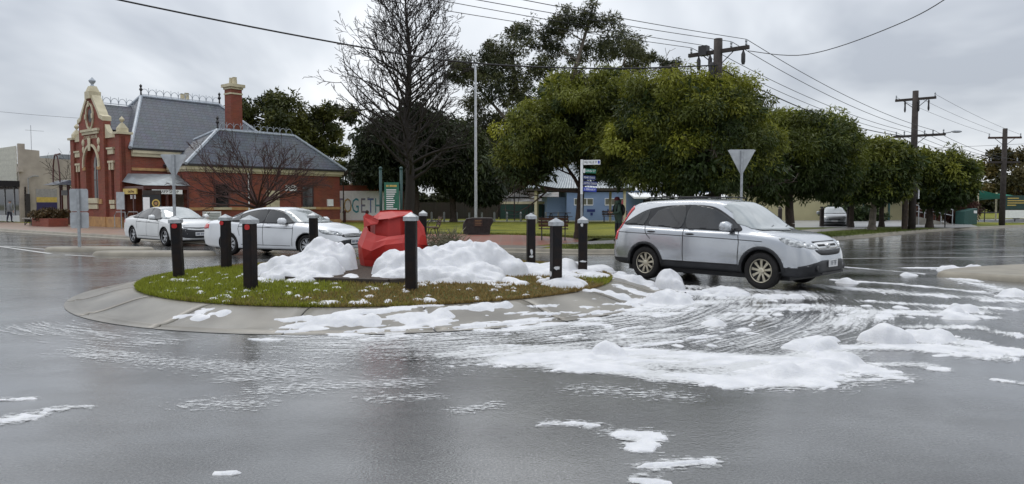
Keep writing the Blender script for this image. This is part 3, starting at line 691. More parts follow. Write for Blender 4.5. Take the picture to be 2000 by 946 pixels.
# heaps
def heap(path, n, rad, spread, fl=0.8, seed=0):
    g_ = np.random.default_rng(seed + 100); P = [ray_ground(*p) for p in path]; out = []
    for _ in range(n):
        k = g_.integers(0, len(P) - 1) if len(P) > 1 else 0; t = g_.random()
        a = P[k]; b_ = P[min(k + 1, len(P) - 1)]
        out.append((a[0] + (b_[0] - a[0]) * t + g_.normal() * spread * 1.2, a[1] + (b_[1] - a[1]) * t + g_.normal() * spread, rad * (0.45 + 0.75 * g_.random()), fl))
    return out
puffs = []
puffs += heap([(1520, 740), (1570, 732), (1610, 712)], 20, 0.17, 0.09, 0.62, 1)
puffs += heap([(1575, 700), (1610, 668)], 9, 0.15, 0.05, 0.7, 2)
puffs += heap([(1040, 690), (1130, 695), (1190, 698)], 10, 0.09, 0.07, 0.5, 3)
puffs += heap([(1165, 693), (1200, 693)], 6, 0.17, 0.04, 0.95, 4)
puffs += heap([(1375, 636), (1400, 636)], 3, 0.16, 0.04, 0.6, 5)
puffs += heap([(1295, 563), (1325, 563)], 9, 0.22, 0.06, 1.0, 6)
puffs += heap([(1300, 590), (1325, 592)], 4, 0.2, 0.05, 0.8, 7)
puffs += heap([(1190, 556), (1290, 566)], 18, 0.16, 0.12, 0.75, 8)
puffs += heap([(1400, 572), (1450, 574)], 10, 0.2, 0.1, 0.55, 9)
puffs += heap([(1330, 578), (1560, 582)], 16, 0.12, 0.14, 0.6, 10)
puffs += heap([(1795, 664), (1830, 664)], 6, 0.16, 0.06, 0.7, 12)
puffs += heap([(1840, 616), (1890, 608)], 7, 0.14, 0.06, 0.75, 13)
puffs += heap([(1780, 622), (1920, 622)], 10, 0.11, 0.05, 0.6, 14)
puffs += heap([(1850, 694), (1960, 690)], 9, 0.10, 0.08, 0.4, 15)
puffs += heap([(1850, 530), (1910, 528)], 9, 0.22, 0.12, 0.55, 16)
puffs += heap([(1765, 538), (1778, 538)], 3, 0.16, 0.03, 0.7, 17)
puffs += heap([(1640, 552), (1660, 553)], 4, 0.16, 0.05, 0.6, 18)
puffs += heap([(1980, 576), (1999, 580)], 4, 0.2, 0.06, 0.6, 19)
puffs += heap([(560, 644), (860, 636)], 40, 0.11, 0.05, 0.6, 20)
puffs += heap([(700, 612), (830, 612)], 40, 0.12, 0.10, 0.65, 21)
puffs += heap([(530, 610), (575, 592)], 16, 0.12, 0.06, 0.65, 22)
puffs += heap([(1050, 590), (1240, 592)], 22, 0.11, 0.07, 0.6, 23)
puffs += heap([(860, 632), (870, 632)], 3, 0.13, 0.04, 0.8, 24)
puffs += heap([(930, 625), (990, 618)], 9, 0.1, 0.06, 0.6, 25)
puffs += heap([(1000, 608), (1035, 600)], 8, 0.1, 0.06, 0.6, 26)
puffs += heap([(1020, 660), (1640, 655)], 60, 0.06, 0.5, 0.45, 27)
puffs += heap([(380, 634), (420, 632)], 8, 0.08, 0.05, 0.5, 28)
puffs += heap([(1450, 620), (1700, 600)], 24, 0.08, 0.25, 0.45, 29)
PH = puff_field(X, Y, puffs)
lump = 0.82 + 0.7 * (fbm(X * 4.5, Y * 4.5, 51, 2) - 0.5) + 0.55 * (fbm(X * 13, Y * 13, 53, 3) - .5)
PH = blur(PH * lump, 2)
Hh = np.maximum(H0, PH - 0.012 - 0.01 * (PH <= 0))
mask = Hh > -0.0005
for _ in range(2): mask = mask | np.roll(mask, 1, 0) | np.roll(mask, -1, 0) | np.roll(mask, 1, 1) | np.roll(mask, -1, 1)
mask &= RR > RI - 0.03
mask[:2] = mask[-2:] = False; mask[:, :2] = mask[:, -2:] = False
me = grid_mesh('road_foam', X, Y, BASE + Hh, mask)
tag(link('road_foam', me, M['foam'], None, True), 'white soap foam spread in streaks over the wet road and apron', 'foam', kind='stuff')
# thin soapy lace lying on the asphalt, holes and all
k_ = 3; Xc, Yc, Dc, Bc, Rc_ = X[::k_, ::k_], Y[::k_, ::k_], blur(np.maximum(D + .38 * np.minimum(holes, .15) * (D > .05), DL * .80), 6)[::k_, ::k_], BASE[::k_, ::k_], RR[::k_, ::k_]
mk = (Dc > 0.03) & (Rc_ > RO + 0.14)
me = grid_mesh('soap_film', Xc, Yc, 0 * Xc + 0.0055, mk)
used = np.zeros(mk.shape, bool); cell = mk[:-1, :-1] & mk[1:, :-1] & mk[1:, 1:] & mk[:-1, 1:]
used[:-1, :-1] |= cell; used[1:, :-1] |= cell; used[1:, 1:] |= cell; used[:-1, 1:] |= cell
at_ = me.attributes.new('cover', 'FLOAT', 'POINT'); at_.data.foreach_set('value', Dc[used].astype(np.float32))
def film_mat():
    m_ = bpy.data.materials.new('soap_film'); m_.use_nodes = True; nt = m_.node_tree; N = nt.nodes; L = nt.links; b = N['Principled BSDF']
    b.inputs['Base Color'].default_value = (.60, .61, .62, 1); b.inputs['Roughness'].default_value = .45
    geo = N.new('ShaderNodeNewGeometry'); sp_ = N.new('ShaderNodeSeparateXYZ'); L.new(geo.outputs['Position'], sp_.inputs[0])
    def mth(op, a, b_=None, clamp=False):
        n = N.new('ShaderNodeMath'); n.operation = op; n.use_clamp = clamp
        for i, v in enumerate((a, b_)):
            if v is None: continue
            if isinstance(v, (int, float)): n.inputs[i].default_value = v
            else: L.new(v, n.inputs[i])
        return n.outputs[0]
    dx = mth('SUBTRACT', sp_.outputs[0], CX); dy = mth('SUBTRACT', sp_.outputs[1], CY)
    w = N.new('ShaderNodeTexNoise'); w.inputs['Scale'].default_value = .4; L.new(geo.outputs['Position'], w.inputs['Vector'])
    rr_ = mth('ADD', mth('SQRT', mth('ADD', mth('MULTIPLY', dx, dx), mth('MULTIPLY', dy, dy))), mth('MULTIPLY', w.outputs['Fac'], .45)); th = mth('ARCTAN2', dy, dx)
    def nz(x, y, det, rgh=.6):
        c_ = N.new('ShaderNodeCombineXYZ'); L.new(x, c_.inputs[0]); L.new(y, c_.inputs[1]); n = N.new('ShaderNodeTexNoise'); n.inputs['Scale'].default_value = 1; n.inputs['Detail'].default_value = det; n.inputs['Roughness'].default_value = rgh; L.new(c_.outputs[0], n.inputs['Vector']); return n.outputs['Fac']
    A = nz(mth('MULTIPLY', rr_, 17), mth('MULTIPLY', th, 9), 5); B_ = nz(mth('MULTIPLY', sp_.outputs[0], 9), mth('MULTIPLY', sp_.outputs[1], 30), 5)
    Bi = nz(mth('MULTIPLY', sp_.outputs[0], 20), mth('MULTIPLY', sp_.outputs[1], 24), 4)
    near = N.new('ShaderNodeMapRange'); near.inputs[1].default_value = 8.2; near.inputs[2].default_value = 6.6; L.new(sp_.outputs[1], near.inputs[0])
    mx = N.new('ShaderNodeMix'); L.new(near.outputs[0], mx.inputs[0]); L.new(A, mx.inputs[2]); L.new(B_, mx.inputs[3])
    at = N.new('ShaderNodeAttribute'); at.attribute_name = 'cover'
    v = mth('ADD', mth('MULTIPLY', at.outputs['Fac'], 1.22), mth('ADD', mth('MULTIPLY', mth('SUBTRACT', mx.outputs[0], .5), 2.1), mth('MULTIPLY', mth('SUBTRACT', Bi, .5), 1.5)))
    mr = N.new('ShaderNodeMapRange'); mr.inputs[1].default_value = .26; mr.inputs[2].default_value = .80; mr.inputs[4].default_value = .92; L.new(v, mr.inputs[0])
    tr = N.new('ShaderNodeBsdfTransparent'); ms = N.new('ShaderNodeMixShader'); L.new(mr.outputs[0], ms.inputs[0]); L.new(tr.outputs[0], ms.inputs[1]); L.new(b.outputs[0], ms.inputs[2]); L.new(ms.outputs[0], N['Material Output'].inputs['Surface'])
    return m_
tag(link('soap_film', me, film_mat(), None, True), 'thin lace of soap film drawn out in arcs by tyres', 'foam film', kind='stuff')

def foam_mound(name, label, puffs, box, base, cat='foam', step=0.02, seed=0, mat_='foam', rough=0.10):
    x = np.arange(box[0], box[1], step); y = np.arange(box[2], box[3], step); Xm, Ym = np.meshgrid(x, y)
    H = puff_field(Xm, Ym, puffs); H *= 0.92 + 0.5 * (fbm(Xm * 2.6, Ym * 2.6, 60 + seed, 3) - 0.5)
    H += (H > 0.05) * rough * (fbm(Xm * 7.5, Ym * 7.5, 70 + seed, 3) - 0.5)
    H = blur(H, 2); mk = H > 0.006
    for _ in range(2): mk = mk | np.roll(mk, 1, 0) | np.roll(mk, -1, 0) | np.roll(mk, 1, 1) | np.roll(mk, -1, 1)
    b = base(Xm, Ym) if callable(base) else base
    me = grid_mesh(name, Xm, Ym, b + H - 0.012, mk)
    o = link(name, me, M[mat_], None, True); tag(o, label, cat); return o
def PF(lst): return [(x, y, r_, fl) for x, y, r_, fl in lst]
isl = lambda Xm, Ym: z_island(np.minimum(np.hypot(Xm - CX, Ym - CY), RI - 0.001)) + 0.01
rl = np.random.default_rng(31)
def scatter(n, x0, x1, y0, y1, r0, r1, f0=0.6, f1=0.9): return [(rl.uniform(x0, x1), rl.uniform(y0, y1), rl.uniform(r0, r1), rl.uniform(f0, f1)) for _ in range(n)]
foam_mound('foam_mound', 'big white foam mound heaped left of the red rose sculpture', PF([(-3.9, 12.75, .42, .75), (-3.55, 12.8, .50, .82), (-3.35, 13.0, .46, 1.0), (-3.15, 13.05, .36, 1.4), (-3.06, 13.15, .26, 1.85), (-3.42, 13.1, .35, 1.15), (-4.15, 12.7, .30, .7), (-3.4, 12.25, .45, .5), (-3.25, 12.05, .36, .4), (-3.85, 12.2, .36, .45)])
           + scatter(14, -4.2, -3.1, 12.2, 13.1, .14, .30, .8, 1.1), (-4.9, -2.4, 11.5, 14.0), isl, seed=1, rough=0.15)
foam_mound('foam_mound', 'long white foam mound heaped right of and before the rose sculpture', PF([(-2.0, 12.4, .38, 1.05), (-1.75, 12.45, .46, .9), (-1.35, 12.6, .50, .78), (-.95, 12.9, .55, .78), (-.62, 13.2, .52, .95), (-.35, 13.4, .50, .85), (-.1, 13.1, .40, .75), (-1.1, 13.3, .4, 1.0), (-.6, 12.4, .45, .6), (-1.5, 11.95, .42, .55), (-1.0, 12.0, .42, .5), (-1.95, 11.95, .36, .5), (-.45, 12.1, .4, .4)])
           + scatter(18, -1.9, 0.0, 12.0, 13.5, .15, .32, .8, 1.25), (-2.9, 0.9, 11.3, 14.6), isl, seed=2, rough=0.15)
foam_mound('foam_skirt', 'low white foam trail on the grass along the timber planter front', PF([(-2.6, 11.75, .14, .4), (-3.0, 11.8, .16, .5), (-2.2, 11.7, .12, .3)] + scatter(22, -2.2, .2, 11.55, 11.95, .08, .22, .3, .6) + scatter(26, -4.3, -2.5, 11.75, 12.1, .08, .20, .35, .7)), (-4.8, .6, 11.2, 12.7), isl, seed=3, rough=0.03)['kind'] = 'stuff'
foam_mound('foam_bank', 'low foam bank on the grass between the three bollards near the street name post', PF(scatter(44, .0, 1.75, 13.0, 15.0, .12, .30, .3, .55) + [(1.0, 14.0, .3, .8), (1.15, 14.1, .25, .8)]), (-.4, 2.3, 12.4, 15.6), isl, seed=4, rough=0.04)
foam_mound('foam_clump', 'foam skirt gathered round a bollard foot on brown grass', PF(scatter(14, .45, 1.1, 11.6, 12.1, .10, .2, .5, .8)), (.1, 1.5, 11.2, 12.5), isl, seed=5, rough=0.03)
# countless flecks on the grass
flecks = []
for _ in range(260):
    a = rl.uniform(-math.pi, 0.15); r_ = rl.uniform(2.3, 4.1); flecks.append((CX + r_ * math.cos(a), CY + r_ * math.sin(a), rl.uniform(.02, .075), .7))
for (u, v) in [(405, 558), (360, 556), (440, 523), (655, 557), (570, 552), (740, 556), (850, 566), (900, 560), (640, 592), (560, 520), (940, 556), (990, 545), (1060, 548), (700, 590), (830, 588)]:
    x, y = ray_ground(u, v); y -= 1.6 * 1.0; x *= (y / (y + 1.6))
    for _ in range(7): flecks.append((x + rl.normal() * .10, y + rl.normal() * .07, rl.uniform(.04, .10), .6))
foam_mound('foam_flecks', 'small flecks of white foam scattered over the island grass', flecks, (CX - 4.3, CX + 4.3, CY - 4.3, CY + 1.0), isl, seed=6, rough=0.02)['kind'] = 'stuff'
# separate lumps that stand on the road
def lump_thing(u, v, r_, fl, label, n=7, seed=0, sp=0.35):
    x, y = ray_ground(u, v); g_ = np.random.default_rng(seed); y += r_ * 0.7
    P = [(x, y, r_, fl * .85), (x + r_ * .45, y, r_ * .85, fl * .75)] + [(x + g_.normal() * r_ * sp * 1.5, y + g_.normal() * r_ * sp, r_ * g_.uniform(.4, .75), fl) for _ in range(n)]
    foam_mound('foam_lump', label, P, (x - 3 * r_, x + 3 * r_, y - 2.5 * r_, y + 2.5 * r_), 0.0, seed=seed, step=0.014, rough=0.03)
lump_thing(1745, 672, 0.20, 1.15, 'single smooth white foam lump standing on the road off the island', 4, 11, .25)
lump_thing(1815, 664, 0.17, 0.7, 'flat foam lump on the road just behind the single smooth lump', 4, 12)
lump_thing(1308, 566, 0.22, 1.55, 'tall rounded foam lump on the road by the silver car rear wheel', 6, 13, .3)
lump_thing(1425, 577, 0.24, 0.6, 'low wide foam lump on the road below the silver car sill', 8, 14, .6)

# ------------------------------------------------------------------ cars
def car_paint(name, c, metal=0.0, rough=0.35, flake=0.0):
    return mat(name, c, rough, metal, var=0.04, vscale=2.0, coat=0.8)
M['silver'] = car_paint('silver_paint', (0.46, 0.48, 0.51), 0.7, 0.26)
M['white_car'] = car_paint('white_car_paint', (0.70, 0.72, 0.75), 0.0, 0.4)
M['pearl'] = car_paint('pale_silver_paint', (0.62, 0.635, 0.64), 0.25, 0.38)
M['grey_car'] = car_paint('grey_car_paint', (0.30, 0.315, 0.33), 0.5, 0.4)
M['plastic'] = mat('black_plastic', (0.018, 0.019, 0.022), 0.5, var=0.25, vscale=5, spec=0.4)
M['tint'] = mat('tinted_glass', (0.020, 0.023, 0.027), 0.05, c2=(0.010, 0.012, 0.015), vscale=2.5, spec=0.6)
M['screen'] = mat('windscreen_glass', (0.34, 0.37, 0.37), 0.05, c2=(0.20, 0.23, 0.235), vscale=1.6, spec=1.0, ior=1.75, coat=0.6)  # pale mottled base colour paints sky reflection into the glass
M['lamp'] = mat('headlamp_glass', (0.55, 0.57, 0.58), 0.08, 0.35, c2=(0.16, 0.17, 0.18), vscale=16, coat=1.0, detail=2)
M['bulb'] = mat('lamp_reflector', (0.85, 0.86, 0.87), 0.1, 0.8, var=0.05)
M['tail'] = mat('red_lamp', (0.62, 0.018, 0.022), 0.12, var=0.1, vscale=12, coat=1.0)
M['chrome'] = mat('chrome', (0.68, 0.69, 0.70), 0.14, 0.95, var=0.03)
M['tyre'] = mat('tyre_rubber', (0.014, 0.013, 0.013), 0.75, var=0.2, bump=0.2, bscale=60, spec=0.3)
M['seam'] = mat('panel_gap_and_crease', (0.015, 0.015, 0.017), 0.6, var=0)
M['rim_bronze'] = mat('polished_bronze_rim', (0.52, 0.48, 0.38), 0.3, 0.75, var=0.1)
M['rim_silver'] = mat('silver_rim', (0.45, 0.46, 0.48), 0.3, 0.7, var=0.1)
M['rim_dark'] = mat('dark_rim', (0.022, 0.022, 0.024), 0.45, 0.3, var=0.2)
M['plate'] = mat('number_plate', (0.62, 0.63, 0.64), 0.4, var=0.05)
M['plate_ink'] = mat('plate_ink', (0.04, 0.06, 0.12), 0.5, var=0)

def pchip(xs, ys):
    xs = np.array(xs, float); ys = np.array(ys, float); h = np.diff(xs); d = np.diff(ys) / h; m_ = np.zeros(len(xs))
    m_[0], m_[-1] = d[0], d[-1]
    for i in range(1, len(xs) - 1):
        if d[i - 1] * d[i] > 0:
            w1, w2 = 2 * h[i] + h[i - 1], h[i] + 2 * h[i - 1]; m_[i] = (w1 + w2) / (w1 / d[i - 1] + w2 / d[i])
    def f(x):
        x = min(max(x, xs[0]), xs[-1]); i = min(np.searchsorted(xs, x, 'right') - 1, len(xs) - 2); i = max(i, 0)
        t = (x - xs[i]) / h[i]
        return ((1 + 2 * t) * (1 - t) ** 2 * ys[i] + t * (1 - t) ** 2 * h[i] * m_[i] + t * t * (3 - 2 * t) * ys[i + 1] + t * t * (t - 1) * h[i] * m_[i + 1])
    return f
def tbl(pairs): return pchip([p[0] for p in pairs], [p[1] for p in pairs])

def car_body(sp, mats, clad=None):
    """lofted shell; x forward from the rear bumper, y left, z up. Returns mesh object with wheel arches cut"""
    L = sp['L']; top, belt, bot, wid, roofw = (tbl(sp[k]) for k in ('top', 'belt', 'bot', 'wid', 'roofw'))
    xs = np.unique(np.concatenate([np.linspace(0, .35, 15), np.linspace(.35, L - .45, 70), np.linspace(L - .45, L, 20)]))
    rings = []
    for x in xs:
        zt, zs, zb, W, Rw = top(x), belt(x), bot(x), wid(x), roofw(x)
        zs = min(zs, zt - 0.035); H = zs - zb; g = zt - zs
        cr = min(0.09, g * 0.45)
        pts = [(0, zb), (W * .70, zb), (W * .93, zb + .02), (W * .975, zb + .12 * min(1, H / .5)), (W * 1.0, zb + .42 * H), (W * .992, zb + .70 * H), (W * .972, zs - .05 * min(1, H / .5)), (W * .935, zs),
               ((W * .935) * .55 + Rw * .45, zs + (g - cr) * .46), (Rw + .015, zs + (g - cr) * .92), (Rw * .93, zt - cr * .62), (Rw * .70, zt - cr * .22), (Rw * .35, zt - cr * .04), (0, zt)]
        half = catmull([(0, a, b_) for a, b_ in pts], 3)
        half = [(p.y, p.z) for p in half]
        ring = [(x, -y, z) for y, z in half] + [(x, y, z) for y, z in half[-2:0:-1]]
        rings.append(ring)
    n = len(rings[0]); V = [v for r_ in rings for v in r_]
    F = [(i * n + k, i * n + (k + 1) % n, (i + 1) * n + (k + 1) % n, (i + 1) * n + k) for i in range(len(rings) - 1) for k in range(n)]
    for ri, dx in ((0, -0.015), (len(rings) - 1, 0.015)):
        c = Vector((0, 0, 0))
        for v in rings[ri]: c += Vector(v)
        c /= n; c.x += dx; ci = len(V); V.append(tuple(c))
        F += [(ri * n + k, ri * n + (k + 1) % n, ci) for k in range(n)]
    me = bpy.data.meshes.new('body'); me.from_pydata(V, [], F)
    bm = bmesh.new(); bm.from_mesh(me)
    bmesh.ops.recalc_face_normals(bm, faces=bm.faces)
    if clad:
        bmesh.ops.bisect_plane(bm, geom=bm.verts[:] + bm.edges[:] + bm.faces[:], plane_co=(0, 0, clad), plane_no=(0, 0, 1))
    for f in bm.faces:
        f.smooth = True
        if clad and f.calc_center_median().z < clad: f.material_index = 1
        if f.calc_center_median().z < sp['bot'][len(sp['bot']) // 2][1] + 0.015: f.material_index = 1
    bm.to_mesh(me); bm.free()
    o = link('body', me, mats)
    # wheel arch cutters
    cut = MB()
    for ax in sp['axles']:
        for s in (-1, 1):
            Mx = Matrix.Translation((ax, s * (sp['track'] + 0.16), sp['wr'] + sp.get('lift', 0.0))) @ Matrix.Rotation(R(90), 4, 'X')
            ra = sp['arch']; prof = [(0, -0.30), (ra, -0.30), (ra, 0.30), (0, 0.30)]
            cut.lathe(prof[1:3], 40, Mx); b0 = len(cut.v)
            for zz in (-0.30, 0.30):
                ring = [Mx @ Vector((ra * math.cos(2 * math.pi * k / 40), ra * math.sin(2 * math.pi * k / 40), zz)) for k in range(40)]
                cut.add(ring, [tuple(range(40))])
    cme = bpy.data.meshes.new('cutter'); cme.from_pydata(cut.v, [], cut.f)
    bm = bmesh.new(); bm.from_mesh(cme); bmesh.ops.remove_doubles(bm, verts=bm.verts, dist=1e-4); bmesh.ops.recalc_face_normals(bm, faces=bm.faces); bm.to_mesh(cme); bm.free()
    co = link('cutter', cme, [M['plastic']])
    md = o.modifiers.new('arch', 'BOOLEAN'); md.operation = 'DIFFERENCE'; md.object = co; md.solver = 'EXACT'; md.material_mode = 'TRANSFER'
    dg = bpy.context.evaluated_depsgraph_get(); dg.update()
    me2 = bpy.data.meshes.new_from_object(o.evaluated_get(dg)); o.modifiers.clear(); o.data = me2
    bpy.data.objects.remove(co)
    bm = bmesh.new(); bm.from_mesh(me); bvh = BVHTree.FromBMesh(bm); bm.free()
    return o, bvh
def smooth_poly(p, k=4): return [(v.x, v.y) for v in catmull([(a, b_, 0) for a, b_ in p], k, True)]
def project(bvh, poly, az, name, m_, parent, off=0.006, res=0.06, el=0.0, smooth=True, edge=True):
    """lay a flat outline on the body. az: direction the panel faces (0 = front, -90 = right side, 90 = left, 180 = rear), 'top' = up
    outline coordinates: (along the facing plane, height); for sides the first is x, for the front it is y"""
    if az == 'top': d = Vector((0, 0, -1)); U = Vector((1, 0, 0)); W_ = Vector((0, 1, 0))
    else:
        a = R(az); n = Vector((math.cos(a), math.sin(a), 0)); d = -n; W_ = Vector((0, 0, 1))
        U = Vector((1, 0, 0)) if abs(abs(az) - 90) < 1 else (Vector((0, 1, 0)) if abs(az) < 1 or abs(az) > 179 else Vector((-math.sin(a), math.cos(a), 0)))
    bm = bmesh.new(); f = bm.faces.new([bm.verts.new((p[0], p[1], 0)) for p in poly])
    xs = [p[0] for p in poly]; ys = [p[1] for p in poly]
    for (lo, hi, no) in ((min(xs), max(xs), (1, 0, 0)), (min(ys), max(ys), (0, 1, 0))):
        c = lo + res
        while c < hi:
            bmesh.ops.bisect_plane(bm, geom=bm.verts[:] + bm.edges[:] + bm.faces[:], plane_co=Vector(no) * c, plane_no=no); c += res
    bmesh.ops.triangulate(bm, faces=[f for f in bm.faces if len(f.verts) > 4])
    for v in bm.verts:
        o_ = U * v.co.x + W_ * v.co.y - d * 6
        hit, nrm, _, _ = bvh.ray_cast(o_, d)
        if hit is None:
            hit, nrm, _, _ = bvh.find_nearest(U * v.co.x + W_ * v.co.y - d * 0.8)
        if nrm.dot(d) > 0: nrm = -nrm
        v.co = hit + nrm * off
    bmesh.ops.recalc_face_normals(bm, faces=bm.faces)
    s = sum((f.normal.dot(d) for f in bm.faces))
    if s > 0: bmesh.ops.reverse_faces(bm, faces=bm.faces)
    if edge:
        be = [e for e in bm.edges if e.is_boundary]
        r_ = bmesh.ops.extrude_edge_only(bm, edges=be)
        for v in [g_ for g_ in r_['geom'] if isinstance(g_, bmesh.types.BMVert)]: v.co += d * (off + 0.004)
    me = bpy.data.meshes.new(name); bm.to_mesh(me); bm.free()
    return link(name, me, m_, parent, smooth)
def ribbon(pts, w):
    P = [Vector((a, b_)) for a, b_ in pts]; l, r_ = [], []
    for i, p in enumerate(P):
        t = (P[min(i + 1, len(P) - 1)] - P[max(i - 1, 0)]).normalized(); nn = Vector((-t.y, t.x)) * w / 2
        l.append((p.x + nn.x, p.y + nn.y)); r_.append((p.x - nn.x, p.y - nn.y))
    return l + r_[::-1]
def arc_poly(cx, cz, r0, r1, a0, a1, n=16):
    o_ = [(cx + r1 * math.cos(R(a)), cz + r1 * math.sin(R(a))) for a in np.linspace(a0, a1, n)]
    return o_ + [(cx + r0 * math.cos(R(a)), cz + r0 * math.sin(R(a))) for a in np.linspace(a1, a0, n)]
def wheel(parent, x, y, r_, rim_r, style, rim_m, spokes=9):
    s = -1 if y < 0 else 1
    w = bpy.data.objects.new('wheel', None); col.objects.link(w); w.parent = parent; w.location = (x, y, r_)
    Mx = Matrix.Rotation(R(90) * -s, 4, 'X')     # local +z points outwards
    hw = 0.105
    t = MB().lathe([(rim_r - .012, -hw * .8), (rim_r + .02, -hw), (r_ - .03, -hw), (r_ - .006, -hw * .72), (r_, 0), (r_ - .006, hw * .72), (r_ - .03, hw), (rim_r + .02, hw), (rim_r - .006, hw * .86), (rim_r - .03, hw * .5), (rim_r - .03, -hw * .5)], 40, Mx, True)
    t.build('tyre', M['tyre'], w, True)
    MB().lathe([(rim_r - .004, hw * .84), (rim_r - .022, hw * .9), (rim_r - .03, hw * .3), (0, hw * .22)], 40, Mx).build('dark_rim_recess', M['rim_dark'], w, True)  # dark disc: shade of the recess behind the spokes put into colour
    b = MB(); b.lathe([(rim_r - .001, hw * .86), (rim_r - .010, hw * .96), (rim_r - .022, hw * .88)], 40, Mx)
    z0 = hw * .55
    for k in range(spokes):
        a = 2 * math.pi * (k + .25) / spokes; ca, sa = math.cos(a), math.sin(a)
        if style == 'plain':
            seg = [(0.04, .020, z0), (rim_r * .55, .019, z0 + .012), (rim_r - .016, .030, z0 + .012)]; subs = [0]
        else:
            seg = [(0.05, .024, z0), (rim_r * .5, .017, z0 + .012), (rim_r - .016, .013, z0 + .012)]; subs = [-.16, .16]
        for da in subs:
            V = []
            for q, (rr_, hw_, zz) in enumerate(seg):
                aa = a + (da * (q / 2) if style != 'plain' else 0); c_, s2 = math.cos(aa), math.sin(aa)
                for sg in (-1, 1):
                    V.append(Mx @ Vector((rr_ * c_ - sg * hw_ * s2, rr_ * s2 + sg * hw_ * c_, zz)))
                    V.append(Mx @ Vector((rr_ * c_ - sg * hw_ * s2, rr_ * s2 + sg * hw_ * c_, zz - .03)))
            F = []
            for q in range(2):
                o_ = q * 4; F += [(o_, o_ + 2, o_ + 6, o_ + 4), (o_, o_ + 4, o_ + 5, o_ + 1), (o_ + 2, o_ + 3, o_ + 7, o_ + 6)]
            b.add(V, F)
    b.lathe([(0.058, z0 - .02), (0.055, z0 + .012), (0.03, z0 + .02), (0, z0 + .02)], 16, Mx)
    b.build('rim', rim_m, w)
def car(name, label, sp, loc, heading, body_m, cat='car', clad=None):
    t = thing(name, label, cat, (loc[0], loc[1], 0), heading)
    o, bvh = car_body(sp, [body_m, M['plastic']], clad); o.parent = t
    for ax in sp['axles']:
        for s in (-1, 1): wheel(t, ax, s * sp['track'], sp['wr'], sp['rim'], sp['style'], sp['rim_m'], sp['spokes'])
    MB().span(.35, sp['L'] - .5, -.62, .62, .17, .34).build('underbody', M['plastic'], t)
    for s, az in ((-1, -90), (1, 90)):
        for w in sp['windows']: project(bvh, [(a, b_ - .03 * max(0, min(1, (b_ - 1.2) / .15)) * (sp['L'] < 4.6)) for a, b_ in (smooth_poly(w, 4) if len(w) > 6 else w)], az, 'side_window', M['tint'], t, .016, res=.021)
        if 'frame' in sp: project(bvh, [(a, b_ - .03 * max(0, min(1, (b_ - 1.2) / .15)) * (sp['L'] < 4.6)) for a, b_ in smooth_poly(sp['frame'], 5)], az, 'window_surround', sp['frame_m'], t, .010, res=.019)
        for g_ in sp['gaps']: project(bvh, ribbon(g_, .014), az, 'door_seam_or_crease', M['seam'], t, .004, res=.04, edge=False)  # door seams; lengthwise body lines are crease shade drawn as dark ribbons
        for (hx, hz) in sp['handles']:
            hd = MB(); y = s * (tbl(sp['wid'])(hx) * .985 + .0); hd.sphere((hx, y, hz), (.105, .022, .020), 12, 6)
            hd.build('door_handle', sp['handle_m'], t, True)
        mx, mz = sp['mirror']; my = s * (tbl(sp['wid'])(mx) * .96)
        mb = MB(); prof_ = [(-.09, -.05), (-.10, .03), (-.06, .085), (.03, .09), (.09, .05), (.10, -.01), (.07, -.06), (-.03, -.075)]
        Mx = Matrix.Translation((mx, my + s * .05, mz + .075)) @ Matrix.Diagonal((1.2, 1.05, 1.2, 1)) @ Matrix.Rotation(R(90) * -s, 4, 'X') @ Matrix.Diagonal((1, s * -1, 1, 1))
        V = []; n = len(prof_)
        for dz, sc in ((0, .6), (.03, .95), (.12, 1.0), (.17, .85), (.19, .5)):
            V += [Mx @ Vector((a * sc, b_ * sc, dz)) for a, b_ in prof_]
        mb.add(V, [(i * n + k, i * n + (k + 1) % n, (i + 1) * n + (k + 1) % n, (i + 1) * n + k) for i in range(4) for k in range(n)] + [tuple(range(n)), tuple(4 * n + k for k in range(n))])
        mo = mb.build('wing_mirror', body_m, t, True)
        MB().box((mx + .03, my + s * .05, mz + .0), (.10, .16, .03)).build('mirror_arm', M['plastic'], mo)
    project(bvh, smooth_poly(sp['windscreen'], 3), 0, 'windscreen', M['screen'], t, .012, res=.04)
    project(bvh, smooth_poly(sp['rear_screen'], 3), 180, 'rear_window', M['tint'], t, .012, res=.04)
    return t, bvh
def plate(t, x, z, w, h, txt, y=0.0, tilt=0):
    p = MB().box((x, y, z), (.012, w, h)).build('number_plate', M['plate'], t)
    if txt is None:      # characters too blurred to read
        for k in range(6):
            yy = y + (k - 2.5) * w * .135 + (.012 if k > 2 else -.012); MB().box((x + .008, yy, z), (.004, w * .075, h * .55)).build('plate_mark', M['plate_ink'], p)
        return
    me = text_mesh(txt, h * .95, .002, sx=.62)
    for v in me.vertices: v.co = Vector((x + .008, y + v.co.x, z + v.co.y))
    link('lettering', me, M['plate_ink'], p)

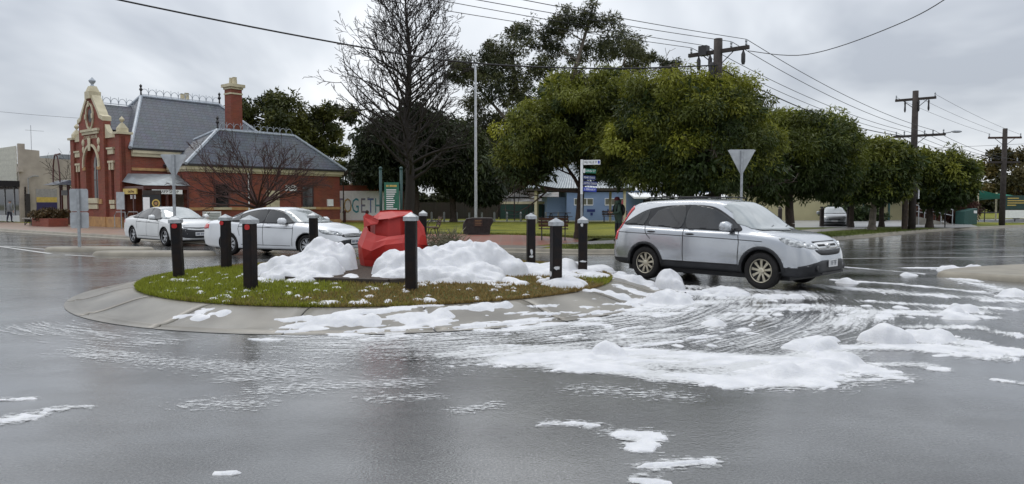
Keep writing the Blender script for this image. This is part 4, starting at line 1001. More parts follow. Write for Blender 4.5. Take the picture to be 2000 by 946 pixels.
# --- silver four-wheel-drive wagon
SUV = dict(L=4.52, axles=(0.96, 3.58), track=.785, wr=.345, rim=.225, arch=.405, style='plain', rim_m=M['rim_bronze'], spokes=9,
  top=[(0, .74), (.04, .80), (.09, .95), (.16, 1.12), (.30, 1.40), (.42, 1.55), (.60, 1.625), (1.1, 1.665), (1.9, 1.68), (2.45, 1.66), (2.70, 1.615), (2.85, 1.555), (3.1, 1.38), (3.42, 1.13), (3.52, 1.085), (3.8, 1.055), (4.1, 1.00), (4.28, .93), (4.38, .865), (4.44, .78), (4.49, .66), (4.52, .54)],
  belt=[(0, .62), (.2, 1.02), (.5, 1.10), (1.0, 1.085), (2.0, 1.06), (3.0, 1.035), (3.5, 1.00), (4.0, .93), (4.3, .84), (4.42, .72), (4.52, .50)],
  bot=[(0, .36), (.25, .30), (1, .27), (2.3, .27), (3.6, .27), (4.2, .25), (4.4, .27), (4.52, .32)],
  wid=[(0, .66), (.03, .74), (.10, .82), (.25, .875), (.6, .905), (1.5, .91), (3.0, .91), (3.7, .90), (4.0, .885), (4.2, .84), (4.35, .76), (4.46, .64), (4.52, .50)],
  roofw=[(0, .60), (.2, .64), (.5, .63), (1.2, .645), (2.4, .635), (2.8, .64), (3.4, .76), (3.7, .78), (4.1, .74), (4.35, .62), (4.52, .42)],
  windows=[[(1.02, 1.135), (1.16, 1.42), (1.22, 1.47), (1.40, 1.515), (1.82, 1.545), (1.83, 1.10), (1.40, 1.115)], [(1.945, 1.095), (1.94, 1.548), (2.25, 1.54), (2.46, 1.50), (2.70, 1.40), (2.95, 1.23), (3.07, 1.10), (2.8, 1.075), (2.3, 1.085)],
           [(.44, 1.155), (.50, 1.21), (.66, 1.33), (.84, 1.42), (.98, 1.455), (.90, 1.14), (.65, 1.15)]],
  frame=[(.36, 1.135), (.48, 1.24), (.68, 1.38), (.95, 1.49), (1.35, 1.555), (1.85, 1.578), (2.3, 1.565), (2.55, 1.51), (2.85, 1.35), (3.08, 1.17), (3.15, 1.07), (2.9, 1.05), (1.8, 1.08), (.9, 1.12)], frame_m=M['plastic'],
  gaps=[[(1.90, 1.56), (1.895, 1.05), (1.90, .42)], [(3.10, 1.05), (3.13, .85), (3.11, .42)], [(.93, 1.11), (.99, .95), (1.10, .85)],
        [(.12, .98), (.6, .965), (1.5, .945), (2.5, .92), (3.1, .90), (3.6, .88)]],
  handles=[(1.12, 1.0), (2.05, .975)], handle_m=M['plastic'], mirror=(2.93, 1.06),
  windscreen=[(-.76, 1.105), (-.40, 1.075), (0, 1.065), (.40, 1.075), (.76, 1.105), (.67, 1.40), (.60, 1.555), (.30, 1.60), (0, 1.612), (-.30, 1.60), (-.60, 1.555), (-.67, 1.40)],
  rear_screen=[(-.60, 1.10), (0, 1.08), (.60, 1.10), (.52, 1.46), (0, 1.52), (-.52, 1.46)])
hd = R(-46.5)
# rear right wheel stands near (2.68,15.05): place the rear bumper origin accordingly
def place(rear_wheel, heading, sp):
    ax = sp['axles'][0]; y = -sp['track']; c, s = math.cos(heading), math.sin(heading)
    return (rear_wheel[0] - (ax * c - y * s), rear_wheel[1] - (ax * s + y * c))
suv, bv = car('silver_suv', 'silver compact wagon with black lower cladding and bronze wheels passing the foam', SUV, place((2.80, 15.02), hd, SUV), hd, M['silver'], 'car', clad=.43)
suv.scale = (.972, .972, .985)
# front end
project(bv, [(-.86, .20), (.86, .20), (.86, .44), (.62, .52), (.40, .56), (-.40, .56), (-.62, .52), (-.86, .44)], 0, 'front_bumper_cladding', M['plastic'], suv, .004)
gr = project(bv, smooth_poly([(-.52, .745), (-.40, .665), (-.20, .645), (.20, .645), (.40, .665), (.52, .745), (.30, .735), (-.30, .735)], 3), 0, 'lower_grille', M['plastic'], suv, .006)
project(bv, smooth_poly([(-.42, .865), (.42, .865), (.40, .755), (.2, .742), (-.2, .742), (-.40, .755)], 3), 0, 'grille', M['chrome'], suv, .010)
for s in (-1, 1):
    project(bv, [(s * .10, .835), (s * .36, .835), (s * .36, .80), (s * .10, .80)], 0, 'grille_slot', M['plastic'], suv, .016)
project(bv, [(-.45, .888), (.45, .888), (.44, .872), (-.44, .872)], 0, 'grille_slot', M['plastic'], suv, .010)
eb = MB(); xh = bv.ray_cast(Vector((6, 0, .80)), Vector((-1, 0, 0)))[0].x + .02
eb.lathe([(.062, 0), (.062, .012), (.05, .014)], 20, Matrix.Translation((xh, 0, .80)) @ Matrix.Rotation(R(90), 4, 'Y'))
for s in (-1, 1): eb.box((xh + .012, s * .026, .80), (.012, .012, .085), rot=Matrix.Rotation(R(s * -10), 3, 'X'))
eb.box((xh + .012, 0, .80), (.012, .05, .012)); eb.build('emblem', M['chrome'], suv)
for s in (-1, 1):
    hl = smooth_poly([(s * .86 - s*.02, .90), (s * .80, .835), (s * .66, .775), (s * .45, .765), (s * .48, .80), (s * .60, .865), (s * .72, .91)], 3)
    h_ = project(bv, hl, 0, 'headlight', M['lamp'], suv, .008, res=.03)
    for (yy, zz, r_) in ((.70, .83, .042), (.58, .805, .036)):
        hp = bv.ray_cast(Vector((6, s * yy, zz)), Vector((-1, 0, 0)))
        if hp[0]: MB().sphere(hp[0] + hp[1] * .0, (r_ * .5, r_, r_), 12, 8).build('lamp_bulb', M['bulb'], h_, True)
    az = -90 if s < 0 else 90
    project(bv, smooth_poly([(4.02, .955), (3.90, .945), (4.0, .88), (4.10, .83), (4.28, .79), (4.30, .85)], 3), az, 'headlight', M['lamp'], suv, .008, res=.04)
    fgp = bv.ray_cast(Vector((6, s * .55, .42)), Vector((-1, 0, 0)))[0]
    MB().lathe([(.055, 0), (.05, .012), (0, .006)], 16, Matrix.Translation(fgp + Vector((.004, 0, 0))) @ Matrix.Rotation(R(90), 4, 'Y')).build('fog_lamp', M['rim_dark'], suv, True)
    # arch mouldings, tail lamps, sill line
    for ax in SUV['axles']: project(bv, arc_poly(ax, .345, .395, .452, -8, 188), az, 'arch_moulding', M['plastic'], suv, .012, res=.08)
    project(bv, [(.06, .80), (.20, .80), (.24, .98), (.32, 1.17), (.43, 1.36), (.52, 1.47), (.45, 1.53), (.31, 1.38), (.17, 1.14), (.09, .96)], az, 'tail_lamp', M['tail'], suv, .012)
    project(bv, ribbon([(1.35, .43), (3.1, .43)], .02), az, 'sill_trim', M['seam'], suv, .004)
    MB().tube([(.75, s * .60, 1.665), (.9, s * .61, 1.70), (2.2, s * .61, 1.71), (2.45, s * .60, 1.685)], .014, 6).build('roof_rail', M['plastic'], suv, True)
    project(bv, smooth_poly([(s * .52, .98), (s * .68, .98), (s * .62, 1.3), (s * .52, 1.5), (s * .48, 1.5), (s * .54, 1.25)], 2), 180, 'tail_lamp', M['tail'], suv, .01)
xp = bv.ray_cast(Vector((6, 0, .50)), Vector((-1, 0, 0)))[0].x
plate(suv, xp + .02, .50, .37, .13, '1RF 7BF')
MB().box((xp - .03, 0, .33), (.10, .9, .03)).build('bumper_lip', M['rim_dark'], suv)
for s in (-.35, .25): MB().tube([(3.47, s, 1.10), (3.40, s + .3, 1.16)], .008, 5).build('wiper', M['plastic'], suv)
MB().tube([(.55, 0, 1.63), (.42, 0, 1.72)], .006, 5).build('aerial', M['plastic'], suv)

# --- white sedan
SED = dict(L=4.97, axles=(1.12, 3.96), track=.79, wr=.335, rim=.235, arch=.375, style='split', rim_m=M['rim_silver'], spokes=8,
  top=[(0, .70), (.03, .90), (.08, 1.00), (.2, 1.055), (.60, 1.085), (.85, 1.13), (1.2, 1.27), (1.6, 1.395), (2.1, 1.452), (2.6, 1.448), (2.95, 1.40), (3.2, 1.30), (3.55, 1.115), (3.75, 1.02), (4.1, .975), (4.5, .90), (4.75, .81), (4.87, .72), (4.94, .62), (4.97, .50)],
  belt=[(0, .60), (.1, .90), (.5, .975), (1.2, .985), (2.2, .955), (3.2, .93), (3.8, .90), (4.3, .84), (4.7, .73), (4.97, .45)],
  bot=[(0, .32), (.3, .24), (1, .20), (2.5, .20), (4, .20), (4.6, .20), (4.97, .26)],
  wid=[(0, .66), (.04, .76), (.15, .84), (.4, .90), (1.2, .93), (2.5, .925), (3.9, .93), (4.3, .90), (4.6, .83), (4.8, .73), (4.92, .60), (4.97, .46)],
  roofw=[(0, .62), (.3, .68), (.8, .66), (1.3, .60), (1.8, .575), (2.6, .58), (3.1, .61), (3.6, .72), (3.9, .76), (4.4, .72), (4.8, .56), (4.97, .38)],
  windows=[[(1.58, 1.02), (1.52, 1.20), (1.72, 1.29), (2.05, 1.345), (2.36, 1.355), (2.37, 1.0), (2.0, 1.005)], [(2.47, .995), (2.465, 1.352), (2.75, 1.335), (3.0, 1.27), (3.25, 1.13), (3.42, 1.00), (3.1, .975), (2.8, .985)], [(1.10, 1.03), (1.2, 1.10), (1.45, 1.195), (1.50, 1.03)]],
  frame=[(1.04, 1.015), (1.2, 1.125), (1.6, 1.29), (2.1, 1.375), (2.6, 1.37), (2.95, 1.31), (3.3, 1.12), (3.48, .985), (3.0, .965), (2.0, .985)], frame_m=M['plastic'],
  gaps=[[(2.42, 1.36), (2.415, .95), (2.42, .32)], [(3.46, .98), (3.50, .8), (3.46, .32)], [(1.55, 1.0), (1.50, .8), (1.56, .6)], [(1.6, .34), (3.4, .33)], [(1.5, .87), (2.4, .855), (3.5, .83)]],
  handles=[(1.72, .90), (2.60, .885)], handle_m=M['white_car'], mirror=(3.22, .96),
  windscreen=[(-.76, 1.01), (-.4, .995), (0, .99), (.4, .995), (.76, 1.01), (.62, 1.25), (.54, 1.345), (0, 1.395), (-.54, 1.345), (-.62, 1.25)],
  rear_screen=[(-.58, 1.10), (0, 1.10), (.58, 1.10), (.5, 1.33), (0, 1.37), (-.5, 1.33)])
def sedan_face(t, bv, z0, body, plate_txt, x_ax):
    for s in (-1, 1):
        az = -90 if s < 0 else 90
        project(bv, smooth_poly([(4.36, .80), (4.55, .80), (4.80, .74), (4.86, .67), (4.70, .665), (4.50, .70)], 3), az, 'headlight', M['lamp'], t, .008, res=.04)
        h_ = project(bv, smooth_poly([(s * .82, .76), (s * .62, .72), (s * .44, .665), (s * .50, .625), (s * .70, .655), (s * .80, .70)], 3), 0, 'headlight', M['lamp'], t, .008, res=.03)
        hp = bv.ray_cast(Vector((7, s * .60, .675)), Vector((-1, 0, 0)))[0]
        if hp: MB().sphere(hp, (.03, .04, .035), 10, 6).build('lamp_bulb', M['bulb'], h_, True)
        project(bv, [(.03, .78), (.34, .80), (.36, .93), (.08, .95)], az, 'tail_lamp', M['tail'], t, .01)
        project(bv, [(s * .42, .78), (s * .80, .78), (s * .80, .93), (s * .46, .93)], 180, 'tail_lamp', M['tail'], t, .01)
    xq = bv.ray_cast(Vector((7, 0, .45)), Vector((-1, 0, 0)))[0].x
    plate(t, xq + .025, .45, .37, .13, plate_txt)
fh = math.atan2(-1.05, 2.64)
fal, bf = car('white_sedan', 'white four-door sedan with dark tinted windows waiting behind the foam mound', SED, place((-8.5, 22.1), fh, SED), fh, M['white_car'])
sedan_face(fal, bf, 0, M['white_car'], None, 0)
project(bf, smooth_poly([(-.44, .66), (-.40, .58), (.40, .58), (.44, .66), (.0, .68)], 3), 0, 'grille', M['plastic'], fal, .007)
for z in (.64, .605): project(bf, ribbon([(-.40, z), (.40, z)], .018), 0, 'grille_bar', M['chrome'], fal, .014)
project(bf, smooth_poly([(-.50, .50), (-.60, .36), (.60, .36), (.50, .50)], 3), 0, 'bumper_intake', M['plastic'], fal, .006)
# --- pale silver sedan
CAM = dict(SED); CAM['L'] = 4.88; CAM['axles'] = (1.10, 3.92); CAM['rim_m'] = M['rim_silver']; CAM['spokes'] = 5
CAM['top'] = [(0, .72), (.03, .93), (.07, 1.05), (.18, 1.09), (.5, 1.12), (.8, 1.17), (1.2, 1.30), (1.6, 1.40), (2.1, 1.445), (2.6, 1.435), (2.95, 1.385), (3.2, 1.29), (3.55, 1.12), (3.75, 1.03), (4.1, .99), (4.5, .92), (4.7, .82), (4.80, .70), (4.85, .60), (4.88, .48)]
CAM['wid'] = [(0, .66), (.04, .76), (.15, .84), (.4, .89), (1.2, .915), (2.5, .91), (3.9, .915), (4.25, .89), (4.55, .82), (4.72, .73), (4.83, .60), (4.88, .46)]
CAM['handle_m'] = M['pearl']
ch = math.atan2(-1.85, 2.1)
cmr, bc = car('silver_sedan', 'pale silver sedan with black front grille beside the court house kerb', CAM, place((-14.75, 28.6), ch, CAM), ch, M['pearl'])
sedan_face(cmr, bc, 0, M['pearl'], None, 0)
project(bc, smooth_poly([(-.72, .64), (-.30, .60), (0, .585), (.30, .60), (.72, .64), (.66, .38), (.40, .31), (-.40, .31), (-.66, .38)], 3), 0, 'grille', M['plastic'], cmr, .007)
for z in (.36, .43, .50): project(bc, ribbon([(-.60, z), (.60, z)], .014), 0, 'grille_bar', M['rim_dark'], cmr, .014)
project(bc, smooth_poly([(-.74, .70), (-.3, .66), (0, .64), (.3, .66), (.74, .70), (.3, .685), (0, .675), (-.3, .685)], 3), 0, 'badge_bar', M['black'], cmr, .012)
# --- old grey hatchback in the car park
OLD = dict(SED); OLD['L'] = 4.2; OLD['axles'] = (.85, 3.30); OLD['wr'] = .29; OLD['rim'] = .17; OLD['arch'] = .33; OLD['track'] = .70
sc = 4.2 / 4.97
for k in ('top', 'belt', 'bot', 'wid', 'roofw'): OLD[k] = [(a * sc, b_ * (.93 if k in ('top', 'belt') else .9 if k != 'bot' else 1)) for a, b_ in SED[k]]
for k in ('windows',): OLD[k] = [[(a * sc, b_ * .93) for a, b_ in w] for w in SED[k]]
OLD['frame'] = [(a * sc, b_ * .93) for a, b_ in SED['frame']]; OLD['gaps'] = [[(a * sc, b_ * .93) for a, b_ in w] for w in SED['gaps'][:3]]
OLD['handles'] = [(1.45, .83), (2.2, .82)]; OLD['handle_m'] = M['plastic']; OLD['mirror'] = (3.22 * sc, .88)
OLD['windscreen'] = [(a * .9, b_ * .93) for a, b_ in SED['windscreen']]; OLD['rear_screen'] = [(a * .9, b_ * .93) for a, b_ in SED['rear_screen']]
oh = R(-112)
old, bo = car('parked_car', 'old grey sedan parked nose-out behind the verge posts', OLD, place((21.0, 49.6), oh, OLD), oh, M['grey_car'])
for s in (-1, 1): project(bo, [(s * .66, .66), (s * .40, .62), (s * .40, .55), (s * .66, .57)], 0, 'headlight', M['lamp'], old, .008)
project(bo, [(-.34, .60), (.34, .60), (.34, .55), (-.34, .55)], 0, 'grille', M['plastic'], old, .008)
project(bo, [(-.66, .40), (.66, .40), (.62, .30), (-.62, .30)], 0, 'bumper_intake', M['plastic'], old, .008)
xo = bo.ray_cast(Vector((7, 0, .46)), Vector((-1, 0, 0)))[0].x
MB().box((xo + .02, 0, .46), (.012, .37, .12)).build('number_plate', M['plate'], old)

# ------------------------------------------------------------------ court house
BR = math.atan2(-.63, .78)
ch_ = thing('court_house', 'ornate red brick court house with slate hip roofs and cream trim', 'building', (-23.4, 44.0, 0.12), BR)
def part(name, m_, b, parent=None, smooth=False): return b.build(name, m_, parent or ch_, smooth)
FX = Matrix.Rotation(R(90), 4, 'X')           # polygon (x,z) standing; extrudes towards -y
def slab(poly, y0, y1, b=None):
    b = b or MB(); return b.prism(poly, Matrix.Translation((0, y1, 0)) @ FX, y1 - y0)
ax0, ax1, asp, axm = -4.75, -2.95, 3.75, -3.85
archo = [(axm + .9 * math.cos(a), asp + 1.25 * math.sin(a)) for a in np.linspace(math.pi, 0, 15)]
w_ = MB()
w_.span(-7.25, -0.05, .26, 11.2, 0, 4.7)
part('wall', M['brick'], w_)
g_ = MB()
slab([(-5.65, 0), (ax0, 0), (ax0, asp), (-5.65, asp)], -.18, .25, g_); slab([(ax1, 0), (-1.96, 0), (-1.96, asp), (ax1, asp)], -.18, .25, g_)
slab([(ax0, 0), (ax1, 0), (ax1, 1.7), (ax0, 1.7)], -.18, .25, g_)
slab([(-5.65, asp)] + archo + [(-1.96, asp), (-1.96, 6.55), (-2.5, 6.9), (axm + .32, 8.0), (axm - .32, 8.0), (-5.1, 6.9), (-5.65, 6.55)], -.18, .25, g_)
part('gable_wall', M['brick'], g_)
part('window_recess', M['brick'], MB().span(ax0, ax1, .12, .24, 1.7, 4.95))
win = part('window', M['glass_dark'], slab([(-4.1, 1.75), (-3.35, 1.75), (-3.35, 3.9), (-3.5, 4.3), (-3.725, 4.55), (-3.95, 4.3), (-4.1, 3.9)], .05, .115))
part('mullion', M['maroon'], MB().span(-3.75, -3.70, .03, .05, 1.75, 4.5).span(-4.1, -3.35, .03, .049, 2.9, 2.96), win)
def arch_band(cx, cz, rx, rz_, w, y0, y1, a0=math.pi, a1=0, n=18):
    o_ = [(cx + (rx + w) * math.cos(a), cz + (rz_ + w) * math.sin(a)) for a in np.linspace(a0, a1, n)]
    i_ = [(cx + rx * math.cos(a), cz + rz_ * math.sin(a)) for a in np.linspace(a1, a0, n)]
    b = MB()
    for k in range(n - 1): slab([o_[k], o_[k + 1], i_[n - 2 - k], i_[n - 1 - k]], y0, y1, b)
    return b
part('arch_hood', M['cream'], arch_band(axm, asp - .05, 1.12, 1.35, .14, -.27, -.178))
part('keystone', M['cream'], slab([(axm - .14, 4.75), (axm + .14, 4.75), (axm + .2, 5.55), (axm - .2, 5.55)], -.32, -.279))
part('arch_spring_band', M['sand'], MB().span(-5.15, ax0, -.24, -.179, 3.55, 3.75).span(ax1, -2.5, -.24, -.179, 3.55, 3.75))
part('window_sill', M['cream'], MB().span(-4.85, -2.85, -.30, -.182, 1.45, 1.78).span(-4.7, -3.0, -.26, -.182, 1.1, 1.38))
part('sill_band', M['sand'], MB().span(-5.3, -4.88, -.23, -.182, 1.42, 1.72).span(-2.82, -2.4, -.23, -.182, 1.42, 1.72))
# oculus with cream ring
part('oculus_ring', M['cream'], arch_band(axm, 6.9, .46, .75, .11, -.26, -.183, math.pi, -math.pi, 28))
part('oculus', M['black'], slab([(axm + .3 * math.cos(a), 6.95 + .42 * math.sin(a)) for a in np.linspace(0, 2 * math.pi, 16, endpoint=False)], -.195, -.183))
for a, b_, c_, d_ in ((-.62, -.40, 6.75, 7.05), (.40, .62, 6.75, 7.05), (-.09, .09, 7.5, 7.85), (-.09, .09, 5.98, 6.25)): part('oculus_block', M['cream'], MB().span(axm + a, axm + b_, -.30, -.261, c_, d_))
# name panel
part('name_cornice', M['cream'], MB().span(-5.1, -2.5, -.34, -.182, 5.95, 6.12 - .02).span(-5.0, -2.6, -.27, -.182, 5.78, 5.94))
me = text_mesh('COURT HOUSE', .30, .01)
for v in me.vertices: v.co = Vector((v.co.x * .98 + axm, -.195 - v.co.z, 5.60 + v.co.y))
link('lettering', me, M['cream'], ch_)
for sx in (-5.0, -2.7): part('ornament', M['cream'], MB().sphere((sx, -.19, 5.3), (.2, .06, .24), 10, 6).sphere((sx, -.19, 4.85), (.16, .06, .22), 10, 6), None, True)
# gable coping, finial
cp = MB()
for sgn in (-1, 1):
    pts = [(sgn * 1.90, 6.52), (sgn * 1.90, 6.80), (sgn * 1.50, 6.92), (sgn * 1.36, 7.12), (sgn * .42, 8.22), (sgn * .33, 8.02), (sgn * 1.20, 7.02), (sgn * 1.36, 6.72)]
    slab([(axm + a, b_) for a, b_ in (pts if sgn > 0 else pts[::-1])], -.24, .30, cp)
part('gable_coping', M['cream'], cp)
part('finial', M['cream'], MB().span(axm - .36, axm + .36, -.34, .36, 8.0, 8.45).box((axm, 0, 8.62), (.62, .62, .36), top=.6))
part('finial_ball', M['lead'], MB().lathe([(.0, 8.75), (.16, 8.8), (.07, 8.92), (.2, 9.08), (.22, 9.15), (.0, 9.38)], 8, Matrix.Translation((axm, 0, 0))))
# side bays with slit windows and corner piers
for (x0, x1, pier0, pier1) in ((-7.3, -5.652, -7.3, -6.75), (-1.958, 0, -.55, 0)):
    b = MB(); wx0, wx1 = (-6.45, -6.05) if x0 < -5 else (-1.5, -1.1)
    b.span(x0, wx0, 0, .25, 0, 5.45); b.span(wx1, x1, 0, .25, 0, 5.45); b.span(wx0, wx1, .001, .25, 0, 1.6); b.span(wx0, wx1, .001, .25, 3.6, 5.45)
    part('bay_wall', M['brick'], b)
    part('slit_window', M['glass_dark'], MB().span(wx0, wx1, .15, .2, 1.6, 3.6))
    part('slit_sill', M['cream'], MB().span(wx0 - .15, wx1 + .15, -.10, -.003, 1.42, 1.66).span(wx0 - .1, wx1 + .1, -.07, -.003, 1.12, 1.36))
    part('slit_hood', M['cream'], MB().span(wx0 - .2, wx1 + .2, -.12, -.003, 3.92, 4.05).span(wx0 - .1, wx0 + .1, -.09, -.003, 3.5, 3.91).span(wx1 - .1, wx1 + .1, -.09, -.003, 3.5, 3.91))
    part('cornice_block', M['cream'], MB().span(wx0 - .25, wx1 + .25, -.16, -.003, 4.75, 4.85).span(wx0 - .2, wx1 + .2, -.1, -.003, 4.45, 4.74))
    part('corner_pier', M['brick'], MB().span(pier0, pier1, -.12, .55, 0, 5.6))
    part('pier_cap', M['cream'], MB().span(pier0 - .12, pier1 + .12, -.24, .67, 5.6, 5.74).span(pier0 + .06, pier1 - .06, -.05, .48, 5.741, 5.98).box(((pier0 + pier1) / 2, .2, 6.12), (.42, .5, .28), top=.35))
    part('pier_finial', M['cream'], MB().lathe([(.08, 6.22), (.05, 6.32), (.15, 6.46), (.15, 6.52), (0, 6.7)], 8, Matrix.Translation(((pier0 + pier1) / 2, .2, 0))))
    s = 1 if x0 > -5 else -1; xb = -1.96 if s > 0 else -5.65
    part('scroll', M['cream'], slab([(xb, 5.45), (xb + s * .95, 5.45), (xb + s * .85, 5.72), (xb + s * .45, 5.82), (xb + s * .2, 6.05), (xb, 6.3)][::s], -.1, .2))
part('plinth', M['sand'], MB().span(-7.36, -5.7, -.20, -.003, 0, .62).span(-5.72, -1.9, -.26, -.183, 0, .62).span(-1.88, .06, -.20, -.003, 0, .62).span(.003, .06, .001, 11.2, 0, .62))
# side wall bands
part('eaves_cornice', M['cream'], MB().span(-.048, .14, .57, 11.2, 4.30, 4.50).span(-.048, .24, .57, 11.3, 4.501, 4.72))
part('string_course', M['sand'], MB().span(-.049, .05, .57, 2.75, 3.45, 3.62))
# roofs
def hip(name, x0, x1, y0, y1, z0, rx, ry0, ry1, zr, m_=M['slate'], parent=None):
    V = [(x0, y0, z0), (x1, y0, z0), (x1, y1, z0), (x0, y1, z0), (rx, ry0, zr), (rx, ry1, zr)]
    o = MB().add(V, [(0, 1, 4), (1, 2, 5, 4), (2, 3, 5), (3, 0, 4, 5), (3, 2, 1, 0)]).build(name, m_, parent or ch_)
    MB().span(x0 + .02, x1 - .02, y0 + .02, y1 - .02, z0 - .12, z0 - .003).build('gutter', M['iron'], o)
    f = MB()
    for a, b_ in ((0, 4), (1, 4), (2, 5), (3, 5)): f.tube([V[a], V[b_]], .11, 6)
    f.tube([V[4], V[5]], .10, 6); f.build('flashing', M['lead'], o)
    return o
main_roof = hip('roof', -7.6, .3, .4, 11.6, 4.80, -3.65, 2.9, 8.4, 8.5)
front_roof = MB().add([(-5.5, .25, 6.0), (-2.0, .25, 6.0), (-2.0, 3.2, 6.0), (-5.5, 3.2, 6.0), (axm, .25, 7.75), (axm, 3.2, 7.75)], [(1, 2, 5, 4), (3, 0, 4, 5), (0, 1, 4), (2, 3, 5)]).build('front_roof', M['slate'], ch_)
wing_roof = hip('wing_roof', -4.2, 2.85, 2.5, 14.5, 3.86, .75, 5.75, 11.6, 6.25)
MB().span(-3.9, 2.5, 2.8, 14.15, 0, 3.4).build('wing_wall', M['brick'], ch_)
part('wing_cornice', M['cream'], MB().span(.16, 2.62, 2.68, 14.27, 3.401, 3.52).span(.25, 2.72, 2.58, 14.37, 3.521, 3.73))
part('wing_band', M['sand'], MB().span(2.501, 2.56, 2.8, 14.2, 1.02, 1.2).span(2.501, 2.57, 2.8, 14.2, 0, .3))
def cresting(parent, x, y0, y1, z, step=.5):
    b = MB(); n = int((y1 - y0) / step)
    for i in range(n):
        ya = y0 + i * step
        b.tube([(x, ya + step / 2 + step * .5 * math.cos(a), z + .06 + .36 * math.sin(a)) for a in np.linspace(0, math.pi, 7)], .018, 4, False)
        b.tube([(x, ya, z), (x, ya, z + .5)], .016, 4)
    b.tube([(x, y0, z + .06), (x, y1, z + .06)], .02, 4); b.build('ridge_cresting', M['lead'], parent)
cresting(main_roof, -3.65, 2.9, 8.4, 8.58); cresting(front_roof, axm, .6, 2.9, 7.78, .48); cresting(wing_roof, .75, 5.9, 11.5, 6.3, .5)
def spike(parent, x, y, z, h):
    MB().lathe([(.07, z), (.05, z + h * .4), (.12, z + h * .55), (.05, z + h * .7), (.10, z + h * .85), (0, z + h)], 8, Matrix.Translation((x, y, 0))).build('roof_spike', M['iron'], parent)
spike(main_roof, -3.65, 2.9, 8.5, .8); spike(main_roof, -3.65, 8.4, 8.5, .9); spike(wing_roof, .75, 5.75, 6.25, .9)
chim = part('chimney', M['brick'], MB().box((.25, 7.2, 6.9), (.80, .80, 4.6)))
part('chimney_cap', M['cream'], MB().box((.25, 7.2, 8.75), (.88, .88, .1)).box((.25, 7.2, 9.1), (.92, .92, .12)).box((.25, 7.2, 9.28), (1.12, 1.12, .2)), chim)
for dx in (-.2, .2): part('chimney_pot', M['cream'], MB().lathe([(.17, 9.38), (.14, 9.8), (.16, 9.85), (0, 9.85)], 8, Matrix.Translation((.25 + dx, 7.2, 0))), chim)
c2 = part('chimney', M['cream'], MB().box((-5.9, 7.0, 7.6), (1.2, .7, 2.4)))
for dx in (-.3, .3): part('chimney_pot', M['cream'], MB().lathe([(.18, 8.8), (.15, 9.3), (.18, 9.35), (0, 9.35)], 8, Matrix.Translation((-5.9 + dx, 7.0, 0))), c2)
# wing windows, door, downpipe, plaques
for yy in (4.95, 11.36):
    w = part('window', M['glass_dark'], MB().span(2.501, 2.53, yy - .42, yy + .42, 1.22, 2.62))
    part('window_frame', M['maroon'], MB().span(2.5, 2.56, yy - .5, yy - .42, 1.2, 2.7).span(2.5, 2.56, yy + .42, yy + .5, 1.2, 2.7).span(2.5, 2.56, yy - .42, yy + .42, 2.62, 2.7).span(2.5, 2.55, yy - .42, yy + .42, 1.88, 1.94), w)
    part('window_sill', M['cream'], MB().span(2.561, 2.64, yy - .6, yy + .6, 1.05, 1.2), w)
part('door', M['cream'], MB().span(2.501, 2.54, 8.1, 9.1, .3, 2.3))
part('downpipe', M['white'], MB().tube([(2.57, 6.8, 0), (2.57, 6.8, 3.4)], .05, 6))
part('plaque', M['white'], MB().span(2.501, 2.52, 9.6, 10.5, 2.3, 2.7)); part('meter_box', M['white'], MB().span(2.501, 2.60, 13.0, 13.5, 1.25, 1.75))
# verandah in the corner
M['tin'] = mat('grey_corrugated_iron', (0.26, 0.29, 0.31), 0.42, 0.3, var=0.15, vscale=3)
part('verandah_roof', M['tin'], MB().add([(.0, .35, 3.25), (.0, 2.8, 3.25), (2.75, 2.8, 2.5), (2.75, .0, 2.5), (.0, .0, 2.75), (1.2, 2.8, 3.25)], [(4, 3, 0), (0, 3, 5), (3, 2, 5), (0, 5, 1)]))
part('verandah_beam', M['maroon'], MB().span(.01, 2.7, .02, .10, 2.28, 2.46).span(2.62, 2.70, .101, 2.7, 2.28, 2.46))
for (px, py) in ((.12, .06), (1.4, .06), (2.65, .06), (2.65, 1.4), (2.65, 2.66)): part('verandah_post', M['maroon'], MB().span(px - .06, px + .06, py - .055, py + .055, 0, 2.279))
part('verandah_door', M['path'], MB().span(.9, 1.9, 2.74, 2.797, 0, 2.1))
M['yellow'] = mat('yellow_banner', (0.55, 0.40, 0.10), 0.5, var=0.1)
sg = part('shop_banner', M['yellow'], MB().span(.2, 1.95, -.05, .015, 2.0, 2.32))
me = text_mesh('Craft Shop', .20, .004)
for v in me.vertices: v.co = Vector((v.co.x * .9 + 1.25, -.056 - v.co.z, 2.15 + v.co.y))
link('lettering', me, M['maroon'], sg)
sg = part('shop_sign', M['white'], MB().span(2.705, 2.74, .5, 2.3, 2.0, 2.26))
me = text_mesh('CRAFT SHOP', .22, .004)
for v in me.vertices: v.co = Vector((2.745 + v.co.z, v.co.x * 1.05 + 1.4, 2.13 + v.co.y))
link('lettering', me, M['black'], sg)
part('valance', M['white'], MB().span(1.0, 1.12, .03, .06, 1.72, 1.95).span(1.25, 1.37, .03, .06, 1.72, 1.95).span(1.5, 1.62, .03, .06, 1.72, 1.95))
b = MB()
for yy in (-.2, -.9): b.tube([(1.0, yy, 0), (1.0, yy, .75), (1.25, yy, .95), (2.4, yy, .95), (2.4, yy, 0)], .025, 6)
part('handrail', M['galv'], b)
def loc2w(x, y, z=0, o=(-23.4, 44.0)): c, s = math.cos(BR), math.sin(BR); return (o[0] + x * c - y * s, o[1] + x * s + y * c, z)
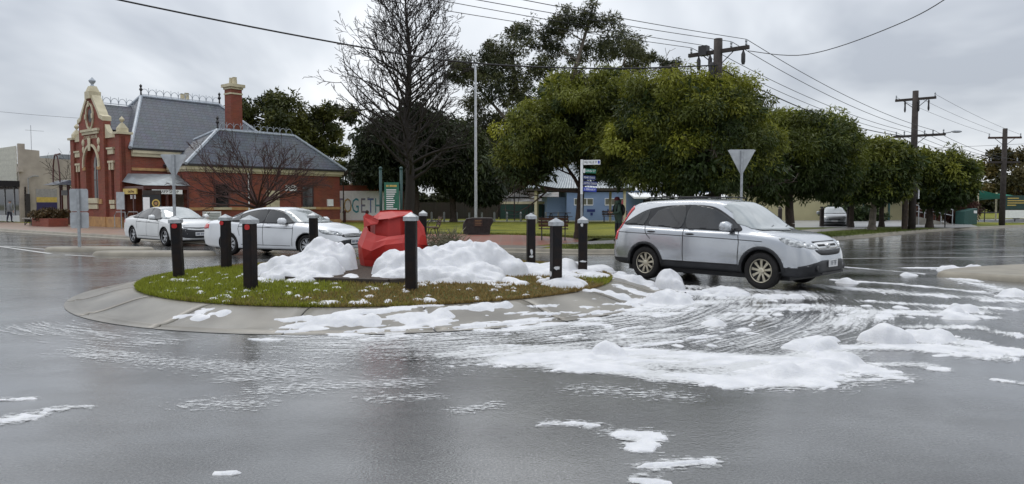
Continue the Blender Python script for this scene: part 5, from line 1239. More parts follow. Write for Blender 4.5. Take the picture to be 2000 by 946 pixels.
# things near the verandah
p_ = loc2w(2.9, 3.95)
ac = thing('air_conditioner', 'white air conditioning unit against the brick wing wall', 'air conditioner', (p_[0], p_[1], .12), BR)
MB().span(-.02, .38, -.5, .5, .12, .95).build('casing', M['white'], ac); 
for k in range(7): MB().span(.381, .40, -.42, .42, .2 + k * .1, .26 + k * .1).build('grille_slat', M['galv'], ac)
MB().span(.0, .36, -.4, .4, 0, .12).build('foot', M['black'], ac)
p_ = loc2w(3.3, .2)
sb = thing('sandwich_board', 'dark notice board with gold emblem in front of the verandah', 'sign', (p_[0], p_[1], .12), BR + R(35))
MB().span(-.55, .55, -.03, .03, .55, 1.95).build('panel', M['black'], sb); MB().span(-.5, .55, -.05, .05, 1.96, 2.2).build('header', M['pole'], sb)
MB().span(-.5, -.1, -.04, -.031, .7, 1.8).build('poster', M['white'], sb); MB().span(.05, .5, -.04, -.031, .62, .95).build('poster', M['white'], sb)
MB().lathe([(.24, 0), (.24, .01), (.16, .012)], 20, Matrix.Translation((.27, -.031, 1.45)) @ Matrix.Rotation(R(90), 4, 'X')).build('emblem', M['yellow'], sb)
MB().lathe([(.10, 0), (.10, .014), (0, .014)], 16, Matrix.Translation((.27, -.033, 1.45)) @ Matrix.Rotation(R(90), 4, 'X')).build('emblem_centre', M['sand'], sb)
for sx in (-.5, .5): MB().tube([(sx, 0, 0), (sx, 0, .56)], .03, 6).build('leg', M['iron'], sb)
p_ = loc2w(1.9, -.9)
nb = thing('notice_sign', 'small white notice sign on a thin post before the craft shop', 'sign', (p_[0], p_[1], .12), BR + R(20))
MB().tube([(0, 0, 0), (0, 0, 2.0)], .03, 6).build('post', M['galv'], nb); MB().span(-.3, .3, -.05, -.03, 1.1, 2.1).build('panel', M['alu'], nb)

# ------------------------------------------------------------------ mural wall beside the court house
mw = thing('mural_wall', 'low brick wall carrying a white mural panel that reads TOGETHER', 'wall', (-13.75, 57.0, .12), R(-3))
MB().span(-.1, 5.3, .05, .35, 0, 2.85).build('wall', M['brick'], mw)
MB().span(0.0, 5.1, -.02, .047, .12, 2.42).build('panel', M['white'], mw)
cols = [(.30, .26, .36), (.55, .36, .08), (.05, .28, .36), (.16, .19, .36), (.12, .20, .42), (.06, .32, .30), (.45, .30, .08), (.30, .10, .2)]
for i, c in enumerate('TOGETHER'):
    me = text_mesh(c, 1.65, .006, sx=.52)
    for v in me.vertices: v.co = Vector((v.co.x + .38 + i * .60, -.03 - v.co.z, 1.22 + v.co.y))
    link('letter', me, mat('mural_letter', cols[i], .6, c2=tuple(x * .5 + y * .5 for x, y in zip(cols[i], cols[(i + 3) % 8])), vscale=3, detail=1), mw)
MB().span(-.2, 5.4, -.35, -.06, 0, .14).build('footing', M['sand'], mw)
for sx in (1.0, 4.0): MB().sphere((sx + .2, .2, 3.0), .15, 8, 6).build('lamp_globe', M['white'], mw, True)
for x, lb in ((-12.6, 'short rusted post with round top in front of the letter T of the mural'), (-10.9, 'short rusted post in front of the letter E of the mural')):
    b = MB().tube([(0, 0, 0), (0, 0, .75)], .11, 8).sphere((0, 0, .8), .15, 8, 6); o = b.build('garden_post', M['maroon'], None); o.location = (x, 55.0, .12); tag(o, lb, 'post')
b = MB().tube([(0, 0, 0), (.02, 0, 3.6)], .045, 6); b.sphere((.1, 0, 3.75), (.28, .2, .25), 8, 6).sphere((.75, .1, 3.6), (.2, .15, .2), 7, 5); o = b.build('rose_standard', M['bark'], None); o.location = (-12.55, 54.5, .12); tag(o, 'thin bare stem with knobbly pruned head before the mural', 'tree')

# ------------------------------------------------------------------ shop at the left
M['render'] = mat('stained_grey_render', (0.46, 0.41, 0.345), 0.75, c2=(0.34, 0.30, 0.255), vscale=.9, detail=8)
M['board'] = mat('cream_weatherboard', (0.55, 0.54, 0.46), 0.6, var=0.08)
shp = thing('corner_shop', 'shop with bare rendered side wall, cream weatherboard parapet and black awning', 'building', (-38.3, 57.0, .12), BR)
b = MB(); 
slab([(0, 0), (14, 0), (14, 4.7), (4.6, 5.0), (1.45, 5.05), (1.45, 5.62), (.45, 5.68), (.45, 6.1), (0, 6.1)], -.12, .12, b)
for i, v in enumerate(b.v): b.v[i] = (-v[1] - .12, v[0], v[2])
b.build('side_wall', M['render'], shp)
MB().span(-14, -.24, .5, 14, 0, 4.6).build('shop_body', M['render'], shp)
MB().span(-10, -.5, 3, 12, 4.6, 5.45).build('roof', M['tin'], shp)
for k in range(13): MB().box((-7.1, -.05 + .012 * (k % 2), 3.3 + k * .21), (13.6, .06, .205), rot=Matrix.Rotation(R(4), 3, 'X')).build('weatherboard', M['board'], shp)
MB().span(-14, .05, -2.6, .0, 2.75, 3.2).build('awning', M['black'], shp)
MB().span(-14, .0, .3, .45, 0, 2.75).build('shopfront_glass', M['glass_dark'], shp)
for x in (-2.2, -4.4, -6.6): MB().span(x - .05, x + .05, .25, .299, 0, 2.7).build('window_mullion', M['alu'], shp)
MB().span(-14, -.3, .22, .249, 0, .5).build('stall_riser', M['white'], shp)
MB().span(-.1, .35, -.15, .2, 3.9, 4.3).build('bracket', M['render'], shp)
MB().tube([(-.3, 1, 5.4), (-.3, 1, 7.6)], .02, 5).tube([(-.3, .6, 7.2), (-.3, 1.9, 7.2)], .015, 4).build('aerial', M['galv'], shp)
tank = MB().lathe([(0, 5.0), (.85, 5.0), (.85, 6.0), (.7, 6.15), (0, 6.25)], 16, Matrix.Translation((-1.4, 5.6, 0))).build('water_tank', M['iron'], shp)
b = MB().span(.003, .03, 1.1, 2.6, .85, 2.6); 
ps = b.build('wall_poster', mat('faded_poster', (0.30, 0.29, 0.28), .6, var=.1), shp)
MB().span(.031, .034, 1.12, 2.58, 1.55, 1.95).build('poster_band', M['yellow'], ps); MB().span(.031, .034, 1.12, 2.58, .87, 1.53).build('poster_foot', mat('navy_print', (.035, .03, .10), .5), ps)
MB().tube([(.15, .55, 0), (.15, .55, 3.4), (.15, .9, 3.6), (.15, 1.3, 3.6)], .04, 6).build('vent_pipe', M['galv'], shp)
MB().span(.05, .3, .35, .6, 0, 2.2).build('pipe_box', M['iron'], shp)
# pergola shelter, planter and bench on the pavement
pg = thing('street_shelter', 'maroon framed street shelter with arched gable beside the court house', 'shelter', (-30.9, 50.6, .126), BR)
pg.scale = (.6, .8, 1.0)
for x in (-1.3, -.8, .9, 1.3): MB().span(x - .06, x + .06, -.06, .06, 0, 2.7).build('post', M['maroon'], pg)
MB().add([(-1.9, -1.2, 2.7), (1.9, -1.2, 2.7), (1.9, 1.2, 2.7), (-1.9, 1.2, 2.7), (-1.5, 0, 3.05), (1.5, 0, 3.05)], [(0, 1, 5, 4), (1, 2, 5), (2, 3, 4, 5), (3, 0, 4), (3, 2, 1, 0)]).build('roof', M['slate'], pg)
MB().tube([(-1.0 + 1.0 * (1 - math.cos(a)), -.6, 2.9 + 1.9 * math.sin(a)) for a in np.linspace(0, math.pi, 12)], .06, 5).tube([(0, -.6, 4.75), (1.3, -.6, 4.8)], .06, 5).build('gable_arch', M['maroon'], pg)
MB().span(-.6, 1.2, -.1, -.05, 2.0, 2.35).build('sign_board', M['iron'], pg)
bp = thing('brick_planter', 'low red brick planter with dry brown shrub on the pavement', 'planter', (-29.2, 46.2, .126), BR)
MB().span(-1.4, 1.4, -.55, .55, 0, .5).build('brick_box', M['brick'], bp)
bn = thing('pavement_bench', 'backless bench with pale slab seat beside the brick planter', 'bench', (-31.6, 48.0, .126), BR)
MB().span(-.9, .9, -.22, .22, .42, .50).build('seat', M['concrete'], bn)
for x in (-.6, .6): MB().tube([(x, -.15, 0), (x, -.15, .42), (x, .15, .42), (x, .15, 0)], .03, 5).tube([(x, -.15, .03), (x, .15, .4)], .025, 5).build('leg', M['iron'], bn)

# ------------------------------------------------------------------ park buildings
def corrugated(V0, V1, V2, V3, n, amp=.012):
    """sheet between bottom edge V0-V1 and top edge V3-V2 with n waves"""
    b = MB(); V0, V1, V2, V3 = map(Vector, (V0, V1, V2, V3)); nn = (V1 - V0).cross(V3 - V0).normalized(); k = n * 4
    A = []; 
    for i in range(k + 1):
        t = i / k; o_ = nn * amp * math.sin(2 * math.pi * n * t); A += [V0.lerp(V1, t) + o_, V3.lerp(V2, t) + o_]
    b.add(A, [(2 * i, 2 * i + 2, 2 * i + 3, 2 * i + 1) for i in range(k)]); return b
rot = thing('picnic_shelter', 'open picnic shelter with grey corrugated hip roof on cream posts', 'shelter', (4.9, 55.5, .12), 0)
E = [(-3.9, -3.2, 2.55), (3.9, -3.2, 2.55), (3.9, 3.2, 2.55), (-3.9, 3.2, 2.55)]; T0, T1 = (-1.6, 0, 4.45), (1.6, 0, 4.45)
for k, (a, b_, c_, d_) in enumerate(((E[0], E[1], T1, T0), (E[2], E[3], T0, T1), (E[1], E[2], T1, T1), (E[3], E[0], T0, T0))):
    corrugated(a, b_, c_, d_, 40 if k < 2 else 30, .02).build('roof_sheet', M['tin'], rot)
MB().span(-3.85, 3.85, -3.18, -3.08, 2.35, 2.52).span(-3.85, 3.85, 3.08, 3.18, 2.35, 2.52).span(-3.85, -3.75, -3.07, 3.07, 2.35, 2.52).span(3.75, 3.85, -3.07, 3.07, 2.35, 2.52).build('fascia', M['pole'], rot)
for (x, y) in ((-3.2, -2.8), (-2.9, 2.6), (3.2, -2.8), (2.9, 2.6)): MB().span(x - .09, x + .09, y - .09, y + .09, 0, 2.36).build('post', M['cream'], rot)
M['blue'] = mat('pale_blue_wall', (0.22, 0.31, 0.48), 0.6, c2=(0.19, 0.275, 0.44), vscale=1)
M['navy'] = mat('navy_sign', (0.02, 0.035, 0.16), 0.5, var=.1)
bl = thing('blue_building', 'pale blue amenities block with high strip windows and white eaves', 'building', (7.9, 63.0, .12), R(2))
MB().span(-3.2, 10, 0, 7, 0, 2.6).build('wall', M['blue'], bl)
MB().span(-4.8, -3.2, 1.2, 7, 0, 2.0).build('side_wall', M['blue'], bl)
MB().add([(-5.9, -.1, 2.0), (-5.9, 7.3, 2.0), (-3.2, 7.3, 2.95), (-3.2, -.1, 2.95), (-5.9, -.1, 1.88), (-3.2, -.1, 2.83)], [(0, 3, 2, 1), (0, 4, 5, 3)]).build('lean_to_roof', M['alu'], bl)
MB().add([(-3.4, -.3, 2.62), (10.2, -.3, 2.62), (10.2, 7.3, 3.3), (-3.4, 7.3, 3.3), (-3.4, -.3, 2.55), (10.2, -.3, 2.55), (10.2, 7.3, 2.6), (-3.4, 7.3, 2.6)], [(0, 1, 2, 3), (0, 4, 5, 1), (3, 7, 4, 0), (1, 5, 6, 2), (4, 7, 6, 5)]).build('roof', M['white'], bl)
M['pane'] = mat('frosted_pane', (0.16, 0.16, 0.12), .2, var=.2, vscale=2)
for k, x in enumerate((-2.55, -2.0, -1.45, .1, .65, 1.2)):
    w = MB().span(x + .02, x + .50, -.03, -.002, 1.35, 1.85).build('window', M['pane'], bl)
    MB().span(x - .02, x + .02, -.05, -.003, 1.3, 1.9).span(x + .50, x + .53, -.05, -.003, 1.3, 1.9).span(x + .02, x + .5, -.05, -.003, 1.28, 1.35).span(x + .02, x + .5, -.05, -.003, 1.85, 1.9).build('window_frame', M['white'], w)
for (x0, x1, z0, z1) in ((-2.2, -1.75, .72, .95), (-1.45, -.75, .72, .95), (.3, 1.0, .75, .95), (-1.15, -.95, .42, .65), (.3, .5, .42, .65)): MB().span(x0, x1, -.03, -.002, z0, z1).build('wall_sign', M['navy'], bl)
MB().add([(2.0, -3.0, 2.0), (10, -3.0, 2.0), (10, 0, 2.4), (2.0, 0, 2.4), (2.0, -3.0, 1.85), (10, -3, 1.85), (10, -.01, 2.2), (2.6, -.01, 2.2)], [(0, 1, 2, 3), (0, 4, 5, 1), (3, 7, 4, 0), (4, 7, 6, 5)]).build('porch_roof', M['white'], bl)
MB().span(3.4, 9.5, -.02, -.001, .3, 1.8).build('porch_opening', M['black'], bl)
for x in (3.5, 6.2): MB().tube([(x, -2.7, 0), (x, -2.7, 1.9)], .05, 6).build('porch_post', M['galv'], bl)
MB().span(3.6, 8, -1.6, -1.55, .2, .8).build('porch_screen', M['alu'], bl)
ml = MB().add([(0, 0, 0), (.4, 0, 0), (.75, 0, 1.7), (.4, 0, 1.75), (0, .03, 0), (.4, .03, 0), (.75, .03, 1.7), (.4, .03, 1.75)], [(0, 1, 2, 3), (7, 6, 5, 4), (0, 4, 5, 1), (1, 5, 6, 2), (2, 6, 7, 3), (3, 7, 4, 0)]).build('feather_flag', mat('pink_flag', (.45, .09, .13), .7)); ml.location = (8.55, 59.5, .12); tag(ml, 'pink feather flag leaning before the blue building porch', 'flag')
# fences
def fence(name, label, p0, p1, h, m_, post_m, n, rail=True):
    p0, p1 = Vector(p0), Vector(p1); L_ = (p1 - p0).length; a = math.atan2((p1 - p0).y, (p1 - p0).x)
    t = thing(name, label, 'fence', (p0.x, p0.y, .12), a)
    for i in range(n):
        x0, x1 = L_ * i / n, L_ * (i + 1) / n
        MB().span(x0 + .03, x1 - .03, -.02 + .004 * (i % 2), .02 + .004 * (i % 2), .05, h).build('panel', m_, t); MB().span(x0 - .05, x0 + .05, -.05, .05, 0, h + .05).build('post', post_m, t)
    return t
M['fence_brown'] = brick_mat('brown_palings', (.045, .036, .028), (.035, .028, .022), (.015, .012, .01), .11, 4.0, .012)
M['fence_green'] = mat('dark_green_sheet_fence', (.012, .045, .038), .5, var=.15)
fence('paling_fence', 'brown timber paling fence at the back of the park', (-8.8, 66), (-1.2, 66.5), 1.55, M['fence_brown'], M['pole'], 4)
fence('sheet_fence', 'dark green sheet fence with cream cap boards behind the picnic shelter', (-1.1, 66.5), (5.4, 66.8), 1.35, M['fence_green'], M['black'], 5)
ft = MB().span(0, 6.5, -.03, .03, 1.40, 1.62).build('cap_board', M['cream'], bpy.data.objects['sheet_fence'])
hs = thing('old_house', 'old low house with pale rusty iron roof and two red brick chimneys', 'house', (.2, 79, .12), 0)
M['roof_pale'] = mat('rusty_pale_iron', (.42, .43, .42), .5, c2=(.24, .20, .18), vscale=1.1, detail=6)
MB().span(-2.2, 6.5, 0, 7, 0, 2.0).build('wall', M['pole'], hs)
for (a, b_, c_, d_, n_w) in (((-3, -.6, 2.15), (7, -.6, 2.15), (5.2, 3.4, 3.05), (-.6, 3.4, 3.05), 50), ((-3, -2.8, 1.35), (3.6, -2.8, 1.75), (3.6, -.7, 2.0), (-3, -.7, 2.0), 30), ((3.7, -2.8, 1.5), (7.2, -2.8, 1.5), (7.2, -.7, 2.0), (3.7, -.7, 2.0), 18), ((-3, 7.4, 2.15), (-3, -.6, 2.15), (-.6, 3.4, 3.05), (-.6, 3.4, 3.05), 30)):
    corrugated(a, b_, c_, d_, n_w, .015).build('roof_sheet', M['roof_pale'], hs)
for x in (-1.15, .95): MB().box((x, 3.4, 3.2), (.62, .55, 1.5)).build('chimney', M['brick'], hs)
# cream hall by the car park
M['hall'] = mat('cream_hall_wall', (.44, .40, .23), .65, c2=(.38, .345, .20), vscale=.8)
M['green_dark'] = mat('dark_green_door', (.012, .05, .045), .5)
hl_ = thing('cream_hall', 'cream rendered hall with dark green entry behind the street trees', 'building', (21.3, 62.5, .12), R(2))
b = MB(); slab([(0, 0), (6.9, 0), (6.9, 2.1), (3.6, 3.6), (0, 2.1)], 0, 9, b); b.build('wall', M['hall'], hl_)
MB().span(-4.5, -.02, 1.0, 8, 0, 2.3).build('entry_wall', M['hall'], hl_)
MB().span(-3.6, -1.9, .96, .998, 0, 1.5).build('door', M['green_dark'], hl_); MB().span(-3.7, -1.8, .9, .99, 1.55, 1.7).build('door_hood', M['pole'], hl_)
MB().span(-8, -4.52, 1.4, 8, 0, 1.8).build('green_wall', M['green_dark'], hl_)
MB().span(8.0, 16.5, 1.0, 8, 0, 2.0).build('annex_wall', M['hall'], hl_)
for x in (7.6, 8.6, 10.8, 12.6): MB().span(x - .07, x + .07, -.6, -.46, 0, 2.4).build('verandah_post', M['sand'] if x > 12 else M['green_dark'], hl_)
MB().add([(6.95, -.8, 2.3), (17, -.8, 2.3), (17, 3, 2.9), (6.95, 3, 2.9)], [(0, 1, 2, 3)]).build('verandah_roof', M['tin'], hl_)
rp_ = thing('access_ramp', 'concrete ramp with pale steel handrails beside the green cabinet', 'ramp', (27.2, 49.0, .13), R(20))
MB().add([(0, 0, 0), (3.2, 0, 0), (3.2, 1.3, 0), (0, 1.3, 0), (0, 0, .55), (3.2, 0, .02), (3.2, 1.3, .02), (0, 1.3, .55)], [(0, 1, 5, 4), (1, 2, 6, 5), (2, 3, 7, 6), (3, 0, 4, 7), (4, 5, 6, 7)]).build('slope', M['concrete'], rp_)
for y in (0, 1.3):
    b = MB(); b.tube([(0, y, 1.5), (1.2, y, 1.35), (3.2, y, 1.0)], .035, 6).tube([(0, y, 1.1), (3.2, y, .6)], .025, 5)
    for x in (0.05, 1.1, 2.1, 3.15): b.tube([(x, y, 0), (x, y, 1.5 - x * .155)], .03, 5)
    b.build('handrail', M['alu'], rp_)
cb = thing('service_cabinet', 'dark green metal service cabinet at the end of the ramp', 'cabinet', (31.3, 50.4, .13), R(10)); cb.scale = (.62, .8, .85)
MB().add([(-.8, -.5, 0), (.8, -.5, 0), (.8, .5, 0), (-.8, .5, 0), (-.8, -.5, 1.05), (.8, -.5, 1.3), (.8, .5, 1.3), (-.8, .5, 1.05)], [(0, 1, 5, 4), (1, 2, 6, 5), (2, 3, 7, 6), (3, 0, 4, 7), (4, 5, 6, 7)]).build('casing', mat('cabinet_green', (.03, .09, .08), .5), cb)
MB().span(.35, .75, -.52, -.503, .9, 1.12).build('notice', M['white'], cb)
sl = thing('shade_sail', 'bright green shade sail stretched between posts by the playground', 'shade sail', (37.5, 58, .12), 0)
SV = [(-.6, 0, 2.55), (6.2, 1.0, 1.75), (4.5, 5.5, 2.3), (0, 5, 1.5)]
V = []; 
for i in range(7):
    for j in range(7):
        a, b_ = i / 6, j / 6; p = (Vector(SV[0]).lerp(Vector(SV[1]), a)).lerp(Vector(SV[3]).lerp(Vector(SV[2]), a), b_); p.z -= .35 * math.sin(a * math.pi) * .6; V.append(p)
MB().add(V, [(i * 7 + j, i * 7 + j + 1, (i + 1) * 7 + j + 1, (i + 1) * 7 + j) for i in range(6) for j in range(6)]).build('canopy', mat('green_sail', (.02, .27, .19), .7), sl, True)
for v in SV: MB().tube([(v[0], v[1], 0), (v[0], v[1], v[2] + .1)], .07, 6).build('pole', M['cream'], sl)
ys = thing('park_sign', 'dark green park sign with yellow lettering bars and white notice below', 'sign', (37.6, 54.8, .12), 0)
MB().span(-.9, 1.0, -.04, .04, 1.0, 2.05).build('board', M['fence_green'], ys); MB().span(-.8, .8, -.05, .05, .35, .95).build('notice', M['white'], ys)
for z, x1 in ((1.8, .3), (1.62, .8), (1.45, .7), (1.28, .1)): MB().span(-.55, x1, -.06, -.041, z, z + .07).build('lettering_bar', M['yellow'], ys)
for x in (-.85, .95): MB().tube([(x, 0, 0), (x, 0, 1.0)], .05, 5).build('post', M['iron'], ys)
b = MB(); pts = [(33.5, 55.4), (39, 57.4), (46, 60), (56, 64)]
rf = thing('rail_fence', 'low dark rail fence along the playground grass', 'fence', (0, 0, .12), 0)
for (a, c_) in zip(pts[:-1], pts[1:]): MB().tube([(a[0], a[1], .75), (c_[0], c_[1], .75)], .03, 5).build('rail', M['iron'], rf)
for i in range(12):
    t = i / 11 * 2.999; k = int(t); f = t - k; x = pts[k][0] + (pts[k + 1][0] - pts[k][0]) * f; y = pts[k][1] + (pts[k + 1][1] - pts[k][1]) * f
    MB().tube([(x, y, 0), (x, y, .9)], .04, 5).build('post', M['iron'], rf)

# ------------------------------------------------------------------ trees
def seg_mesh(P0, P1, R0, R1, n=5):
    P0, P1 = np.asarray(P0, float), np.asarray(P1, float); R0, R1 = np.asarray(R0, float), np.asarray(R1, float)
    d = P1 - P0; d /= (np.linalg.norm(d, axis=1, keepdims=True) + 1e-9)
    up = np.where(np.abs(d[:, 2:3]) < .9, np.array([[0, 0, 1.0]]), np.array([[1.0, 0, 0]]))
    a = np.cross(d, up); a /= np.linalg.norm(a, axis=1, keepdims=True); b = np.cross(d, a)
    th = np.arange(n) * 2 * math.pi / n; c, s = np.cos(th), np.sin(th)
    ring = a[:, None, :] * c[None, :, None] + b[:, None, :] * s[None, :, None]
    V = np.concatenate([P0[:, None] + ring * R0[:, None, None], P1[:, None] + ring * R1[:, None, None]], 1)
    N = len(P0); base = (np.arange(N) * 2 * n)[:, None, None]; k = np.arange(n)
    F = np.stack([k, (k + 1) % n, n + (k + 1) % n, n + k], 1)[None] + base
    return V.reshape(-1, 3), F.reshape(-1, 4)
class Wood:
    def __init__(s, seed): s.r = np.random.default_rng(seed); s.seg = []; s.tips = []
    def grow(s, p, d, L, rad, depth, kids, ratio=.62, spread=.8, wig=.18, up=.08, nseg=4, start=.3, taper=.75, minr=.008, env=None):
        p = np.array(p, float); d = np.array(d, float); d /= np.linalg.norm(d); pts = [(p, d, rad)]; r_ = rad
        for i in range(nseg):
            d = d + s.r.normal(size=3) * wig + np.array([0, 0, up]); d /= np.linalg.norm(d)
            q = p + d * L / nseg; r2 = max(minr, rad * (1 - taper * (i + 1) / nseg))
            s.seg.append((p, q, r_, r2)); p, r_ = q, r2; pts.append((p, d, r_))
        if depth == 0: s.tips.append(p); return
        n = kids[0]
        for k in range(n):
            t = start + (1 - start) * (k + s.r.random()) / n; i = min(int(t * nseg), nseg - 1); f = t * nseg - i
            q = pts[i][0] * (1 - f) + pts[i + 1][0] * f; dd = pts[i][1]
            side = np.cross(dd, s.r.normal(size=3)); side /= np.linalg.norm(side) + 1e-9
            sp = spread * (.7 + .6 * s.r.random()); nd = dd * math.cos(sp) + side * math.sin(sp)
            s.grow(q, nd, L * ratio * (1.15 - .5 * t) * (.75 + .5 * s.r.random()), max(minr, pts[i][2] * .58), depth - 1, kids[1:] or kids, ratio, spread, wig, up, max(2, nseg - 1), start * .8, taper, minr)
    def build(s, name, m_, parent, n=5):
        a = s.seg; V, F = seg_mesh([x[0] for x in a], [x[1] for x in a], [x[2] for x in a], [x[3] for x in a], n)
        return link(name, arr_mesh(name, V, F), m_, parent, True)
def foliage(C, Rc, n, L, W, droop, cols, seed, flat=.8):
    """leaves scattered through clumps: C centres, Rc radii, cols per-clump colour"""
    g = np.random.default_rng(seed); C = np.asarray(C, float); Rc = np.asarray(Rc, float); k = len(C)
    idx = np.repeat(np.arange(k), n); N = len(idx)
    off = g.normal(size=(N, 3)); off /= np.linalg.norm(off, axis=1, keepdims=True) + 1e-9
    off *= (g.random(N) ** .45)[:, None] * Rc[idx][:, None]; off[:, 2] *= flat
    P = C[idx] + off
    d = off / (np.linalg.norm(off, axis=1, keepdims=True) + 1e-6) * .8 + g.normal(size=(N, 3)) * .7; d[:, 2] -= droop
    d /= np.linalg.norm(d, axis=1, keepdims=True) + 1e-9
    sd = np.cross(d, g.normal(size=(N, 3))); sd /= np.linalg.norm(sd, axis=1, keepdims=True) + 1e-9
    l = L * (.6 + .8 * g.random(N))[:, None]; w = W * (.7 + .6 * g.random(N))[:, None]
    V = np.stack([P, P + d * l * .5 + sd * w, P + d * l, P + d * l * .5 - sd * w], 1).reshape(-1, 3)
    c = np.asarray(cols)[idx] * (.82 + .36 * g.random((N, 1)))
    return V, np.arange(N * 4).reshape(-1, 4), np.repeat(c, 4, 0)
def lobe_clumps(lobes, n, seed, jit=.12, zmin=None, bottom=-.75):
    g = np.random.default_rng(seed); L = np.asarray(lobes, float); vol = L[:, 3] * L[:, 4] + L[:, 4] * L[:, 5]; out = []; nz = []
    while len(out) < n:
        i = g.choice(len(L), p=vol / vol.sum()); d = g.normal(size=3); d /= np.linalg.norm(d)
        if d[2] < bottom: continue
        r_ = 1.06 - abs(g.normal()) * jit * 1.9 + (g.random() < .14) * .20 * g.random()
        p = L[i, :3] + d * L[i, 3:] * r_
        q = (p[None] - L[:, :3]) / L[:, 3:]; q = np.linalg.norm(q, axis=1); q[i] = 9
        if (q < .72).any(): continue
        if zmin is not None and p[2] < zmin + .25 * g.random(): continue
        out.append(p); nz.append(d[2])
    return np.array(out), np.array(nz)
def leafy_tree(name, label, base, trunk, lobes, nclump, rc, nleaf, L, W, droop, dark, light, seed, group=None, zmin=None, mat_='leaf', inner=True, tip=.55, limbs=7, bark='bark', flat=.8):
    t = thing(name, label, 'tree', (base[0], base[1], .12), 0, group)
    w = Wood(seed); H, rad = trunk
    w.seg.append((np.array([0, 0, -.2]), np.array([0, 0, .25]), rad * 1.45, rad * 1.08)); w.grow((0, 0, .2), (0, 0, 1), H, rad, 0, [0], nseg=5, wig=.05, up=.1, taper=.25)
    top = w.tips[-1]; Lb = np.asarray(lobes, float)
    for i in range(limbs):
        tg = Lb[i % len(Lb), :3] + w.r.normal(size=3) * Lb[i % len(Lb), 3:] * .25; d = tg - top
        w.grow(top - np.array([0, 0, H * .12 * (i % 3)]), d / np.linalg.norm(d), np.linalg.norm(d) * 1.2, rad * .5, 2, [5, 4], ratio=.5, spread=.7, wig=.14, up=.05, minr=.012)
    w.build('trunk', M[bark], t, 6)
    C, nz = lobe_clumps(lobes, nclump, seed, zmin=zmin)
    g = np.random.default_rng(seed + 5); f = np.clip(nz * .45 + .25 + g.normal(size=len(C)) * .22 - .06, 0, 1)[:, None] * tip * 1.6  # upward clumps paler: new growth plus sunlit tops put into leaf colour
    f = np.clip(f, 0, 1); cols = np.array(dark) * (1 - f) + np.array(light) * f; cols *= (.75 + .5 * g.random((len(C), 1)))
    V, F, c = foliage(C, rc * (.65 + .7 * g.random(len(C))), nleaf, L, W, droop, cols, seed + 1, flat)
    if inner:      # larger dark leaves added inside to block light and see-through gaps
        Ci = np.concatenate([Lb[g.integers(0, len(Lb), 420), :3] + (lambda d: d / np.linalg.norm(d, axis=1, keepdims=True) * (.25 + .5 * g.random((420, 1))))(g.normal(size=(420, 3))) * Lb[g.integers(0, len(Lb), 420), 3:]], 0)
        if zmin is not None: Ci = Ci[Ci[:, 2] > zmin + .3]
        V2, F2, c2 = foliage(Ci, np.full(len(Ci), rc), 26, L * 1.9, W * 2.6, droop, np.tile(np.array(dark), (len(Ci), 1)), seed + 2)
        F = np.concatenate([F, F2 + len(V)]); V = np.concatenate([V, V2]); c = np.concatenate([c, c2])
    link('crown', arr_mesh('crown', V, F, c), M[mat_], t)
    return t
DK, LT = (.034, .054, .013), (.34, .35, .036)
ST = 'evergreen street trees along the verge'
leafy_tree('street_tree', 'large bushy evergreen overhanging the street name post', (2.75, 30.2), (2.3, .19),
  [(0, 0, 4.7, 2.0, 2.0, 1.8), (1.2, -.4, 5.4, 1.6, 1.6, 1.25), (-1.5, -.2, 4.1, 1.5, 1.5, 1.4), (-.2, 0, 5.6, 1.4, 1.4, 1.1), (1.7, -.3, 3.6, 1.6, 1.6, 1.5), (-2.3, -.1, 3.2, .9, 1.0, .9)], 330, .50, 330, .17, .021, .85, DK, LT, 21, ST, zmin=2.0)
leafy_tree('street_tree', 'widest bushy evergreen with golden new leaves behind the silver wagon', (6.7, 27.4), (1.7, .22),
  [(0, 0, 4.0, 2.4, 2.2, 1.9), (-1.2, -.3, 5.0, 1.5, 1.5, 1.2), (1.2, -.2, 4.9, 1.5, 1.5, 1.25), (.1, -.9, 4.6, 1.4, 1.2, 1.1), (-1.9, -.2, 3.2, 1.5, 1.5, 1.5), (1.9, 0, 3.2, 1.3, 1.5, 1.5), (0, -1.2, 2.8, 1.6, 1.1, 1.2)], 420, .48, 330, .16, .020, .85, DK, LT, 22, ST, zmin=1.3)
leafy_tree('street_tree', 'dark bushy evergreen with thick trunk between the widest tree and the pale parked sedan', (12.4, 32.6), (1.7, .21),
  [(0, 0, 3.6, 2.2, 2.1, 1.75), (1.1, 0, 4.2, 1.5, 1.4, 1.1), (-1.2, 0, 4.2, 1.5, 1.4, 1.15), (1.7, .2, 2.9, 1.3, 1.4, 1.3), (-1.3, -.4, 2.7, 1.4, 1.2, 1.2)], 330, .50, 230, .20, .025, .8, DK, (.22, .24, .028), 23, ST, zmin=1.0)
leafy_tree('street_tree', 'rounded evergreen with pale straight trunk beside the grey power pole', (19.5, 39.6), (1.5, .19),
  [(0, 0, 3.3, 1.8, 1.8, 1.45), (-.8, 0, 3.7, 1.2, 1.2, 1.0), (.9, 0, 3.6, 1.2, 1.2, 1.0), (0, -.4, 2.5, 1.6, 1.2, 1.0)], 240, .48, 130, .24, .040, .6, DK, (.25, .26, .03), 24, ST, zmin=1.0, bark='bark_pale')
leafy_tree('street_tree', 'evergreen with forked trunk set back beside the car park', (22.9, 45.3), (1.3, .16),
  [(0, 0, 3.5, 1.9, 1.8, 1.5), (.9, 0, 3.9, 1.3, 1.2, 1.05), (-1.4, 0, 3.1, 1.5, 1.4, 1.2)], 220, .5, 120, .26, .045, .6, DK, (.25, .26, .03), 25, ST, zmin=1.3)
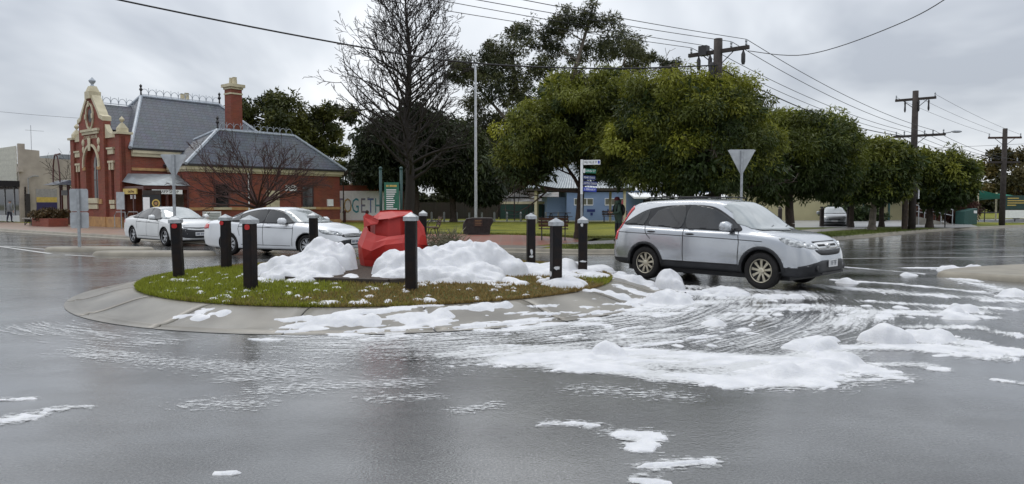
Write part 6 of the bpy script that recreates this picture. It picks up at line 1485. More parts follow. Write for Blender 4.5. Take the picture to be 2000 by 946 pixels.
leafy_tree('street_tree', 'evergreen with slim dark trunk right beside the parked grey sedan', (20.7, 44.6), (1.4, .15),
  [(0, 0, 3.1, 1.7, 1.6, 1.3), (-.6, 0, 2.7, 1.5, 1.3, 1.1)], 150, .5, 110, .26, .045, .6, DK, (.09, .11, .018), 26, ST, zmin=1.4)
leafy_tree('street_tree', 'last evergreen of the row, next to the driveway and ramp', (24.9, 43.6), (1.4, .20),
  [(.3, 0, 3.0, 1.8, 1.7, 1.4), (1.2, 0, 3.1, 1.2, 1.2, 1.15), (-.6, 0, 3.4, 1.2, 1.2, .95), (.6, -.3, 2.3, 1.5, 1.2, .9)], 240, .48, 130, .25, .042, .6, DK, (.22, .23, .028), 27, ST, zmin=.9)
# tall bare tree behind the sculpture
def bare_tall():
    t = thing('bare_tree', 'very tall leafless tree with pointed crown rising behind the green sign', 'tree', (-7.05, 50, .12))
    w = Wood(41); H = 16.4; p = np.array([0, 0, -.2]); prev = .36; pts = []
    for i in range(16):
        q = np.array([.12 * math.sin(i * .8), .1 * math.cos(i * .6), (i + 1) / 16 * H]); r_ = .36 * (1 - (i + 1) / 16.6) + .02; w.seg.append((p, q, prev, r_)); p, prev = q, r_; pts.append((q, r_))
    for k in range(96):
        t_ = .16 + .84 * ((k + w.r.random()) / 96) ** .8; i = min(int(t_ * 16), 15); q, r_ = pts[i]; q = q * np.array([1, 1, 0]) + np.array([0, 0, t_ * H])
        env = np.interp(t_, [.1, .25, .42, .55, .65, .8, .92, 1], [3.2, 4.9, 5.2, 4.4, 3.9, 3.7, 3.3, 2.2])
        a = k * 2.4 + w.r.normal() * .3; el = .35 + .35 * t_
        d = np.array([math.cos(a) * math.cos(el), math.sin(a) * math.cos(el), math.sin(el)])
        w.grow(q, d, env * (.8 + .35 * w.r.random()), max(.03, r_ * .42), 3, [5, 4, 3], ratio=.5, spread=.62, wig=.13, up=.11, nseg=5, minr=.013, start=.25)
    w.build('trunk', M['twig'], t, 4)
bare_tall()
def bare_small():
    t = thing('bare_tree', 'spreading leafless reddish tree before the brick wing', 'tree', (-13.6, 39.2, .12))
    w = Wood(43); w.grow((0, 0, -.1), (0, 0, 1), 1.5, .14, 0, [0], nseg=4, wig=.06, taper=.2); top = w.tips[-1]
    for k in range(17):
        a = k * 2 * math.pi / 17 * 3 + w.r.normal() * .2; el = .22 + .75 * w.r.random()
        w.grow(top - np.array([0, 0, .25 * w.r.random()]), (math.cos(a) * math.cos(el), math.sin(a) * math.cos(el), math.sin(el)), 2.9 + .7 * w.r.random(), .065, 3, [6, 5, 4], ratio=.55, spread=.5, wig=.13, up=.035, minr=.007, start=.3)
    w.build('trunk', M['twig_red'], t, 4)
bare_small()
def small_bare(loc, label, H, seed, m_='twig', n=7):
    t = thing('bare_tree', label, 'tree', loc); w = Wood(seed); w.grow((0, 0, -.1), (0, 0, 1), H * .35, .08, 0, [0], nseg=3, taper=.2); top = w.tips[-1]
    for k in range(n):
        a = k * 6.28 / n; w.grow(top, (math.cos(a) * .7, math.sin(a) * .7, .75), H * .5, .04, 2, [4, 4], ratio=.55, spread=.6, wig=.16, up=.03, minr=.009)
    w.build('trunk', M[m_], t, 4)
small_bare((-31.0, 52.0, .12), 'small leafless tree beside the street shelter and rendered wall', 5.6, 44)
# dark pepper trees under the bare tree
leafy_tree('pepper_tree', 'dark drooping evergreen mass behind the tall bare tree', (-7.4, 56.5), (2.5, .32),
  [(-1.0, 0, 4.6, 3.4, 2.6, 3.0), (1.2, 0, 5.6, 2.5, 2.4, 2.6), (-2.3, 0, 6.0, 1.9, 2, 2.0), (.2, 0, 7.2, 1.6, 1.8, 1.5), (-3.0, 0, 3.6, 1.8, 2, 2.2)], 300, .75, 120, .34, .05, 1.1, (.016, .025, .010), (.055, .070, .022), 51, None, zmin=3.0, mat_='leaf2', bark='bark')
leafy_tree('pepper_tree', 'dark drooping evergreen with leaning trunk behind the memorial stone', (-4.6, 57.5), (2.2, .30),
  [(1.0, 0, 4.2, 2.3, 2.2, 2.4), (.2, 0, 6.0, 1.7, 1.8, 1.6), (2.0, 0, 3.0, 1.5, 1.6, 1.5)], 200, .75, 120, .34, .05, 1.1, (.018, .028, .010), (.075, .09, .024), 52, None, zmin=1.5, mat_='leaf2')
# gum tree
def clump_tree(name, label, base, d, clumps, trunkpts, seed, nleaf, L, W, dark, light, rs=1.0, twigs=True, bark='bark_pale', mat_='leaf2', droop=.7):
    """clumps in (x,z,r) metres relative to base"""
    t = thing(name, label, 'tree', (base[0], base[1], .12)); g = np.random.default_rng(seed); w = Wood(seed)
    for pts, r0 in trunkpts:
        P = catmull([(x, y, z) for x, y, z in pts], 5); n = len(P)
        for i in range(n - 1): w.seg.append((np.array(P[i]), np.array(P[i + 1]), r0 * (1 - .75 * i / n), r0 * (1 - .75 * (i + 1) / n)))
    C = []; R_ = []
    allp = np.array([s[1] for s in w.seg])
    for (x, z, r_) in clumps:
        c0 = np.array([x, g.normal() * 1.4, z])
        k = np.argmin(np.linalg.norm(allp - c0, axis=1) + np.maximum(0, allp[:, 2] - z) * 2); dd = c0 - allp[k]
        w.grow(allp[k], dd / (np.linalg.norm(dd) + 1e-6), np.linalg.norm(dd) * 1.05, .09, 2, [5, 4], ratio=.45, spread=.7, wig=.12, up=.03, minr=.02)
        for _ in range(max(4, int(9 * r_))):
            o_ = g.normal(size=3); o_ /= np.linalg.norm(o_); C.append(c0 + o_ * r_ * g.random() ** .4 * np.array([1, 1, .75])); R_.append(.42 * r_ * (.6 + .7 * g.random()) * rs)
    w.build('trunk', M[bark], t, 5)
    f = g.random((len(C), 1)); cols = np.array(dark) * (1 - f) + np.array(light) * f
    V, F, c = foliage(C, R_, nleaf, L, W, droop, cols, seed + 1)
    link('crown', arr_mesh('crown', V, F, c), M[mat_], t)
DG = 78; 
def px2(u, v, r_, u0, d): return ((u - u0) * d / 1428, 1.43 + (398 - v) * d / 1428, r_ * d / 1428)
gum = [(1000, 105, 34), (1045, 70, 34), (985, 135, 34), (1075, 95, 30), (1110, 45, 34), (1150, 40, 34), (1185, 65, 38), (1215, 105, 38), (1170, 110, 34), (1235, 135, 28), (1140, 90, 30), (950, 165, 36), (975, 190, 34), (1020, 165, 32), (1060, 140, 30),
       (905, 135, 30), (890, 155, 24), (930, 145, 28), (955, 110, 26), (965, 95, 22), (1015, 60, 24), (940, 245, 34), (975, 265, 38), (1015, 240, 34), (950, 300, 40), (995, 315, 40), (1040, 300, 38), (925, 340, 34), (970, 355, 36), (1060, 240, 30), (1090, 190, 30), (1130, 160, 30), (1010, 200, 28), (1240, 90, 22), (1255, 118, 20), (1060, 330, 34), (1085, 60, 26), (1300, 130, 22), (1310, 150, 26), (925, 205, 32), (912, 245, 32), (900, 290, 34), (1015, 285, 34), (905, 335, 34), (945, 270, 34), (1000, 350, 34), (1045, 360, 30), (980, 225, 30), (1035, 205, 28)]
clump_tree('gum_tree', 'tall open-crowned gum tree with pale limbs behind the flagpole', (2.2, DG), DG, [px2(u, v, r_, 1040, DG) for u, v, r_ in gum],
  [([(0, 0, -.2), (0, 0, 4), (-.6, 0, 8), (-1.6, .3, 13), (-2.2, .4, 17)], .55), ([(-.3, 0, 6), (1.6, .4, 10), (4.0, .3, 14.5), (5.6, .2, 19.5), (6.4, 0, 22.5)], .36), ([(-.6, 0, 8), (-3.4, -.3, 11), (-5.6, 0, 13.5)], .26), ([(1.6, .4, 10), (6.0, -.2, 13), (9.5, 0, 16)], .24), ([(-.2, 0, 5), (-2.6, 0, 7), (-4.6, 0, 8)], .25), ([(5.6, .2, 19.5), (6.6, .2, 22), (7.0, 0, 24.0)], .10)],
  61, 85, .42, .055, (.020, .029, .013), (.085, .09, .03))
cht = [(500, 225, 34), (540, 205, 30), (575, 215, 34), (610, 235, 34), (560, 250, 36), (520, 260, 34), (480, 240, 28), (640, 225, 26), (665, 220, 22), (650, 255, 28), (620, 280, 32), (585, 290, 30), (640, 300, 30), (665, 330, 24), (600, 260, 30), (475, 270, 26), (550, 230, 30), (672, 300, 18)]
clump_tree('broadleaf_tree', 'broad dark green tree rising behind the court house roof', (-24.6, 78), 78, [px2(u, v, r_, 550, 78) for u, v, r_ in cht],
  [([(0, 0, -.2), (0, 0, 4), (-.5, 0, 7.5), (-1.5, 0, 10.5)], .4), ([(0, 0, 4), (2.5, 0, 7), (4.5, 0, 9.5)], .28), ([(0, 0, 4), (3.6, 0, 5.2), (5.6, 0, 6)], .2)], 62, 95, .42, .09, (.022, .032, .010), (.11, .115, .022), bark='bark', droop=.3)
rt_ = [(1935, 330, 26), (1960, 310, 28), (1985, 305, 30), (2010, 320, 34), (1945, 355, 24), (1975, 345, 28), (2005, 350, 34), (1925, 370, 18), (1960, 380, 24), (1995, 385, 34), (2030, 350, 40), (2050, 310, 40), (1990, 405, 24)]
clump_tree('broadleaf_tree', 'olive brown autumn tree beyond the playground shade sail', (46.9, 68), 68, [px2(u, v, r_, 1985, 68) for u, v, r_ in rt_], [([(0, 0, -.2), (0, 0, 2.5), (.2, 0, 5)], .3), ([(0, 0, 2), (-1.2, 0, 3.4)], .15)], 63, 90, .36, .08, (.03, .032, .010), (.12, .09, .022), bark='bark', droop=.3)
# low far trees that close the horizon
def far_trees(name, label, spots, d, seed, dark, light):
    C = []; R_ = []; g = np.random.default_rng(seed)
    for (u, v, r_) in spots:
        x, z, rr_ = (u - 1000) * d / 1428, 1.55 + (398 - v) * d / 1428, r_ * d / 1428
        for _ in range(22): o_ = g.normal(size=3); o_ /= np.linalg.norm(o_); C.append(np.array([x, d, z * .55]) + o_ * np.array([rr_, rr_, z * .55]) * g.random() ** .4); R_.append(rr_ * .45)
    f = g.random((len(C), 1)); V, F, c = foliage(C, R_, 70, .7, .16, .3, np.array(dark) * (1 - f) + np.array(light) * f, seed)
    tag(link(name, arr_mesh(name, V, F, c), M['leaf2']), label, 'trees', kind='stuff')
far_trees('distant_trees', 'far-off line of trees closing the view behind the park', [(u, 372 - 14 * math.sin(u * .05) - 10 * math.sin(u * .013), 26) for u in range(-60, 2100, 34)] + [(690, 345, 24), (720, 350, 22), (870, 340, 30), (1010, 330, 30), (1060, 335, 30), (905, 350, 28)], 112, 71, (.014, .02, .010), (.045, .05, .02))
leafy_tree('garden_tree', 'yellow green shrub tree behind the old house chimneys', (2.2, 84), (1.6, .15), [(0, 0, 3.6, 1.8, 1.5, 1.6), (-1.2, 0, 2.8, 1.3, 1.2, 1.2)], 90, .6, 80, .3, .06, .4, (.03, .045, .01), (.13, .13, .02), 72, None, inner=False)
def bush(name, label, loc, lobes, n, rc, nl, L, W, droop, dark, light, seed):
    C, nz = lobe_clumps(lobes, n, seed); g = np.random.default_rng(seed); f = g.random((n, 1))
    V, F, c = foliage(C, rc * (.7 + .6 * g.random(n)), nl, L, W, droop, np.array(dark) * (1 - f) + np.array(light) * f, seed)
    t = thing(name, label, 'shrub', loc); link('foliage', arr_mesh('foliage', V, F, c), M['leaf2'], t)
    w = Wood(seed)
    for k in range(5): w.grow((0, 0, 0), (w.r.normal() * .4, w.r.normal() * .4, 1), lobes[0][2] * 1.2, .03, 1, [3], minr=.01)
    w.build('stem', M['twig'], t, 4)
bush('weeping_shrub', 'russet weeping shrub beside the green service cabinet', (31.2, 52.0, .12), [(-.4, 0, 1.6, 1.3, 1, 1.5), (.7, 0, 1.1, .8, .8, 1.1), (-1.5, 0, 1.2, .9, .8, 1.1)], 170, .4, 90, .34, .025, 1.5, (.045, .018, .012), (.12, .042, .026), 81)
bush('garden_shrub', 'low green shrub hedge before the hall annex', (27.3, 60.2, .12), [(0, 0, .55, 1.8, .7, .6), (2.0, 0, .5, 1.5, .7, .55)], 80, .35, 70, .25, .06, .3, (.015, .03, .012), (.05, .075, .02), 82)
bush('planter_shrub', 'dry brown shrub growing in the red brick planter', (-29.2, 46.2, .62), [(0, 0, .2, 1.1, .45, .35)], 50, .2, 60, .16, .03, .3, (.05, .035, .015), (.12, .08, .03), 83)
bush('grass_tussock', 'pale dry tussock poking out of the long foam mound', (-1.28, 14.15, .34), [(0, 0, .30, .25, .2, .24)], 30, .15, 60, .22, .008, .2, (.10, .10, .06), (.22, .21, .14), 84)

# ------------------------------------------------------------------ street furniture, signs, poles
def giveway_back(name, label, x, y, z0, top, size, rz, post_r=.035):
    t = thing(name, label, 'sign', (x, y, z0), rz)
    MB().tube([(0, 0, 0), (0, 0, top)], post_r, 8).build('post', M['galv'], t)
    s = size / 2; h = size * .93; c = .05
    poly = [(-s + c, 0), (s - c, 0), (s, -c * .5), (s - .03, -c * 1.4), (c * .6, -h + c * .4), (0, -h), (-c * .6, -h + c * .4), (-s + .03, -c * 1.4), (-s, -c * .5)]
    MB().prism(poly, Matrix.Translation((0, .05, top + .02)) @ FX, .006).build('sign_plate', M['alu'], t)
    MB().span(-.05, .05, .037, .043, top - .45, top - .4).span(-.05, .05, .037, .043, top - .12, top - .07).build('bracket', M['galv'], t)
giveway_back('give_way_sign', 'back of a triangular give way sign rising behind the silver wagon', 6.45, 20.6, .13, 2.92, .76, R(-6))
giveway_back('give_way_sign', 'back of a triangular give way sign standing before the craft shop verandah', -10.15, 22.0, .13, 2.88, .76, R(8), .045)
t = thing('keep_left_sign', 'two stacked rectangular sign backs on a grey post on the traffic island', 'sign', (-14.28, 24.1, .12), R(12))
MB().tube([(0, 0, 0), (0, 0, 1.92)], .05, 8).build('post', M['galv'], t)
for z0, z1 in ((1.18, 1.92), (.62, 1.15)):
    MB().prism([(-.28, z0 + .04), (-.24, z0), (.24, z0), (.28, z0 + .04), (.28, z1 - .04), (.24, z1), (-.24, z1), (-.28, z1 - .04)], Matrix.Translation((0, .075, 0)) @ FX, .008).build('sign_plate', M['alu'], t)
# street name post
t = thing('street_name_post', 'grey post with white, green and blue street name blades', 'sign', (2.33, 24.5, .12), 0)
MB().tube([(0, 0, 0), (0, 0, 1.75)], .04, 8).build('post', M['galv'], t); MB().tube([(0, 0, 1.75), (0, 0, 2.9)], .045, 8).build('post_sleeve', M['white'], t)
M['sign_green'] = mat('green_sign', (.01, .16, .10), .4, var=.05); M['sign_blue'] = mat('blue_sign', (.02, .05, .42), .4, var=.05)
for (txt, z, w, hgt, m_, tm, tilt) in (('MELVILLE ST', 2.80, .56, .155, M['white'], M['black'], 1), ('QUINN ST', 2.53, .42, .14, M['sign_green'], M['white'], -3), ('PRIMARY SCHOOL', 2.31, .40, .13, M['navy'], M['white'], -3), ('UNITING CHURCH', 2.12, .46, .15, M['navy'], M['white'], -4), ('LIBRARY', 1.92, .44, .14, M['sign_blue'], M['white'], -4)):
    bl_ = MB().box((.05 + w / 2, -.05, 0), (w, .012, hgt)).build('name_blade', m_, t); bl_.location = (0, 0, z); bl_.rotation_euler = (0, R(-tilt), 0)
    me = text_mesh(txt, hgt * .72, .002); k = min(1, (w * (.78 if txt[0] == 'M' else .92)) / max(.01, max(v.co.x for v in me.vertices) - min(v.co.x for v in me.vertices)))
    for v in me.vertices: v.co = Vector((.05 + w / 2 - (.04 if txt[0] == 'M' else 0) + v.co.x * k, -.058 - v.co.z, v.co.y))
    link('lettering', me, tm, bl_)
    if txt[0] == 'M': MB().box((.05 + w - .05, -.058, 0), (.06, .004, .10)).build('blue_crest', M['sign_blue'], bl_)
    if txt[0] == 'Q': MB().box((.075, -.058, 0), (.06, .004, .138)).build('white_end', M['white'], bl_)
# directory board
t = thing('directory_board', 'green directory board with yellow heading between two tall green posts', 'sign', (-5.45, 33, .13), R(4))
M['post_green'] = mat('dark_green_post', (.012, .055, .05), .4)
for x in (-.46, .46): MB().tube([(x, 0, 0), (x, 0, 2.98)], .065, 10).sphere((x, 0, 3.0), .085, 8, 6).build('post', M['post_green'], t, True)
pn = MB().span(-.30, .36, -.03, .03, .6, 2.38).build('panel', mat('board_green', (.02, .14, .085), .4), t)
for x0, x1 in ((-.21, -.10), (-.06, .26)): MB().span(x0, x1, -.036, -.031, 2.18, 2.26).build('heading_bar', M['yellow'], pn)
lr = np.random.default_rng(5)
for k in range(14): MB().span(-.21, -.21 + lr.uniform(.30, .48), -.036, -.031, 2.02 - k * .095, 2.06 - k * .095).build('listing_line', M['white'], pn)
# flagpole and memorial stone
o = MB().tube([(0, 0, 0), (0, 0, .3), (0, 0, 8.2), (0, 0, 8.25)], [.085, .075, .05, .03], 10).build('shaft', M['alu'], None, True)
t = thing('flagpole', 'tall plain silver flagpole standing behind the memorial stone', 'flagpole', (-1.78, 36.0, .12)); o.parent = t
MB().tube([(.06, -.07, 1.2), (.05, -.07, 7.9)], .008, 4).build('halyard', M['white'], t); MB().lathe([(.2, 0), (.2, .04), (.1, .06), (0, .06)], 12).build('base_plate', M['galv'], t)
st = thing('memorial_stone', 'dark rough memorial stone with inset plaque on the red paving', 'memorial', (-1.55, 33.6, .13), R(2))
sp_ = [(-.66, .04), (-.56, 0), (.50, 0), (.54, .12), (.58, .40), (.70, .60), (.64, .78), (.2, .80), (-.3, .78), (-.56, .73), (-.70, .50), (-.72, .25)]
b = MB(); n = len(sp_); V = []
for y, sc in ((-.2, .97), (-.12, 1.0), (.12, 1.0), (.2, .96)): V += [(x * sc + .012 * math.sin(x * 30 + y * 9), y + .02 * math.sin(x * 11 + z * 7), z * sc + .01 * math.sin(x * 20)) for x, z in sp_]
b.add(V, [(i * n + k, i * n + (k + 1) % n, (i + 1) * n + (k + 1) % n, (i + 1) * n + k) for i in range(3) for k in range(n)] + [tuple(range(n)), tuple(3 * n + k for k in range(n))])
b.build('stone', mat('dark_basalt', (.035, .028, .026), .7, c2=(.018, .015, .014), vscale=7, bump=.5, bscale=12), st)
pq = MB().span(-.2, .2, -.235, -.2, .38, .74).build('plaque', mat('bronze_plaque', (.055, .035, .03), .4, .4), st)
for k in range(4): MB().span(-.15, .15 - .04 * (k % 2), -.24, -.2351, .65 - k * .07, .665 - k * .07).build('inscription', M['sand'], pq)
# benches
def bench(label, loc, rz, w=1.25):
    t = thing('park_bench', label, 'bench', loc, rz)
    wood = M['bench_wood']
    for k in range(4): MB().span(-w / 2, w / 2, -.20 + k * .115, -.11 + k * .115, .43, .46).build('seat_slat', wood, t)
    for k in range(3): MB().box((0, .30 + k * .03, .58 + k * .125), (w, .03, .095), rot=Matrix.Rotation(R(-14), 3, 'X')).build('back_slat', wood, t)
    for x in (-w / 2 + .12, w / 2 - .12):
        MB().tube([(x, -.22, 0), (x, -.12, .12), (x, -.06, .38), (x, .1, .415), (x, .24, .42), (x, .27, .5), (x, .40, .92)], .022, 6).tube([(x, .30, 0), (x, .22, .2), (x, .18, .42)], .022, 6).build('leg', M['iron'], t)
        MB().tube([(x, .31, .62), (x, .18, .74), (x, -.05, .72), (x, -.18, .60), (x, -.20, .45)], .018, 6).build('arm_rest', M['iron'], t)
    return t
M['bench_wood'] = mat('brown_bench_slat', (.085, .042, .026), .5, c2=(.05, .026, .017), vscale=8)
bench('brown slatted park bench on the paving between two island bollards', (1.62, 28.6, .13), R(176), 1.15)
bench('brown slatted park bench seen end-on behind the red sculpture', (-3.35, 30.4, .13), R(-78), 1.3)
bench('brown slatted bench in front of the blue building porch', (8.0, 56.5, .12), R(4), 2.0)
def picnic(label, loc, rz):
    t = thing('picnic_table', label, 'table', loc, rz)
    for k in range(5): MB().span(-.9, .9, -.36 + k * .15, -.23 + k * .15, .70, .74).build('top_slat', M['bench_wood'], t)
    for s in (-1, 1): MB().span(-.9, .9, s * .72 - .13, s * .72 + .13, .42, .46).build('seat_plank', M['bench_wood'], t)
    for x in (-.6, .6): MB().tube([(x, -.75, 0), (x, -.2, .7)], .04, 5).tube([(x, .75, 0), (x, .2, .7)], .04, 5).tube([(x, -.8, .4), (x, .8, .4)], .035, 5).build('leg_frame', M['iron'], t)
picnic('dark picnic table under the corrugated shelter', (3.6, 56.5, .12), R(10))
# row of grey posts at the back of the lawn
MB_post = MB().tube([(0, 0, 0), (0, 0, .72)], .075, 8).add([(-.075, -.075, .72), (.075, -.075, .72), (.075, .075, .72), (-.075, .075, .72), (0, 0, .80)], [(0, 1, 4), (1, 2, 4), (2, 3, 4), (3, 0, 4)])
first = None
sheet('back_lane', [(-12, 58.6), (12, 59.5), (12, 61.6), (-12, 61.0)], .129, M['carpark'])
for k in range(11):
    x = -6.4 + k * 1.0 + (k > 6) * .1
    if first is None: o = MB_post.build('lane_post', M['galv'], None); first = o
    else: o = first.copy(); col.objects.link(o)
    o.location = (x, 58.2 + .02 * k, .12); tag(o, 'short grey post in the row along the back lane of the park', 'post', 'grey posts along the back lane')
o = MB().tube([(0, 0, .55), (2.3, 0, .55)], .025, 5).tube([(0, 0, .3), (2.3, 0, .3)], .025, 5).build('lane_rail', M['iron'], None); o.location = (-.6, 58.1, .12); tag(o, 'dark horizontal rails between the grey lane posts', 'rail')
lp = MB().tube([(0, 0, 0), (0, 0, 3.6)], .04, 6).build('lamp_stem', M['iron'], None); lp.location = (.22, 60.2, .12); tag(lp, 'thin dark pole standing before the green sheet fence', 'pole')
# posts in front of the parked sedan
for (x, y, lb) in ((17.0, 46.4, 'dark timber post with sloping rail end near the hall entry'), (19.45, 45.9, 'dark timber post at the left front of the parked sedan'), (21.0, 45.6, 'dark timber post at the right front of the parked sedan')):
    o = MB().box((0, 0, .55), (.2, .2, 1.1)).add([(-.1, -.1, 1.1), (.1, -.1, 1.1), (.1, .1, 1.25), (-.1, .1, 1.25)], [(0, 1, 2, 3)]).build('timber_post', M['pole'], None); o.location = (x, y, .12); tag(o, lb, 'post')
o = MB().tube([(0, 0, 0), (0, 0, .95), (.5, .1, 1.5), (.5, .1, .6)], .035, 6).build('hand_rail', M['galv'], None); o.location = (15.3, 48.5, .12); tag(o, 'pale bent steel handrail by the hall steps', 'rail')
t = thing('parking_sign', 'small white parking sign on a dark post by the driveway', 'sign', (26.0, 43.9, .12), R(-20))
MB().tube([(0, 0, 0), (0, 0, 2.0)], .035, 6).build('post', M['iron'], t); MB().span(-.15, .15, -.05, -.036, 1.6, 2.0).build('plate', M['white'], t); MB().span(-.06, .06, -.053, -.051, 1.72, 1.88).build('plate_mark', M['iron'], t)
# power poles
def insul(b, p, h=.22, r_=.045): b.lathe([(r_ * .5, 0), (r_, h * .2), (r_ * .6, h * .45), (r_, h * .7), (r_ * .5, h), (0, h)], 7, Matrix.Translation(p))
def power_pole(label, loc, H, r_, arms, rz, extra=None):
    t = thing('power_pole', label, 'power pole', loc, 0, 'power poles along the verge')
    MB().tube([(0, 0, -.2), (0, 0, H * .5), (0, 0, H)], [r_, r_ * .88, r_ * .75], 10).build('shaft', M['pole'], t, True)
    c, s = math.cos(rz), math.sin(rz)
    for (z, hl, hr, ins) in arms:
        a = MB().box(((hr - hl) / 2 * c, (hr - hl) / 2 * s - .0, z), (hl + hr, .12, .13), rz).build('cross_arm', M['pole'], t)
        for q in ins:
            b = MB(); insul(b, Vector((q * c, q * s, z + .065))); b.build('insulator', M['galv'], a)
        for q in (-1, 1): MB().tube([(q * .6 * c, q * .6 * s, z - .05), (0, 0, z - .55)], .018, 4).build('arm_brace', M['iron'], a)
    return t
R1 = R(-42)
p1 = power_pole('grey power pole with heavy cross arm and hung gear rising out of the widest tree', (7.35, 26.4, .12), 7.3, .20, [(6.85, 1.15, 1.15, (-1.05, -.5, .5, 1.05))], R1)
for q in (-.75, -.3, .95):
    MB().lathe([(.05, -.5), (.075, -.4), (.075, -.15), (.04, -.06), (.02, 0)], 8, Matrix.Translation((q * math.cos(R1), q * math.sin(R1), 6.78))).build('hung_fuse', M['iron'], p1, True)
MB().box((-.55 * math.cos(R1), -.55 * math.sin(R1), 6.95), (.32, .26, .34), R1).build('junction_box', M['iron'], p1)
MB().lathe([(.09, 5.9), (.11, 6.0), (.11, 6.35), (.06, 6.45)], 10, Matrix.Translation((-.24, -.1, 0))).build('cable_pothead', M['iron'], p1, True)
p2 = power_pole('tall dark power pole with two cross arms and a street lamp', (22.1, 40.4, .12), 7.6, .20, [(7.15, 1.0, 1.0, (-.95, .95)), (5.15, 1.05, 1.5, (-.9, -.5, .5, .9, 1.4))], R(-40))
for q in (-.55, .12, .6): MB().lathe([(.03, -.62), (.055, -.5), (.04, -.25), (.055, -.1), (.02, 0)], 7, Matrix.Translation((q * math.cos(R(-40)), q * math.sin(R(-40)) - .1, 7.08))).build('hung_insulator', M['iron'], p2, True)
ld = Vector((math.cos(R(-40)), math.sin(R(-40)), 0))
MB().tube([ld * 1.4 + Vector((0, 0, 5.2)), ld * 1.75 + Vector((0, 0, 5.25))], .03, 6).sphere(ld * 2.0 + Vector((0, 0, 5.26)), (.30, .12, .07), 10, 6).build('street_lamp', M['galv'], p2, True)
MB().span(.2, .26, -.2, .2, 1.7, 2.3).build('pole_notice', M['white'], p2); MB().tube([(-.35, .1, 0), (-.35, .1, 3.2)], .16, 8).build('stub_pole', M['bark'], p2)
p3 = power_pole('far brown power pole with two cross arms beside the playground', (32.3, 48.2, .12), 6.35, .19, [(5.75, 1.0, 1.0, (-.95, .95)), (4.15, 1.05, .95, (-.8, .8))], R(-8))
p3.children[0].data.materials[0] = mat('brown_pole', (.075, .045, .035), .85, c2=(.05, .03, .024), vscale=5)
# street lamp arm reaching in from the right
t = thing('street_light', 'street light arm reaching in over the road at the right edge', 'street light', (20.5, 21.5, 0))
MB().tube([(0, 0, 0), (0, 0, 6), (-.4, 0, 7.2), (-3.2, -.6, 7.35), (-5.3, -1.0, 7.25)], [.11, .08, .06, .045, .04], 8).build('pole', M['galv'], t, True)
MB().sphere((-5.7, -1.08, 7.23), (.42, .15, .08), 10, 6).build('lamp_head', M['galv'], t, True)
# wires
def wire(label, pts, r_=.012, group='overhead wires'):
    P = catmull(pts, 8); o = MB().tube(P, r_, 5).build('power_line', M['cable'], None, True); tag(o, label, 'wire', group)
def sag(a, b_, s, n=6):
    a, b_ = Vector(a), Vector(b_); return [tuple(a.lerp(b_, i / n) - Vector((0, 0, 4 * s * (i / n) * (1 - i / n)))) for i in range(n + 1)]
wire('thick black cable sweeping from the tree-clad pole across the sky over the court house', [(7.3, 26.2, 6.45), (3.2, 24.9, 6.10), (-1.15, 23.6, 6.03), (-4.75, 22.6, 6.35), (-10.9, 20.0, 7.1), (-20, 16.6, 8.6)], .026)
c, s = math.cos(R1), math.sin(R1)
for i, (q, ex, ey, ez) in enumerate(((-1.05, -3.4, 21.3, 7.45), (-.5, -2.5, 21.0, 7.5), (.5, -1.0, 19.2, 6.95), (1.05, -.2, 18.2, 6.75))):
    a = Vector((7.35 + q * c, 26.4 + q * s, 7.25)); b_ = Vector((ex, ey, ez)); b2 = a + (b_ - a) * 1.8
    wire('thin power line running from the tree-clad pole towards the court house side', sag(a, b2, .12), .011)
    a2 = a; b3 = Vector((22.1 + (-.9 + i * .62) * math.cos(R(-40)), 40.4 + (-.9 + i * .62) * math.sin(R(-40)), 5.5))
    wire('thin power line between the tree-clad pole and the lamp pole', sag(a2, b3, .35), .012, 'wires between first and second pole')
    b4 = Vector((32.3 + (-.8 + i * .5), 48.2, 4.45)); wire('thin power line between the lamp pole and the far brown pole', sag(b3, b4, .25), .012, 'wires between second and third pole')
wire('twisted service cable sagging from the tree-clad pole down the row of trees', sag((7.5, 26.3, 6.3), (22.0, 40.2, 5.2), .5), .022)
wire('service line rising from the tree-clad pole over the road to the right', [(8.2, 25.7, 6.85), (9.0, 22.6, 6.1), (9.9, 19.2, 6.15), (10.5, 17.2, 6.6), (11.6, 14.0, 8.0)], .013)
for q in (-.95, 0, .95): wire('high power line between the lamp pole top and the far brown pole', sag((22.1 + q * .77, 40.4 - q * .64, 7.45), (32.3 + q, 48.2, 6.1), .12), .008, 'high wires to the far pole')
wire('thin wire crossing the sky from the shop to the court house gable', sag((-27.7, 47.6, 7.05), (-46, 43.5, 9.3), .35), .009)
for k in range(2): wire('faint distant wire beyond the far brown pole', sag((24 + k, 55, 5.0 + k * .5), (60, 60, 6.6 + k), .2), .012, 'faint distant wires')

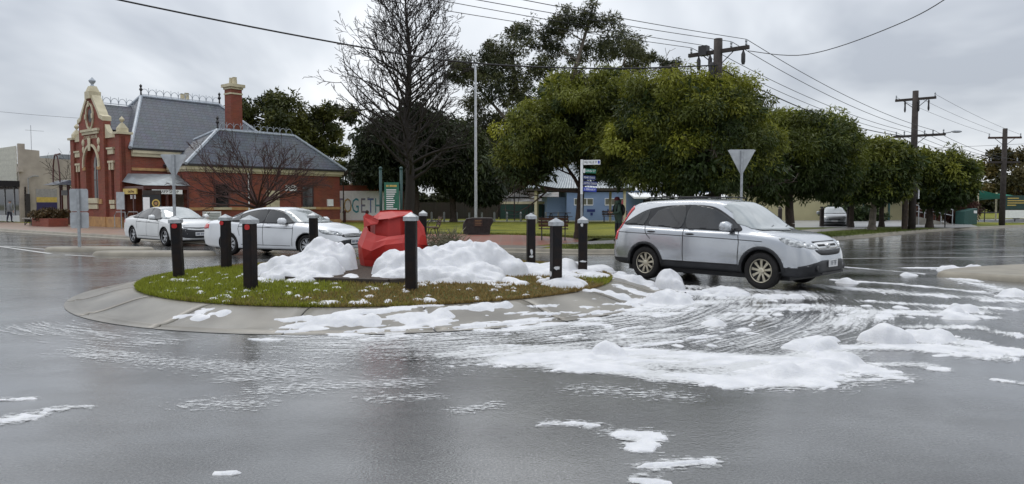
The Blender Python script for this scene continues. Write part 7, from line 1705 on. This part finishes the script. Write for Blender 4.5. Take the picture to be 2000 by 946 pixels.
# ------------------------------------------------------------------ people
def person(label, loc, rz, joints, top_c, pants_c, hat, waist, extra=None, hair=(.03, .02, .015)):
    """joints: dict of name -> (pos, radius); bones list. Skin-modifier figure, feet at z=0, facing -y"""
    t = thing('person', label, 'person', loc, rz)
    names = list(joints); me = bpy.data.meshes.new('body'); V = [joints[k][0] for k in names]
    bones = [('pelvis', 'belly'), ('belly', 'chest'), ('chest', 'neck'), ('neck', 'head0'), ('head0', 'head1')]
    for s in 'lr':
        bones += [('chest', 'sh' + s), ('sh' + s, 'el' + s), ('el' + s, 'wr' + s), ('wr' + s, 'ha' + s), ('pelvis', 'hip' + s), ('hip' + s, 'kn' + s), ('kn' + s, 'an' + s), ('an' + s, 'toe' + s)]
    E = [(names.index(a), names.index(b_)) for a, b_ in bones]
    rad = [joints[k][1] for k in names]
    for s in 'lr':                              # five fingers on each hand
        h0 = Vector(joints['ha' + s][0]); w0 = Vector(joints['wr' + s][0]); d = (h0 - w0).normalized(); sd = d.cross(Vector((0, 1, .2))).normalized()
        for k, (o_, ln) in enumerate(((-.033, .05), (-.016, .065), (.002, .07), (.02, .06))):
            i = len(V); V += [tuple(h0 + sd * o_ + d * .02), tuple(h0 + sd * o_ + d * (.02 + ln * .6) + Vector((0, -.008, 0))), tuple(h0 + sd * o_ * 1.1 + d * (.015 + ln) + Vector((0, -.025, 0)))]
            rad += [.011, .010, .008]; E += [(names.index('ha' + s), i), (i, i + 1), (i + 1, i + 2)]
        i = len(V); V += [tuple(w0.lerp(h0, .5) - sd * .04 + Vector((0, -.02, 0))), tuple(h0 - sd * .06 + Vector((0, -.03, 0)))]; rad += [.012, .010]; E += [(names.index('wr' + s), i), (i, i + 1)]
    me.from_pydata(V, E, []); o = link('body', me, M['skin'], t)
    md = o.modifiers.new('skin', 'SKIN'); sv = me.skin_vertices[0].data
    for i, r_ in enumerate(rad): sv[i].radius = (r_, r_) if not isinstance(r_, tuple) else r_
    sv[names.index('pelvis')].use_root = True; md.use_smooth_shade = True
    ss = o.modifiers.new('sub', 'SUBSURF'); ss.levels = 2; ss.render_levels = 2
    dg = bpy.context.evaluated_depsgraph_get(); dg.update(); m2 = bpy.data.meshes.new_from_object(o.evaluated_get(dg)); o.modifiers.clear(); o.data = m2
    m2.materials.clear()
    for m_ in (M['skin'], top_c, pants_c, M['black']): m2.materials.append(m_)
    nk = joints['neck'][0][2]; hands = [Vector(joints['wr' + s][0]) for s in 'lr']; hn = [Vector(joints['ha' + s][0]) for s in 'lr']
    for p in m2.polygons:
        c_ = Vector(p.center); p.use_smooth = True
        if c_.z > nk + .01: p.material_index = 0
        elif min((c_ - h).length for h in hn) < .11 and all((c_ - h).length > .045 for h in hands): p.material_index = 0
        elif c_.z > waist or min((c_ - h).length for h in hands) < .12: p.material_index = 1
        elif c_.z > .09: p.material_index = 2
        else: p.material_index = 3
    hd = Vector(joints['head0'][0]).lerp(Vector(joints['head1'][0]), .5)
    f = MB().add([hd + Vector((-.016, -.085, -.03)), hd + Vector((.016, -.085, -.03)), hd + Vector((0, -.118, -.025)), hd + Vector((0, -.09, .025))], [(0, 1, 2), (1, 3, 2), (3, 0, 2)]); f.build('nose', M['skin'], t, True)
    for sx in (-1, 1):
        MB().sphere(hd + Vector((sx * .034, -.084, .012)), .012, 8, 5).build('eye', M['black'], t); MB().sphere(hd + Vector((sx * .088, 0, -.005)), (.014, .025, .034), 8, 5).build('ear', M['skin'], t, True)
    MB().box(hd + Vector((0, -.088, -.055)), (.045, .012, .010)).build('mouth', mat('lips', (.25, .09, .08), .5), t)
    MB().lathe([(.108, -.02), (.112, .04), (.095, .085), (.05, .118), (0, .125)], 14, Matrix.Translation(hd + Vector((0, .008, .012)))).build('hat' if hat else 'hair', hat or mat('grey_hair', hair, .7), t, True)
    return t, hd
M['skin'] = mat('skin', (.42, .24, .17), .5, var=.05)
def body(arm_l, arm_r, stride=.08, lean=0.0, H=1.0):
    J = {'pelvis': ((0, 0, .92), .125), 'belly': ((0, -lean * .3, 1.10), .13), 'chest': ((0, -lean * .7, 1.32), .145), 'neck': ((0, -lean, 1.45), .058), 'head0': ((0, -lean - .02, 1.53), .080), 'head1': ((0, -lean - .025, 1.64), .078)}
    for s, x, st, arm in (('l', -1, stride, arm_l), ('r', 1, -stride, arm_r)):
        J['sh' + s] = ((x * .17, -lean * .75, 1.38), .072); J['el' + s] = (arm[0], .056); J['wr' + s] = (arm[1], .038); J['ha' + s] = (arm[2], (.036, .02))
        J['hip' + s] = ((x * .09, 0, .86), .098); J['kn' + s] = ((x * .095, -st * .6 - .01, .48), .068); J['an' + s] = ((x * .095, -st + .03, .09), .046); J['toe' + s] = ((x * .10, -st - .11, .035), .034)
    return J
# person by the park, half hidden by the silver wagon; looks at something held in both hands, facing left
jg = mat('green_rain_jacket', (.045, .085, .06), .6, c2=(.03, .06, .042), vscale=9)
J = body(((-.24, -.10, 1.12), (-.10, -.30, 1.08), (-.045, -.36, 1.10)), ((.24, -.10, 1.12), (.10, -.30, 1.08), (.045, -.36, 1.10)), .05, .05)
for k in ('belly', 'chest'): J[k] = (J[k][0], J[k][1] + .03)
pr, hd = person('person in green hooded jacket and maroon beanie with backpack straps, behind the silver wagon', (4.02, 27.6, .13), R(-70), J, jg, mat('dark_trousers', (.015, .017, .025), .7), mat('maroon_knit', (.10, .014, .022), .85), .72)
pr.scale = (.98, .98, .98)
MB().lathe([(.10, -.13), (.135, -.06), (.13, .02), (.10, .05)], 12, Matrix.Translation(hd + Vector((0, .04, -.04)))).build('hood', jg, pr, True)
MB().sphere((0, .17, 1.2), (.15, .10, .22), 10, 8).build('backpack', M['black'], pr, True)
for s in (-1, 1): MB().tube([(s * .10, .12, 1.42), (s * .11, -.06, 1.46), (s * .12, -.17, 1.32), (s * .12, -.16, 1.12)], .022, 5).build('strap', M['black'], pr, True)
MB().box((0, -.40, 1.12), (.07, .012, .14), rot=Matrix.Rotation(R(-35), 3, 'X')).build('phone', M['black'], pr)
# person at the shop
jgr = mat('grey_jacket', (.17, .18, .19), .75, var=.15)
J = body(((-.26, .02, 1.13), (-.27, -.08, .90), (-.27, -.10, .82)), ((.26, .02, 1.13), (.27, -.06, .90), (.27, -.08, .82)), .12, .04)
pe, hd = person('person in grey jacket and dark trousers walking past the shop window', (-38.2, 55.6, .126), R(160), J, jgr, mat('navy_trousers', (.02, .022, .04), .75), mat('grey_cap', (.10, .10, .11), .8), .82)
